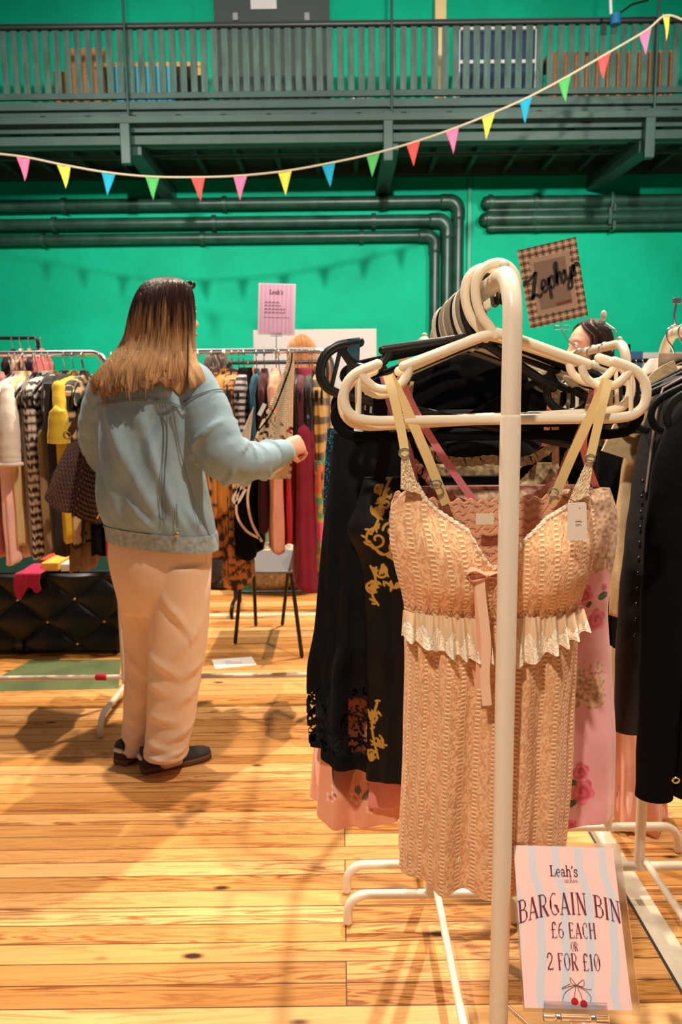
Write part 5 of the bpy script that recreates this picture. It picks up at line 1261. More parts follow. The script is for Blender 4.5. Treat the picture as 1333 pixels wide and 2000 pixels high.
# right rail
side_garment(405, 34, 880, C('spangled_black', 22, 20, 22, rough=.4), 'top', 'black spangled top next to the woman, right rail', 'top', 120)
side_garment(428, 36, 1010, C('mustard_cloth', 196, 124, 36), 'dress', 'mustard dress below her jacket sleeve on the right rail', 'dress', 121)
side_garment(412, 40, 1092, M_pat, 'skirt', 'brown leopard skirt by the woman\'s hip, right rail', 'skirt', 122, colf=leo_c, hw=.20, hang=None, y_off=-.02, top=-.4)
side_garment(448, 60, 1148, M_pat, 'dress', 'long orange dress with leopard blotches on the right rail', 'dress', 123, colf=lambda x, y, z: mixc(np.array(lin(222, 142, 58)), leo_c(x, y, z), (z > -1.0+.06*np.sin(y*40)).astype(float)), hw=.18, flare=.02)
side_garment(470, 36, 905, M_pat, 'jumper', 'black and white striped jumper on the right rail', 'jumper', 124, colf=stripes_c(lin(40, 32, 36), lin(206, 190, 192), .026), top=-.12)
side_garment(474, 54, 1088, M_black, 'skirt', 'black skirt under the crochet top on the right rail', 'skirt', 125, hw=.20, flare=.03, hang=None, top=-.35, y_off=-.015)
side_garment(496, 26, 930, C('teal_cloth', 24, 84, 104), 'top', 'teal top behind the striped jumper', 'top', 126)
side_garment(512, 30, 1040, C('wine_cloth', 76, 20, 30), 'dress', 'dark wine dress behind the crochet top', 'dress', 127)
side_garment(536, 36, 1078, C('dusty_peach', 220, 158, 132), 'dress', 'dusty peach dress directly below her hand', 'dress', 128, hw=.205, y_off=-.03, top=-.12)
side_garment(563, 30, 1066, C('red_satin', 206, 24, 46, rough=.35), 'dress', 'glossy red satin dress right of her hand', 'dress', 129)
side_garment(588, 30, 1020, C('burgundy_dark', 84, 22, 36), 'dress', 'dark burgundy dress beside the red satin one', 'dress', 130)
side_garment(596, 62, 1150, C('burgundy_cloth', 134, 24, 54), 'dress', 'long burgundy dress with a wide hem on the right rail', 'dress', 131, hw=.20, flare=.04, narrow=.9, top=-.3, hang=None, y_off=-.03)
side_garment(580, 26, 900, C('black_sequin', 16, 14, 18, rough=.3), 'top', 'black sequinned top right of the crochet top', 'top', 132)
side_garment(604, 26, 880, M_pat, 'top', 'black top with blue blossom on the right rail', 'top', 133, colf=lambda x, y, z: mixc(np.array((.01, .01, .014)), np.array(lin(110, 120, 190)), ((vnoise((x+y)*30, z*30, 6) > .72) & (z < -.25)).astype(float)))
side_garment(622, 36, 1000, M_pat, 'dress', 'yellow and black plaid dress at the right end of the right rail', 'dress', 134, colf=plaid_c)
side_garment(624, 40, 1112, M_pat, 'skirt', 'bright floral skirt under the plaid dress', 'skirt', 135, colf=floral_c, hw=.19, hang=None, top=-.45, y_off=-.02)
for k in range(12):
    x = at([20, 45, 68, 96, 160, 388, 440, 466, 545, 565, 610, 630][k], 690, RYA)[0]
    far_hanger(x, RYA, ZA-.0125, PI/2+.1*math.sin(k*2), 'black hanger with a thin hook on the chrome rail '+('left' if k < 5 else 'right')+' of the woman', 'hangers on the '+('left' if k < 5 else 'right')+' chrome rail')
rail_clip((at(540, 690, RYA)[0], RYA, ZA-.0125), tuple(at(540, 656, LY)), 'clear clip holding the small pink sign on the chrome rail')
# crochet top pulled out by the woman
CY = 2.93
def croc_al(x, y, z): return np.where(vnoise(x*110, z*110, 5)*.5+vnoise(x*60, z*60, 6)*.6 > .72, 0.0, 1.0)*1.0
def croc_c(x, y, z): 
    r = .5+.5*np.sin(z*900+8*np.sin(x*60)); return mixc(np.array(lin(196, 160, 116)), np.array(lin(246, 228, 196)), r*.8+.2*vnoise(x*200, z*200))
def croc_h(x, y, z): return .5+.5*np.sin(z*900+8*np.sin(x*60))
M_croc = mat('cream_crochet', attr=True, rough=.85, alpha=True, hgt=.003)
crows = [(566, 574, 685, .006), (556, 575, 720, .014), (540, 573, 760, .022), (522, 572, 800, .028), (500, 571, 850, .03), (484, 570, 900, .03), (470, 566, 935, .03)]
cro, CL = garment_px('crochet_top', 'cream crochet top held out from the rail by the woman', 'top', CY, crows, M_croc, nu=260, nv=260, fold=.006, k=5, seed=71, colf=croc_c, hgtf=croc_h,
    alphaf=lambda x, y, z: np.where((vnoise(x*130, z*110, 5)*.5+vnoise(x*70, z*70, 6)*.6 > .66) & ((vnoise(x*9, z*9, 2) > .5)), .0, 1.0))
M_croc2 = cloth('cream_knit', lin(232, 196, 164), .85, .2)
def CQ(px, py, Y=CY): return tuple(at(px, py, Y)-CL)
mb = MB(); g = np.array([[np.array(at(464+ (456-464)*0+(496-464)*u*(1-v*.2)+(-10)*v, 865+ (v*90)-u*70*(1-v), CY-.03)) for u in np.linspace(0, 1, 20)] for v in np.linspace(0, 1, 20)])
g[..., 1] += .012*np.sin(np.linspace(0, 5, 20))[None, :]
pn = grid('flap', g, M_croc2, None, CL, solid=.004); pn.parent = cro; pn.location = (0, 0, 0)
for pts, w_, mm in (([(490, 935), (484, 975), (492, 1020), (512, 1058)], .010, M_croc2), ([(468, 945), (462, 1000), (480, 1035), (508, 1052)], .010, M_croc2), ([(476, 945), (456, 972), (464, 982), (480, 955)], .012, M_wht), ([(571, 688), (566, 720), (535, 800), (505, 842)], .006, M_black)):
    mb = MB(); ribbon(mb, [CQ(x, y, CY-.04) for x, y in pts], w_, n=24); mb.obj('strap', mm, cro)
mb = MB(); mb.box(CQ(512, 800, CY-.045), (.016, .002, .05), Matrix.Rotation(.5, 3, 'Y')); mb.obj('swing_tag', M_paper, cro, smooth=False)
# pinned yellow tops behind the striped jumper
for px, lab in ((480, 'small yellow top, left of the pair behind the striped jumper'), (497, 'yellow and red top, right of the pair behind the striped jumper')):
    side_garment(px, 18, 760, M_pat, 'top', lab, 'top', px, Y=4.8, zr=zz(708, 4.8, 500)-.0125, colf=(lambda x, y, z: np.ones(x.shape+(3,))*np.array(lin(232, 206, 90))) if px == 480 else (lambda x, y, z: mixc(np.array(lin(232, 206, 90)), np.array(lin(220, 50, 40)), (z > -.18).astype(float))), hang='C', hw=.16, top=-.08, ypx=740)
rail_rack('clothes_rack', at(446, 712, 4.8)[0], at(640, 712, 4.8)[0], 4.8, zz(708, 4.8, 500), 'black clothes rack standing behind the right chrome rail', M_black_plastic, M_black_plastic, bend=.03, foot=.2)
# rack at far left, farther back
rcx0, rcx1 = at(-120, 655, 5.3)[0], at(74, 668, 5.3)[0]
rail_rack('clothes_rack', rcx0, rcx1, 5.3, zz(660, 5.3, 40), 'dark clothes rack farther back at the left edge', M_black_plastic, M_black_plastic, bend=.03, foot=.25)
for k, (px, cc, lab) in enumerate(((6, (30, 26, 28), 'black coat, leftmost on the farther left rack'), (22, (206, 190, 170), 'cream blouse on the farther left rack'), (40, (226, 160, 140), 'peach blouse on the farther left rack'), (54, (60, 48, 80), 'dark violet top on the farther left rack'), (64, (232, 120, 126), 'salmon pink top, rightmost on the farther left rack'))):
    side_garment(px, 16, 900, C('far_cloth_%d' % k, *cc), 'top', lab, 'clothes', 140+k, Y=5.3, zr=zz(660, 5.3, 40)-.0125, hang='C', hw=.18, ypx=720)
# rack far right with a row of hangers
rrx0, rrx1 = at(1215, 706, 4.4)[0], at(1420, 706, 4.4)[0]
rail_rack('clothes_rack', rrx0, rrx1, 4.4, zz(704, 4.4, 1270), 'black clothes rack in the background at the right edge', M_black_plastic, M_black_plastic, bend=.03)
for k in range(9):
    far_hanger(at(1228+k*13, 706, 4.4)[0], 4.4, zz(704, 4.4, 1270)-.0125, PI/2, 'black hanger on the background rail at the right edge', 'hangers on the background right rail')
    if k in (1, 3, 6):
        side_garment(1228+k*13, 20, 960, C('bgr_%d' % k, *((150, 120, 90), (200, 90, 70), (70, 70, 80))[k//3]), 'top', ['tan', 'brick red', 'slate'][k//3]+' top on the background rail at the right edge', 'clothes', 150+k, Y=4.4, zr=zz(704, 4.4, 1270)-.0125, hang=None, hw=.18, ypx=740)

# ================================================================ other things on the floor
# white board
Yw = 6.4
a, b = at(496, 700, Yw), at(736, 642, Yw); wdt = b[0]-a[0]; zt_ = b[2]
e = empty('display_board', ((a[0]+b[0])/2, Yw, 0), 'white freestanding board in the background behind the pink sign', 'board')
MB().box((0, 0, zt_-.55), (wdt, .03, 1.1)).obj('panel', mat('white_board', lin(176, 168, 162), .6), e, smooth=False, bevel=.006)
for s in (-1, 1):
    MB().box((s*(wdt/2-.04), 0, zt_/2-.28), (.04, .04, zt_-.56)).obj('leg', M_green_dk, e, smooth=False); MB().box((s*(wdt/2-.04), 0, .02), (.05, .5, .04)).obj('foot', M_green_dk, e, smooth=False)
for k, (p0, p1, c, lab) in enumerate(((1228, 1256, (40, 90, 130), 'small blue display board in the background at right'), (1262, 1345, (206, 200, 192), 'low white display board in the background at the right edge'))):
    a, b = at(p0, 720, 5.6), at(p1, 686, 5.6); wd_ = b[0]-a[0]; zt_ = b[2]
    e = empty('display_board', ((a[0]+b[0])/2, 5.6+.1*k, 0), lab, 'board')
    MB().box((0, 0, zt_-.35), (wd_, .03, .7)).obj('panel', mat('board_%d' % k, lin(*c), .5), e, smooth=False, bevel=.006)
    for s in (-1, 1): MB().box((s*(wd_/2-.02), .0, (zt_-.70)/2), (.03, .03, zt_-.70)).obj('leg', M_green_dk, e, smooth=False); MB().box((s*(wd_/2-.02), 0, .015), (.04, .4, .03)).obj('foot', M_green_dk, e, smooth=False)
# black padded trunk on castors
TYf = 3.93
ztop = zz(1119, TYf, 120); zbt = zz(1276, TYf, 120); xr_ = at(238, 1200, TYf)[0]; xl_ = xr_-1.55; dp = .48
tr = empty('padded_trunk', ((xl_+xr_)/2, TYf+dp/2, 0), 'black padded trunk with brass studs on castors under the left rail', 'trunk')
TL0 = np.array(tr.location)
M_trunk = mat('black_leather', (.003, .003, .003), .4, spec=.3, bump=(12, .2, .006))
MB().box((0, .02, (ztop+zbt)/2), (xr_-xl_, dp-.04, ztop-zbt)).obj('body', M_trunk, tr, smooth=False, bevel=.015)
st0 = [np.array(at(px, py, TYf)) for px, py in ((34, 1172), (145, 1171), (92, 1216), (202, 1214), (39, 1260), (149, 1260), (228, 1192))]
px_ = st0[1][0]-st0[0][0]; pz_ = (st0[0][2]-st0[4][2])
U = np.linspace(xl_, xr_, 260); V = np.linspace(zbt+.005, ztop-.005, 90); XX, ZZ = np.meshgrid(U, V)
qa = (XX-st0[0][0])/px_+(ZZ-st0[0][2])/pz_; qb = (XX-st0[0][0])/px_-(ZZ-st0[0][2])/pz_
hh = (np.abs(np.sin(PI*qa))*np.abs(np.sin(PI*qb)))**.45
em = np.minimum(1, np.minimum((XX-xl_), (xr_-XX))/.03)*np.minimum(1, np.minimum(ZZ-zbt, ztop-ZZ)/.02)
pf_ = grid('padded_front', np.stack([XX, TYf+.012-.035*hh*em, ZZ], -1), M_trunk, None, TL0); pf_.parent = tr; pf_.location = (0, 0, 0)
M_brass = mat('brass', lin(216, 176, 110), .3, 1)
for i in range(-14, 4):
    for j in range(0, 2):
        for h_ in (0, 1):
            x = st0[0][0]+px_*(i+.5*h_)+px_; z = st0[0][2]-pz_*(j+.5*h_)
            if xl_+.03 < x < xr_-.01 and zbt+.01 < z < ztop-.03:
                MB().ell((x-TL0[0], TYf+.006-TL0[1], z), (.009, .006, .009), 12, 8).obj('stud', M_brass, tr)
for px, py in ((40, 1285), (0, 0)):
    x = at(40, 1285, TYf)[0] if px else xl_+.12
    for yy in ((TYf+.05, TYf+dp-.06)):
        MB().cyl((x-.02-TL0[0], yy-TL0[1], .062), (x+.02-TL0[0], yy-TL0[1], .062), .061, 24).obj('castor', M_black_plastic, tr)
x = xr_-.05
for yy in (TYf+.05, TYf+dp-.06): MB().cyl((x-.015-TL0[0], yy-TL0[1], .062), (x+.015-TL0[0], yy-TL0[1], .062), .061, 24).obj('castor', M_black_plastic, tr)
# things on the trunk
def on_trunk(name, px0, px1, h_, yofs, dep, m, label, cat):
    a, b = at(px0, 1110, TYf+yofs), at(px1, 1110, TYf+yofs); x = (a[0]+b[0])/2
    return tag(MB().box((x, TYf+yofs+dep/2, ztop+h_/2+.001), (b[0]-a[0], dep, h_)).obj(name, m, None, (x, TYf+yofs+dep/2, ztop), smooth=False, bevel=.006), label, cat)
on_trunk('box', 80, 114, .05, .03, .2, mat('yellow_card', lin(226, 170, 60), .6), 'yellow box lying on the padded trunk', 'box')
on_trunk('box', 118, 150, .045, .02, .18, mat('white_card', lin(220, 210, 200), .6), 'white patterned box on the trunk beside the yellow one', 'box')
on_trunk('magazine', 78, 122, .02, .28, .18, mat('red_card', lin(206, 60, 50), .5), 'red and white magazine lying behind the yellow box on the trunk', 'magazine')
M_mag = cloth('magenta_cloth', lin(176, 30, 76), .8)
a = at(31, 1120, TYf-.03); b = at(82, 1120, TYf-.03); 
u = np.linspace(0, 1, 40); v = np.linspace(0, 1, 40); UU, VV = np.meshgrid(u, v)
drop = .12*(1-.35*UU)*(1+.25*np.sin(UU*9)); s1 = np.clip(VV*2, 0, 1); s2 = np.clip(VV*2-1, 0, 1)
Pm = np.stack([a[0]+(b[0]-a[0])*UU+.01*np.sin(VV*6), TYf+.22-.26*s1-.004*s2+.004*np.sin(UU*22)*s2-.005, ztop+.008+.02*np.sin(UU*7)**2*(1-s2)*np.sin(s1*PI)-drop*s2], -1)
o = grid('cloth', Pm, M_mag, None, (a[0], TYf, ztop), solid=.003); tag(o, 'crumpled magenta cloth hanging over the front edge of the trunk', 'cloth')
# chair
lg = [fl(460, 1258), fl(590, 1285), fl(500, 1223), fl(552, 1222)]
cx = sum(p[0] for p in lg)/4; cy = sum(p[1] for p in lg)/4
ch = empty('chair', (cx, cy, 0), 'grey plastic chair with thin black legs beyond the right rail', 'chair')
M_gseat = mat('grey_shell', lin(106, 102, 106), .5)
c0 = np.array((cx, cy, 0))
top = [at(476, 1118, 4.08), at(598, 1140, 3.95), at(488, 1112, 4.36), at(532, 1122, 4.36)]
sh = .455
cor = [(lg[0][0]+.05, lg[0][1]+.03), (lg[1][0]-.05, lg[1][1]+.04), (lg[3][0]+.06, lg[3][1]-.04), (lg[2][0]+.0, lg[2][1]-.04)]
for k, p in enumerate(lg):
    q = [cor[0], cor[1], cor[3], cor[2]][k]
    MB().tube([tuple(np.array((p[0], p[1], .012))-c0), tuple(np.array((q[0], q[1], sh))-c0)], .011, 10).obj('leg', M_black_plastic, ch)
sx0, sx1, sy0, sy1 = min(p[0] for p in cor)-.02, max(p[0] for p in cor)+.02, min(p[1] for p in cor)-.02, max(p[1] for p in cor)+.02
U, V = np.meshgrid(np.linspace(0, 1, 30), np.linspace(0, 1, 30))
Z = sh+.012-.02*np.sin(U*PI)*np.sin(V*PI)+.03*np.clip(V-.85, 0, 1)
o = grid('seat', np.stack([sx0+(sx1-sx0)*U, sy0+(sy1-sy0)*V, Z], -1), M_gseat, None, c0, solid=.012); o.parent = ch; o.location = (0, 0, 0)
bx = np.stack([sx1-.03+.10*V+.02*np.sin(U*PI), sy0+(sy1-sy0)*(.5+(U-.5)*(1-.15*V)), sh+.02+.38*V], -1)
o = grid('backrest', bx, M_gseat, None, c0, solid=.012); o.parent = ch; o.location = (0, 0, 0)
# silvery bag on the floor behind the chair
pb = fl(535, 1166)
bs = MB(); U, V = np.linspace(0, 2*PI, 60, endpoint=False), np.linspace(-PI/2, PI/2, 30)
Pb = np.array([[(.36*math.cos(v)*math.cos(u)*(1+.06*math.sin(5*u+3*v)), .20*math.cos(v)*math.sin(u)*(1+.08*math.sin(4*u)), max(.0, .17+.17*math.sin(v)*(1+.14*math.sin(3*u+1)))) for u in U] for v in V])
o = grid('bag', Pb, mat('silver_sequin_cloth', lin(150, 136, 116), .35, .5, bump=(60, 1, .01), var=(40, .4)), None, (0, 0, 0), closed=True, caps=True); o.location = (pb[0], pb[1]+.2, 0)
tag(o, 'silvery slumped bag lying on the floor behind the grey chair', 'bag')
# sheet of paper on the floor
pc_ = [fl(414, 1289), fl(492, 1283), fl(502, 1299), fl(421, 1307)]
c = sum(pc_)/4
o = MB().add([tuple(p+np.array((0, 0, .0015))) for p in pc_]+[tuple(p+np.array((0, 0, .0003))) for p in pc_], [(3, 2, 1, 0), (4, 5, 6, 7), (0, 1, 5, 4), (1, 2, 6, 5), (2, 3, 7, 6), (3, 0, 4, 7)]).obj('paper_sheet', M_paper, None, (c[0], c[1], 0), smooth=False)
tag(o, 'white printed sheet lying on the floorboards under the right rail', 'paper')
mb = MB(); exx = (pc_[1]-pc_[0]); eyy = (pc_[3]-pc_[0])
for r in range(3):
    for k in range(10 if r else 4):
        p = pc_[0]+exx*(.3+.04*k)+eyy*(.3+.15*r)+np.array((0, 0, .0022))-c; q = p+exx*.025
        mb.add([tuple(p), tuple(q), tuple(q+eyy*.07), tuple(p+eyy*.07)], [(0, 1, 2, 3)])
x_ = mb.obj('printing', mat('grey_ink', (.35, .35, .36), .7), o, smooth=False)
# ================================================================ people
M_skin = mat('skin', lin(226, 168, 140), .5, var=(20, .05), bump=(120, .08, .001))
def ring(c, a, b, yaw=0, n=36, sup=2.2, tilt=(0, 0)):
    out = []
    for k in range(n):
        t = 2*PI*k/n; x = math.copysign(abs(math.cos(t))**(2/sup), math.cos(t))*a; y = math.copysign(abs(math.sin(t))**(2/sup), math.sin(t))*b
        X = x*math.cos(yaw)-y*math.sin(yaw); Y = x*math.sin(yaw)+y*math.cos(yaw)
        out.append((c[0]+X, c[1]+Y, c[2]+tilt[0]*X+tilt[1]*Y))
    return out
def loft_prof(rows, n_out, yaw=0, sup=2.2, n=40, fold=None):
    q = cat_rom(rows, n_out); R = []
    for i, (x, y, z, a, b) in enumerate(q):
        r = np.array(ring((x, y, z), max(a, .004), max(b, .004), yaw, n, sup))
        if fold is not None:
            d = r-np.array((x, y, z)); L = np.linalg.norm(d[:, :2], axis=1)[:, None]+1e-6; r = r+d/L*fold(i/(n_out-1), np.arange(n)/n*2*PI)[:, None]
        R.append([tuple(p) for p in r])
    return R
def head(mb, c, yaw, s=1.0, pitch=0.0):
    """head with face looking along yaw (0 = +Y); c is the centre of the skull"""
    c = np.array(c); f = np.array((-math.sin(yaw), math.cos(yaw), 0)); r = np.array((math.cos(yaw), math.sin(yaw), 0))
    def W(x, y, z): return tuple(c+s*(r*x+f*(y*math.cos(pitch)+z*math.sin(pitch))+np.array((0, 0, 1))*(z*math.cos(pitch)-y*math.sin(pitch))))
    R = Matrix.Rotation(yaw, 3, 'Z')
    rows = [(0, .006, -.118, .024, .022), (0, .030, -.112, .036, .040), (0, .022, -.09, .050, .062), (0, .012, -.06, .060, .078), (0, .004, -.02, .068, .090), (0, 0, .02, .073, .096), (0, -.004, .06, .070, .090), (0, -.006, .09, .054, .070), (0, -.008, .108, .030, .040), (0, -.008, .114, .008, .010)]
    rr = []
    for x, y, z, a, b in cat_rom(rows, 26):
        rr.append([W(x+a*math.cos(t), y+b*math.sin(t), z) for t in np.linspace(0, 2*PI, 33)[:-1]])
    mb.loft(rr)
    mb.tube([W(0, .092, .012), W(0, .103, -.018), W(0, .112, -.036), W(0, .100, -.046)], [s*.007, s*.009, s*.0125, s*.009], 10)   # nose
    for sx in (-1, 1):
        mb.ell(W(sx*.012, .099, -.042), (s*.008,)*3, 10, 8)
        mb.tube([W(sx*.012, .092, .026), W(sx*.034, .088, .030), W(sx*.052, .070, .022)], s*.007, 8)  # brow
        mb.tube([W(sx*.071, -.006, .014), W(sx*.081, -.016, .020), W(sx*.083, -.022, .0), W(sx*.076, -.010, -.030)], s*.007, 8) # ear
    mb.tube([W(-.022, .086, -.068), W(0, .095, -.065), W(.022, .086, -.068)], [s*.003, s*.006, s*.003], 8)
    mb.tube([W(-.020, .085, -.077), W(0, .094, -.077), W(.020, .085, -.077)], [s*.003, s*.007, s*.003], 8)
    mb.ell(W(0, .075, -.104), (s*.02,)*3, 12, 8)
    return W
def eyes(parent, W, L, s=1.0, iris=(.10, .05, .02)):
    L = np.array(L); me = mat('eye_white', (.8, .78, .74), .2); mi = mat('eye_iris', iris, .2); ml = mat('lip', lin(188, 96, 92), .45)
    for sx in (-1, 1):
        MB().ell(tuple(np.array(W(sx*.031, .081, .006))-L), (.0115*s,)*3, 16, 10).obj('eye', me, parent)
        MB().ell(tuple(np.array(W(sx*.031, .0895, .006))-L), (.0052*s,)*3, 12, 8).obj('iris', mi, parent)
    MB().tube([tuple(np.array(W(x, y+.0035, z))-L) for x, y, z in ((-.021, .086, -.072), (-.008, .0965, -.069), (0, .0975, -.0705), (.008, .0965, -.069), (.021, .086, -.072))], .0042*s, 8).obj('lips', ml, parent)
def hand(mb, w, d, palm_n, thumb_side, s=1.0, curl=1.2, spread=.02):
    """w wrist point, d pointing direction, palm_n = direction the palm faces"""
    w = np.array(w, float); d = np.array(d, float); d /= np.linalg.norm(d); n = np.array(palm_n, float); n -= d*n.dot(d); n /= np.linalg.norm(n); t = np.cross(d, n)*thumb_side
    P = lambda a, b, c: tuple(w+s*(d*a+t*b+n*c))
    mb.loft([[P(a, bb*wd, cc*tk) for bb, cc in [(math.cos(q), math.sin(q)) for q in np.linspace(0, 2*PI, 19)[:-1]]] for a, wd, tk in ((-.03, .026, .020), (0, .027, .019), (.03, .037, .016), (.06, .041, .014), (.082, .040, .012), (.092, .036, .010))])
    for k, (b, L) in enumerate(((.030, .072), (.011, .080), (-.009, .074), (-.028, .058))):
        a0 = np.array((.078, b*1.0, 0)); pts = [a0-np.array((.02, 0, 0)), a0]; ang = 0; p = a0.copy(); seg = [L*.45, L*.32, L*.23]
        for j, q in enumerate(seg):
            ang += curl*(.75, .95, .7)[j]
            for _ in range(2):
                p = p+np.array((math.cos(ang)*q/2, spread*(1.5-k)*q/.05/2*.4, math.sin(ang)*q/2)); pts.append(p.copy())
        mb.tube([P(*x) for x in pts], [s*x for x in np.linspace(.0092, .0066, len(pts))], 10)
    pts = [(.018, .022, .006), (.034, .044, .014), (.052, .054, .026), (.072, .050, .036), (.086, .042, .040)]
    mb.tube([P(*x) for x in pts], [s*x for x in (.014, .012, .0105, .0095, .008)], 10)
    return P
def locks(parent, fn, n, m, name='hair_lock', r=.006, L=(0, 0, 0), seed=0, merged=True, vlen=(.75, 1.0)):
    """fn(u, v) -> point on the hair surface; strands laid along v with their own small offset"""
    q = np.random.default_rng(seed); mb = MB()
    for k in range(n):
        u = q.uniform(0, 1); v1 = q.uniform(*vlen); v0 = q.uniform(0, .12); du = q.uniform(-.025, .025); w_ = q.uniform(.5, 1.2)*r
        vs = np.linspace(v0, v1, 16); wob = q.uniform(0, 6.28)
        pts = [np.array(fn(u+du*t+.008*math.sin(5*t+wob)*t, t, .003+.006*q.uniform(0, 1)*t))-np.array(L) for t in vs]
        mb.tube([tuple(p) for p in pts], [w_*(.5+.5*min(1, (t-v0)*6))*(1-.75*max(0, (t-v1+.25)/.25)) for t in vs], 6, flat=.5)
    return mb.obj(name, m, parent)
def hair_mat(name, top, tip, z0, z1):
    m = bpy.data.materials.new(name); m.use_nodes = True; nt = m.node_tree; p = nt.nodes['Principled BSDF']; L = nt.links.new
    tc = nd(nt, 'ShaderNodeTexCoord'); sp = nd(nt, 'ShaderNodeSeparateXYZ'); L(tc.outputs['Object'], sp.inputs[0])
    mp = nd(nt, 'ShaderNodeMapping'); mp.inputs['Scale'].default_value = (48, 48, 3); L(tc.outputs['Object'], mp.inputs[0])
    n = nd(nt, 'ShaderNodeTexNoise', i_Scale=1.0, i_Detail=3.0); L(mp.outputs[0], n.inputs['Vector'])
    n2 = nd(nt, 'ShaderNodeMath', operation='MULTIPLY_ADD'); n2.inputs[1].default_value = .30; L(n.outputs[0], n2.inputs[0]); L(sp.outputs[2], n2.inputs[2])
    mr = nd(nt, 'ShaderNodeMapRange'); mr.inputs[1].default_value = z0+.15; mr.inputs[2].default_value = z1+.15; L(n2.outputs[0], mr.inputs[0])
    cr = nd(nt, 'ShaderNodeValToRGB'); e = cr.color_ramp.elements; mid = tuple(.5*(a+b) for a, b in zip(top, tip))
    e[0].position = 0; e[0].color = (*tuple(.55*a+.45*b for a, b in zip(top, tip)), 1); e[1].position = 1; e[1].color = (*top, 1)
    for q, c in ((.16, tip), (.42, tuple(.8*a for a in tip)), (.62, mid), (.86, top)): x = e.new(q); x.color = (*c, 1)
    L(mr.outputs[0], cr.inputs[0]); L(cr.outputs[0], p.inputs['Base Color']); p.inputs['Roughness'].default_value = .38; p.inputs['Specular IOR Level'].default_value = .5
    b = nd(nt, 'ShaderNodeBump'); b.inputs['Strength'].default_value = .7; b.inputs['Distance'].default_value = .006; mp2 = nd(nt, 'ShaderNodeMapping'); mp2.inputs['Scale'].default_value = (160, 160, 5); L(tc.outputs['Object'], mp2.inputs[0])
    n3 = nd(nt, 'ShaderNodeTexNoise', i_Scale=1.0, i_Detail=2.0); L(mp2.outputs[0], n3.inputs['Vector']); L(n3.outputs[0], b.inputs['Height']); L(b.outputs[0], p.inputs['Normal'])
    return m
# ---------------------------------------------------------------- the woman in the denim jacket
PYW = 2.62
def W_(px, py, Y=PYW): return at(px, py, Y)
def mpp(Y=PYW): return Y/1450*.985
root = empty('person', (W_(305, 1490)[0], PYW, 0), 'long-haired person in pale denim jacket and cream trousers, seen from behind, reaching right', 'person')
RL = np.array(root.location)
hc = np.array(W_(331, 616, 2.62)); hyaw = math.radians(-40)
sh_r = np.array(W_(388, 752, 2.60)); el_r = np.array(W_(447, 902, 2.56)); wr_r = np.array(W_(553, 882, 2.80))
sh_l = np.array(W_(205, 760, 2.64)); el_l = np.array(W_(196, 900, 2.74)); wr_l = np.array(W_(215, 900, 2.92))
bm_ = MB()
WH = head(bm_, hc, hyaw, 1.0, -.12)
neck = np.array(W_(318, 700, 2.615))
bm_.tube([tuple(hc+np.array((-.005, -.015, -.07))), tuple(neck), tuple(neck+np.array((-.01, 0, -.06)))], [.055, .055, .07], 20)
yawT = math.radians(-12)
def row(l, r, y, b, Y=PYW): a, c = W_(l, y, Y), W_(r, y, Y); return ((a[0]+c[0])/2, Y, (a[2]+c[2])/2, (c[0]-a[0])/2, b)
bm_.loft(loft_prof([row(270, 345, 722, .05), row(225, 375, 745, .075), row(212, 380, 800, .095), row(222, 378, 900, .10), row(225, 385, 980, .10), row(222, 400, 1060, .11), row(232, 398, 1120, .10)], 24, yawT))
ank_r = np.array((W_(330, 1470, 2.60)[0], 2.60, .075)); ank_l = np.array((W_(262, 1455, 2.72)[0], 2.72, .075))
hip_r = np.array(W_(350, 1100, 2.60)); hip_l = np.array(W_(268, 1100, 2.66))
kn_r = np.array(W_(338, 1290, 2.585)); kn_l = np.array(W_(275, 1285, 2.70))
for h, k, a in ((hip_r, kn_r, ank_r), (hip_l, kn_l, ank_l)):
    bm_.tube([tuple(p) for p in cat_rom([h, k, a], 14)], list(np.interp(np.linspace(0, 2, 14), [0, 1, 1.4, 2], [.085, .06, .055, .04])), 18)
    bm_.tube([tuple(a+np.array((-.01, -.005, -.038))), tuple(a+np.array((.035, .018, -.046)))], [.026, .014], 14)
for s, e, wv in ((sh_r, el_r, wr_r), (sh_l, el_l, wr_l)):
    bm_.tube([tuple(s), tuple(e)], [.05, .042], 16); bm_.tube([tuple(e), tuple(wv)], [.042, .028], 16)
dirr = (wr_r-el_r)/np.linalg.norm(wr_r-el_r)
hand(bm_, wr_r+dirr*.012+np.array((0, -.01, .012)), dirr*.8+np.array((.25, .0, .10)), (-.25, .9, -.35), -1, 1.0, .9)
dl = (wr_l-el_l)/np.linalg.norm(wr_l-el_l); hand(bm_, wr_l, dl, (1, 0, 0), 1, .96, .9)
body = bm_.obj('body', M_skin, None, RL, remesh=.0062, smooth_it=3); body.parent = root; body.location = (0, 0, 0)
eyes(root, WH, RL)
def rp(mb, name, m, **k):
    o = mb.obj(name, m, None, RL, **k); o.parent = root; o.location = (0, 0, 0); return o
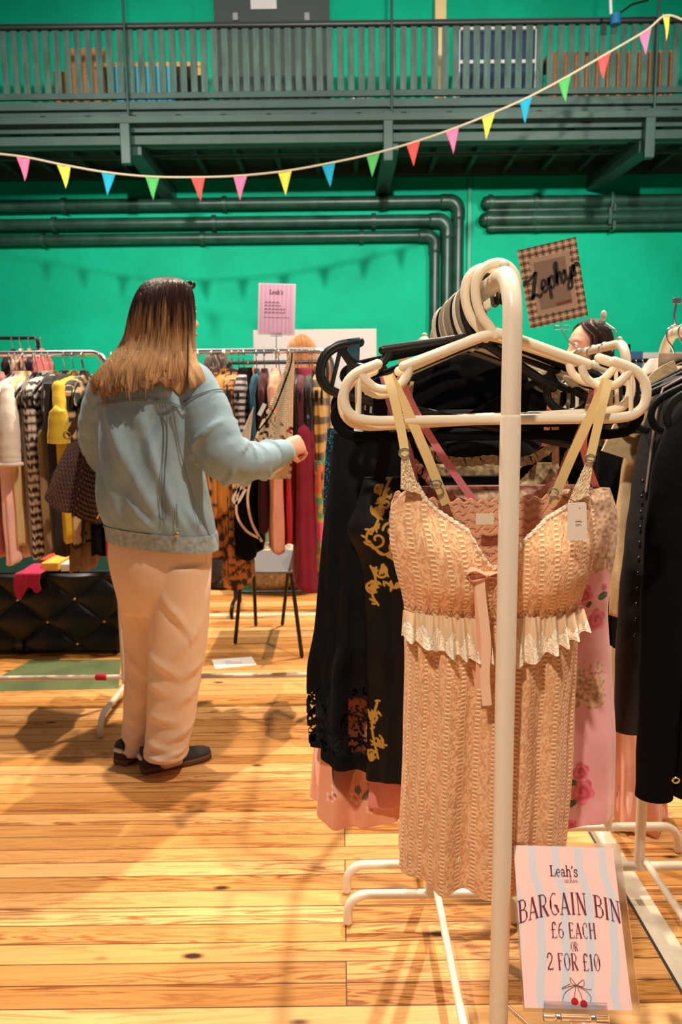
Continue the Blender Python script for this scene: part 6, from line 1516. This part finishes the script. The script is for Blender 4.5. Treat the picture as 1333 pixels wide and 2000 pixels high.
# trousers
M_trs = mat('cream_twill', lin(232, 206, 180), .75, var=(6, .05), bump=(5, .22, .02), sheen=.1, stretch=(1, 1, 1.6))
tm = MB()
def tf(i, th): return .004*np.sin(5*th+i*4)
tm.loft(loft_prof([row(228, 400, 1020, .105, 2.625), row(214, 412, 1055, .125, 2.625), row(216, 413, 1100, .135, 2.625), row(228, 411, 1150, .13, 2.63), row(238, 408, 1190, .11, 2.635)], 20, 0))
def rowL(l, r, y, b, Y): a, c = W_(l, y, Y), W_(r, y, Y); return ((a[0]+c[0])/2, Y, (a[2]+c[2])/2, (c[0]-a[0])/2*.965, b)
LFOLD = [(.10, 4.2, .30, 5.4, .03, .010), (.22, 5.9, .36, 4.9, .03, .011), (.34, 3.6, .46, 5.0, .028, .012), (.40, 6.2, .48, 5.1, .026, .013), (.47, 3.4, .55, 4.6, .026, .011), (.52, 6.1, .60, 5.0, .026, .012), (.62, 3.5, .66, 5.1, .028, .010), (.66, 6.2, .74, 4.8, .028, .012), (.74, 3.5, .80, 4.9, .028, .012), (.82, 6.0, .87, 4.7, .028, .012), (.88, 3.4, .93, 5.4, .028, .012)]
def lf_(sd):
    def f(v, th):
        o = .0035*np.sin(3*th+v*5+sd)
        for k, (v0, t0, v1, t1, w_, h_) in enumerate(LFOLD):
            s = np.clip((th-t0)/(t1-t0), 0, 1); vc = v0+(v1-v0)*s; d = (v-vc-.01*math.sin(sd*3+k))/w_
            inside = np.clip(1-np.abs((th-t0)/(t1-t0)-.5)*1.6, 0, 1)
            o = o+h_*inside*(np.exp(-(d*1.3)**2)-.6*np.exp(-((d-1.1)*1.5)**2))
        return o
    return f
tm.loft(loft_prof([rowL(296, 411, 1100, .105, 2.60), rowL(290, 410, 1170, .105, 2.60), rowL(288, 405, 1250, .098, 2.59), rowL(289, 394, 1320, .09, 2.585), rowL(288, 384, 1400, .085, 2.585), rowL(284, 372, 1452, .085, 2.585), rowL(281, 371, 1474, .088, 2.585)], 60, 0, fold=lf_(0)))
tm.loft(loft_prof([rowL(216, 335, 1100, .10, 2.68), rowL(232, 335, 1170, .10, 2.68), rowL(244, 330, 1250, .092, 2.70), rowL(247, 318, 1320, .085, 2.71), rowL(241, 308, 1400, .08, 2.72), rowL(236, 302, 1440, .08, 2.72), rowL(234, 300, 1463, .083, 2.72)], 60, 0, fold=lf_(2)))
rp(tm, 'trousers', M_trs, remesh=.007, smooth_it=1)
mb = MB(); mb.tube([tuple(W_(403, 1070, 2.575)), tuple(W_(404, 1130, 2.575)), tuple(W_(400, 1200, 2.57)), tuple(W_(394, 1280, 2.565))], .0022, 6); rp(mb, 'seam', M_trs)
# jacket
M_den = mat('pale_denim', lin(140, 170, 186), .85, var=(14, .12), bump=(11, .5, .012), sheen=.1)
M_den2 = mat('denim_stitching', lin(98, 108, 116), .85); M_den3 = mat('worn_denim', lin(150, 170, 180), .85, var=(60, .25), bump=(90, .5, .003))
jrows = [row(290, 338, 700, .055), row(270, 352, 712, .075), row(226, 374, 732, .10), row(198, 392, 756, .118), row(186, 396, 790, .128), row(186, 394, 840, .138), row(192, 396, 900, .148), row(200, 406, 960, .152), row(206, 416, 1005, .152), row(210, 421, 1030, .148)]
JFOLD = [(.30, 4.0, .95, 5.2, .045, .013), (.35, 5.5, .80, 4.5, .035, -.012), (.50, 4.9, .98, 5.6, .035, .012), (.55, 4.1, .97, 4.4, .04, .013), (.62, 5.3, .97, 5.0, .03, -.010), (.70, 3.7, .98, 3.9, .05, .014), (.28, 5.2, .60, 5.7, .04, .012), (.45, 3.6, .85, 4.3, .035, -.010), (.78, 4.6, .96, 4.9, .03, .011), (.8, 5.6, .97, 5.9, .04, .013)]
def jf(v, th):
    f = .006*np.sin(2*th+7*v+.6)*v+.004*np.sin(3*th-9*v)*np.clip(v-.3, 0, 1)
    for v0, t0, v1, t1, w_, h_ in JFOLD:
        s = np.clip((v-v0)/(v1-v0), 0, 1); d = np.hypot((th-(t0+(t1-t0)*s))*.17, (v-(v0+(v1-v0)*s))*.6)
        f = f+h_*np.exp(-(d/w_/.5)**2)*1.55*np.sin(PI*min(1, max(0, s*.85+.12)))
    return f
jm = MB(); jl = loft_prof(jrows, 60, yawT, fold=jf, n=72)
SW_ = .0
jl = [[(x, y, z-(.10*(x-RL[0]+.02))*max(0, (i-30)/30)) for x, y, z in r] for i, r in enumerate(jl)]
jm.loft(jl)
def arm_path(pts, rad, n=40, wr=.0, seed=0):
    p = cat_rom(pts, n); r = np.interp(np.linspace(0, 1, n), np.linspace(0, 1, len(rad)), rad)
    q = np.random.default_rng(seed); r = r*(1+wr*np.sin(np.arange(n)*1.15+seed)+wr*.6*np.sin(np.arange(n)*2.3+1))
    return p, r
armp = [W_(372, 752, 2.605), W_(398, 800, 2.59), W_(420, 858, 2.565), W_(445, 897, 2.56), W_(492, 903, 2.64), W_(532, 891, 2.74), W_(545, 887, 2.765)]
p, r = arm_path(armp, [.085, .090, .092, .084, .066, .054, .046], wr=.018)
jm.tube([tuple(x) for x in p], list(r), 30)
for k, (i0, a0, a1, dr) in enumerate(((15, .3, 2.6, .004), (18, 3.4, 5.6, .003), (20, .1, 2.2, .006), (22, 3.2, 5.9, .005), (24, .4, 2.9, .006), (26, 3.5, 5.6, .005), (28, .2, 2.4, .005), (31, 3.3, 5.8, .004), (10, 2.5, 4.6, .003), (12, 5.0, 7.0, .004))):
    c = p[i0]; d_ = p[i0+1]-p[i0-1]; d_ /= np.linalg.norm(d_); u_ = np.cross(d_, (0, 0, 1)); u_ /= np.linalg.norm(u_); v_ = np.cross(d_, u_)
    ar_ = np.linspace(a0, a1, 14); sk_ = np.linspace(-.02, .03, 14)
    jm.tube([tuple(c+(u_*math.cos(a)+v_*math.sin(a))*(r[i0]-.004+dr*math.sin(PI*q/13))+d_*s) for q, (a, s) in enumerate(zip(ar_, sk_))], [.010*math.sin(PI*(q+.6)/14.2)+.003 for q in range(14)], 8)
p, r = arm_path([W_(212, 765, 2.64), W_(198, 830, 2.68), W_(200, 890, 2.75), W_(212, 900, 2.88)], [.075, .08, .075, .055], wr=.02)
jm.tube([tuple(x) for x in p], list(r), 26)
rp(jm, 'jacket', M_den, remesh=.007, smooth_it=2)
# band at the hem, cuff and collar
def band(name, rows_, m, fold=jf, v0=.94, off=.004):
    rr = loft_prof(rows_, 10, yawT, n=72, fold=lambda v, th: fold(v0+v*.06, th)+off)
    rr = [[(x, y, z-.10*(x-RL[0]+.02)) for x, y, z in q] for q in rr]
    mb = MB(); inner = [[(cx_+(x-cx_)*.9, y, z+.004) for x, y, z in rr[-1]] for cx_ in (np.mean([q[0] for q in rr[-1]]),)][0]
    mb.loft(rr+[inner]); return rp(mb, name, m)
wband = band('waistband', [row(209, 421, 1026, .147), row(212, 423, 1034, .146), row(214, 424, 1052, .144), row(215, 424, 1058, .142)], M_den3)
S1 = cat_rom(armp, 40)
mb = MB(); mb.tube([tuple(W_(536, 889, 2.745)), tuple(W_(544, 886, 2.762)), tuple(W_(551, 884, 2.778))], [.0545, .053, .050], 28); cuff = rp(mb, 'cuff', M_den)
mb = MB(); mb.ell(tuple(W_(543, 900, 2.715)), (.007, .004, .007), 12, 8); bt_ = rp(mb, 'button', M_brass); bt_.parent = cuff
def surf_y(px, py):     # depth of the jacket back under a pixel: nearest loft point
    t = np.array(W_(px, py)); best = None
    d0 = (t-CAM)/np.linalg.norm(t-CAM)
    A = np.array([p for r in jl for p in r]); v = A-CAM; pr = v@d0; dist = np.linalg.norm(v-np.outer(pr, d0), axis=1)
    m_ = dist < .022
    if not m_.any(): return t
    s = pr[m_].min(); return CAM+d0*(s-.0015)
def seam(pts, r=.0015, m=None, nm='seam', n=40):
    q = cat_rom(pts, n); P = np.array([surf_y(*x) for x in q]); 
    for _ in range(3): P[1:-1] = (P[:-2]+2*P[1:-1]+P[2:])/4
    mb = MB(); mb.tube([tuple(x) for x in P], r, 6); return rp(mb, nm, m or M_den2)
seam([(190, 788), (225, 782), (280, 777), (330, 785), (372, 802)])
seam([(190, 792), (225, 786), (280, 781), (330, 789), (372, 806)], .0014)
seam([(318, 790), (320, 860), (316, 940), (318, 1015)]); seam([(325, 790), (327, 860), (322, 940), (324, 1015)], .0014)
seam([(338, 800), (352, 880), (372, 950), (392, 1025)]); seam([(345, 985), (346, 1015), (346, 1030)], .0016)
mb = MB()
ar = [np.array(W_(x, y, Y)) for x, y, Y in ((395, 772, 2.49), (412, 786, 2.50), (420, 800, 2.53))]
pb_ = surf_y(346, 1044); mb.ell(tuple(pb_+np.array((0, -.004, 0))), (.008, .004, .008), 14, 8); bt_ = rp(mb, 'button', M_brass); bt_.parent = wband
# armhole seam ring
aq = np.array(W_(392, 785, 2.595)); d_ = (armp[2]-armp[0])/np.linalg.norm(armp[2]-armp[0]); u_ = np.cross(d_, (0, 1, 0)); u_ /= np.linalg.norm(u_); v_ = np.cross(d_, u_)
mb = MB(); mb.tube([tuple(aq+(u_*math.cos(a)+v_*math.sin(a))*.0925) for a in np.linspace(0, 2*PI, 33)[:-1]], .0022, 6, closed=True); rp(mb, 'seam', M_den2)
# shoes
M_shoe = mat('dark_suede', lin(44, 36, 32), .8, bump=(80, .3, .002)); M_gum = mat('gum_sole', lin(96, 60, 36), .6); M_stripe = mat('white_leather', lin(226, 214, 200), .5)
def shoe(a, yaw, L=.265):
    c = np.array((a[0], a[1], 0)); R = Matrix.Rotation(yaw, 3, 'Z')
    T = lambda x, y, z: tuple(c+np.array(R @ Vector((x, y, z))))
    e = bpy.data.objects.new('shoe', None); COL.objects.link(e); e.parent = root; e.location = tuple(c-RL)
    rows_ = [(-.078, .022, .030, .10), (-.07, .034, .036, .098), (-.03, .037, .042, .095), (.02, .040, .045, .085), (.07, .045, .040, .066), (.12, .046, .034, .050), (.16, .040, .030, .044), (.185, .022, .022, .034)]
    up = []; so = []
    for x, w_, z_, h_ in cat_rom(rows_, 24):
        up.append([T(x, w_*math.cos(t), .022+max(-.002, (h_-.022)*(math.sin(t) if math.sin(t) > 0 else 0))) for t in np.linspace(0, 2*PI, 25)[:-1]])
        so.append([T(x+.0, (w_+.004)*math.copysign(abs(math.cos(t))**.4, math.cos(t)), .013+.0125*math.copysign(abs(math.sin(t))**.4, math.sin(t))) for t in np.linspace(0, 2*PI, 25)[:-1]])
    def sp_(mb, nm, m):
        o = mb.obj(nm, m, None, c); o.parent = e; o.location = (0, 0, 0); return o
    sp_(MB().loft(up), 'upper', M_shoe); sp_(MB().loft(so), 'sole', M_gum)
    for sd in (-1, 1):
        mb = MB()
        for k in range(3):
            x = .012+k*.026
            q = cat_rom([T(x-.018, sd*.0425, .03), T(x, sd*.041, .052), T(x+.016, sd*.030, .074)], 8); mb.tube([tuple(p_) for p_ in q], .0052, 6, flat=.5)
        sp_(mb, 'side_stripe', M_stripe)
    mb = MB(); q = [T(-.080, .015, .06), T(-.083, 0, .062), T(-.080, -.015, .06)]; mb.tube(q, .008, 10); sp_(mb, 'heel_tab', M_stripe)
    mb = MB()
    for k in range(4): mb.tube([T(.035+k*.017, -.018, .083-k*.006), T(.04+k*.017, 0, .088-k*.006), T(.035+k*.017, .018, .083-k*.006)], .003, 6)
    sp_(mb, 'laces', M_stripe); return e
shoe(fl(317, 1498), math.radians(28)); shoe(fl(262, 1478), math.radians(62))
# hair
hair_z0, hair_z1 = W_(300, 757)[2]-RL[2], W_(300, 585)[2]-RL[2]
M_hair = hair_mat('ombre_hair', lin(54, 34, 26), lin(206, 166, 122), hair_z0, hair_z1)
hrows = [(302, 354, 549, .05), (288, 364, 555, .075), (277, 370, 568, .095), (266, 373, 592, .108), (258, 374, 620, .108), (252, 374, 650, .10), (238, 375, 680, .10), (218, 379, 708, .108), (196, 386, 732, .118), (186, 388, 748, .122), (194, 378, 762, .124)]
HR = [((W_(l, y, 2.6)[0]+W_(r, y, 2.6)[0])/2, 2.605-(.02 if y > 690 else 0), W_((l+r)/2, y, 2.6)[2], (W_(r, y, 2.6)[0]-W_(l, y, 2.6)[0])/2, b) for l, r, y, b in hrows]
HQ = cat_rom(HR, 80)
def hairS(u, v, off=0.0):
    """back and sides of the hair: u 0..1 from left edge round the back to the right edge"""
    q = HQ[int(np.clip(v, 0, 1)*79)]; a = PI+PI*(.0-.12)+u*PI*1.24
    x, y = math.cos(a), math.sin(a); wv = .004*math.sin(u*60)+.003*math.sin(u*131+v*6)
    tail = (.012*math.sin(u*13)+.010*math.sin(u*31+1)+.008*math.sin(u*71+2))*max(0, v-.8)/.2
    return (q[0]+x*(q[3]+off+wv*v), q[1]+y*(q[4]+off+wv*v), q[2]+tail-.34*max(0, v-1))
g = np.array([[hairS(u, v) for u in np.linspace(0, 1, 170)] for v in np.linspace(0, 1, 90)])
hr = grid('hair', g, M_hair, None, RL, solid=.012); hr.parent = root; hr.location = (0, 0, 0)
hl = locks(root, hairS, 420, M_hair, 'hair_strands', .0058, RL, 3, vlen=(.80, 1.10))
hl['kind'] = 'stuff'
# fringe strands at the right of the face and over the shoulder
mb = MB()
for k in range(14):
    o_ = k*.0016
    mb.tube([tuple(p) for p in cat_rom([W_(352+k*.8, 566, 2.55+k*.008), W_(366+k*.5, 600, 2.56+k*.008), W_(369+k*.3, 650, 2.56+k*.008), W_(374+k*.9-3, 700, 2.525+k*.004), W_(374+k*1.9-4, 735-k*.8, 2.495+k*.004), W_(378+k*2.2-5, 762-k*1.2, 2.488+k*.004)], 18)], [.0045]*17+[.001], 6)
for k in range(3): mb.tube([tuple(p) for p in cat_rom([W_(372, 600, 2.64), W_(378, 650, 2.66), W_(381-k*2, 672+k*8, 2.66)], 10)], [.0022]*9+[.0006], 5)
rp(mb, 'hair_strands', M_hair)
# sunglasses on top of the head
sg = bpy.data.objects.new('sunglasses', None); COL.objects.link(sg); sg['label'] = 'dark sunglasses pushed up on the head'; sg['category'] = 'sunglasses'
gl0 = np.array(W_(358, 566, 2.62)); sg.location = tuple(gl0)
def GW(x, y, z): return tuple(np.array(WH(x, y, z))-gl0)
for sx in (-1, 1):
    MB().ell(GW(sx*.036, .075, .095), (.022, .012, .016), 18, 12).obj('lens', mat('dark_lens', (.01, .008, .008), .08), sg)
    MB().tube([GW(sx*.06, .068, .092), GW(sx*.082, .02, .07), GW(sx*.085, -.03, .04)], .003, 8).obj('temple', M_black_plastic, sg)
MB().tube([GW(-.012, .082, .098), GW(0, .086, .10), GW(.012, .082, .098)], .003, 8).obj('bridge', M_black_plastic, sg)
# ---------------------------------------------------------------- woven bag on her shoulder
BYg = 2.77
bq = lambda px, py, Y=BYg: np.array(at(px, py, Y))
bag = empty('tote_bag', bq(150, 1000), 'dark brown woven leather tote hanging from the shoulder of the person in denim', 'bag')
BL = np.array(bag.location)
M_wov = mat('woven_leather', attr=True, rough=.34, hgt=.006, spec=.6)
tp = [(137, 848, 2.70), (196, 862, 2.86)]
# corner lines of the tote: near-left gusset edge, near-right, far
A0, A1 = bq(126, 872, 2.80), bq(79, 966, 2.84)       # outer left edge
B0_, B1 = bq(166, 850, 2.66), bq(140, 1003, 2.64)     # near vertical edge
C0, C1 = bq(200, 870, 2.78), bq(212, 1020, 2.78)      # right edge (behind the jacket)
D0_, D1 = bq(160, 880, 2.92), bq(150, 990, 2.98)
cor0 = [A0, B0_, C0, D0_]; cor1 = [A1, B1, C1, D1]
def bag_ring(v):
    c = [a*(1-v)+b*v for a, b in zip(cor0, cor1)]; m_ = sum(c)/4; out = []
    N = 60
    for k in range(4):
        a, b = c[k], c[(k+1) % 4]
        for t in np.linspace(0, 1, N, endpoint=False):
            p = a*(1-t)+b*t; bul = .016*math.sin(t*PI)*math.sin(min(1, v*1.1)*PI*.9+.2); d = p-m_; d[2] = 0; d /= np.linalg.norm(d)+1e-9; 
            rnd = .018*(math.exp(-(t/.08)**2)+math.exp(-((1-t)/.08)**2))
            out.append(p+d*(bul-rnd)+np.array((0, 0, -.02*math.sin(t*PI)*v)))
    return np.array(out)
NV = 130
G = np.array([bag_ring(v) for v in np.linspace(0, 1, NV)])
kk = np.arange(240)[None, :]; vv = np.arange(NV)[:, None]
wv_ = np.abs(np.sin(vv*PI/7.6))*np.abs(np.sin(kk*PI/6+(np.floor(vv/7.6) % 2)*PI/2))
cc_ = mixc(np.array((.010, .003, .003)), np.array(lin(92, 52, 52)), wv_**.8)
wb = grid('bag_body', G, M_wov, None, BL, closed=True, caps=True, col=cc_, hgt=wv_); wb.parent = bag; wb.location = (0, 0, 0)
M_str = mat('dark_brown_leather', lin(52, 26, 26), .4, bump=(90, .5, .004))
shp = W_(192, 742, 2.60)
for pa, pc, nm in ((bq(168, 846, 2.68), bq(190, 852, 2.80), 0), (bq(134, 850, 2.80), bq(170, 856, 2.92), 1)):
    mb = MB(); top_ = np.array(shp)+np.array((-.012+.0*nm, .03*nm, .012))
    ribbon(mb, [tuple(np.array(q)-BL) for q in (pa, (pa*.5+top_*.5)+np.array((.012, -.01, 0)), top_, (pc*.5+top_*.5)+np.array((.0, .03, 0)), pc)], .026, (0, -1, .1), 40, .006); mb.obj('handle', M_str, bag)
    for q in (pa, pc):
        MB().tube([tuple(np.array(q)-BL+np.array((math.cos(a)*.014, -.012, math.sin(a)*.014))) for a in np.linspace(0, 2*PI, 19)[:-1]], .004, 8, closed=True).obj('ring', M_brass, bag)
mb = MB(); mb.tube([tuple(bq(198, 990, 2.62)-BL), tuple(bq(194, 1004, 2.62)-BL), tuple(bq(190, 1012, 2.63)-BL)], .003, 6); mb.obj('zip_pull', M_brass, bag)

# ---------------------------------------------------------------- people in the background, mostly hidden by the clothes
def bg_person(px, py_top, Y, hyaw, top, hairc, label, skirt=(.05, .05, .06), seed=0):
    t = np.array(at(px, py_top, Y)); H = t[2]; hc_ = np.array((t[0], Y, H-.125)); r_ = empty('person', (t[0], Y, 0), label, 'person'); L = np.array(r_.location)
    mb = MB(); WHb = head(mb, hc_, hyaw)
    k = H/1.72; R2 = lambda x, z, a, b: (t[0]+x, Y, z*k, a, b)
    mb.tube([tuple(hc_+np.array((0, 0, -.07))), (t[0], Y, 1.40*k)], [.05, .06], 16)
    mb.loft(loft_prof([R2(0, 1.45, .07, .05), R2(0, 1.40, .16, .075), R2(0, 1.30, .17, .10), R2(0, 1.10, .135, .09), R2(0, .92, .165, .11), R2(0, .80, .16, .10)], 20, hyaw))
    rt_ = np.array((math.cos(hyaw), math.sin(hyaw), 0)); fw_ = np.array((-math.sin(hyaw), math.cos(hyaw), 0))
    for s in (-1, 1):
        hp_ = np.array((t[0], Y, .88*k))+rt_*s*.085; kn = hp_+np.array((0, 0, -.40*k))+fw_*.01; an = np.array((hp_[0], hp_[1], .07))
        mb.tube([tuple(hp_), tuple(kn), tuple(an)], [.085, .06, .042], 16); mb.tube([tuple(an-fw_*.05+np.array((0, 0, -.035))), tuple(an+fw_*.06+np.array((0, 0, -.04))), tuple(an+fw_*.15+np.array((0, 0, -.045)))], [.032, .032, .02], 12)
        s_ = np.array((t[0], Y, 1.38*k))+rt_*s*.17; el = s_+rt_*s*.05+np.array((0, 0, -.27))+fw_*.02; w_ = el+fw_*.20+np.array((0, 0, -.05))
        mb.tube([tuple(s_), tuple(el), tuple(w_)], [.048, .038, .026], 14); hand(mb, w_, fw_+np.array((0, 0, -.2)), -rt_*s, s, .95, .5)
    o = mb.obj('body', M_skin, None, L, remesh=.009, smooth_it=2); o.parent = r_; o.location = (0, 0, 0); eyes(r_, WHb, L)
    cm = MB(); cm.loft(loft_prof([R2(0, 1.46, .08, .065), R2(0, 1.41, .175, .09), R2(0, 1.30, .185, .115), R2(0, 1.10, .16, .11), R2(0, .90, .185, .13)], 22, hyaw))
    for s in (-1, 1):
        s_ = np.array((t[0], Y, 1.38*k))+rt_*s*.17; el = s_+rt_*s*.05+np.array((0, 0, -.27))+fw_*.02; w_ = el+fw_*.17+np.array((0, 0, -.04)); cm.tube([tuple(s_), tuple(el), tuple(w_)], [.06, .05, .038], 16)
    o = cm.obj('top', cloth('person_top_%d' % seed, top), None, L, remesh=.010, smooth_it=2); o.parent = r_; o.location = (0, 0, 0)
    tm_ = MB(); tm_.loft(loft_prof([R2(0, .94, .172, .12), R2(0, .84, .18, .13), R2(0, .74, .17, .12)], 12, hyaw))
    for s in (-1, 1):
        hp_ = np.array((t[0], Y, .86*k))+rt_*s*.085; tm_.tube([tuple(hp_), (hp_[0], hp_[1], .45*k), (hp_[0], hp_[1], .11)], [.098, .078, .07], 18)
    o = tm_.obj('trousers', cloth('person_trousers_%d' % seed, skirt), None, L, remesh=.011, smooth_it=2); o.parent = r_; o.location = (0, 0, 0)
    for s in (-1, 1):
        an = np.array((t[0], Y, 0))+rt_*s*.085; mb = MB(); mb.tube([tuple(an-fw_*.06+np.array((0, 0, .04))), tuple(an+fw_*.05+np.array((0, 0, .042))), tuple(an+fw_*.17+np.array((0, 0, .034)))], [.04, .042, .03], 14); o = mb.obj('shoe', M_shoe, None, L); o.parent = r_; o.location = (0, 0, 0)
    mh = hair_mat('hair_%d' % seed, hairc, tuple(min(1, c*1.5) for c in hairc), H-.4, H-.1)
    c0_ = hc_-fw_*.012
    def hs(u, v, off=0):
        a = hyaw+math.radians(90)+math.radians(62)+(.5+(u-.5)*(1.42 if v < .2 else max(1, 1.42-(v-.2)*2.2)))*math.radians(236); ph = min(1, v*1.9)*PI*.56; rr = math.sin(ph)*.098 if v < .53 else .098+.02*(v-.53); z = .118*math.cos(ph) if v < .53 else -.02-.30*(v-.53)
        return (c0_[0]+math.cos(a)*(rr+off), c0_[1]+math.sin(a)*(rr*1.08+off), c0_[2]+.012+z)
    g = np.array([[hs(u, v) for u in np.linspace(0, 1, 60)] for v in np.linspace(0.01, 1, 40)])
    o = grid('hair', g, mh, None, L, solid=.01); o.parent = r_; o.location = (0, 0, 0)
    lo = locks(r_, hs, 90, mh, 'hair_strands', .007, L, seed, vlen=(.8, 1.0)); lo['kind'] = 'stuff'
bg_person(588, 656, 5.6, math.radians(25), lin(60, 60, 70), lin(150, 96, 48), 'ginger-haired person mostly hidden behind the right chrome rail', seed=1)
bg_person(420, 690, 5.5, math.radians(60), lin(90, 40, 40), lin(60, 42, 34), 'dark-haired person behind the clothes just right of the person in denim', seed=2)
bg_person(1152, 626, 3.8, math.radians(100), lin(30, 30, 34), lin(46, 28, 24), 'dark-haired person looking left, behind the hangers at right', seed=3)
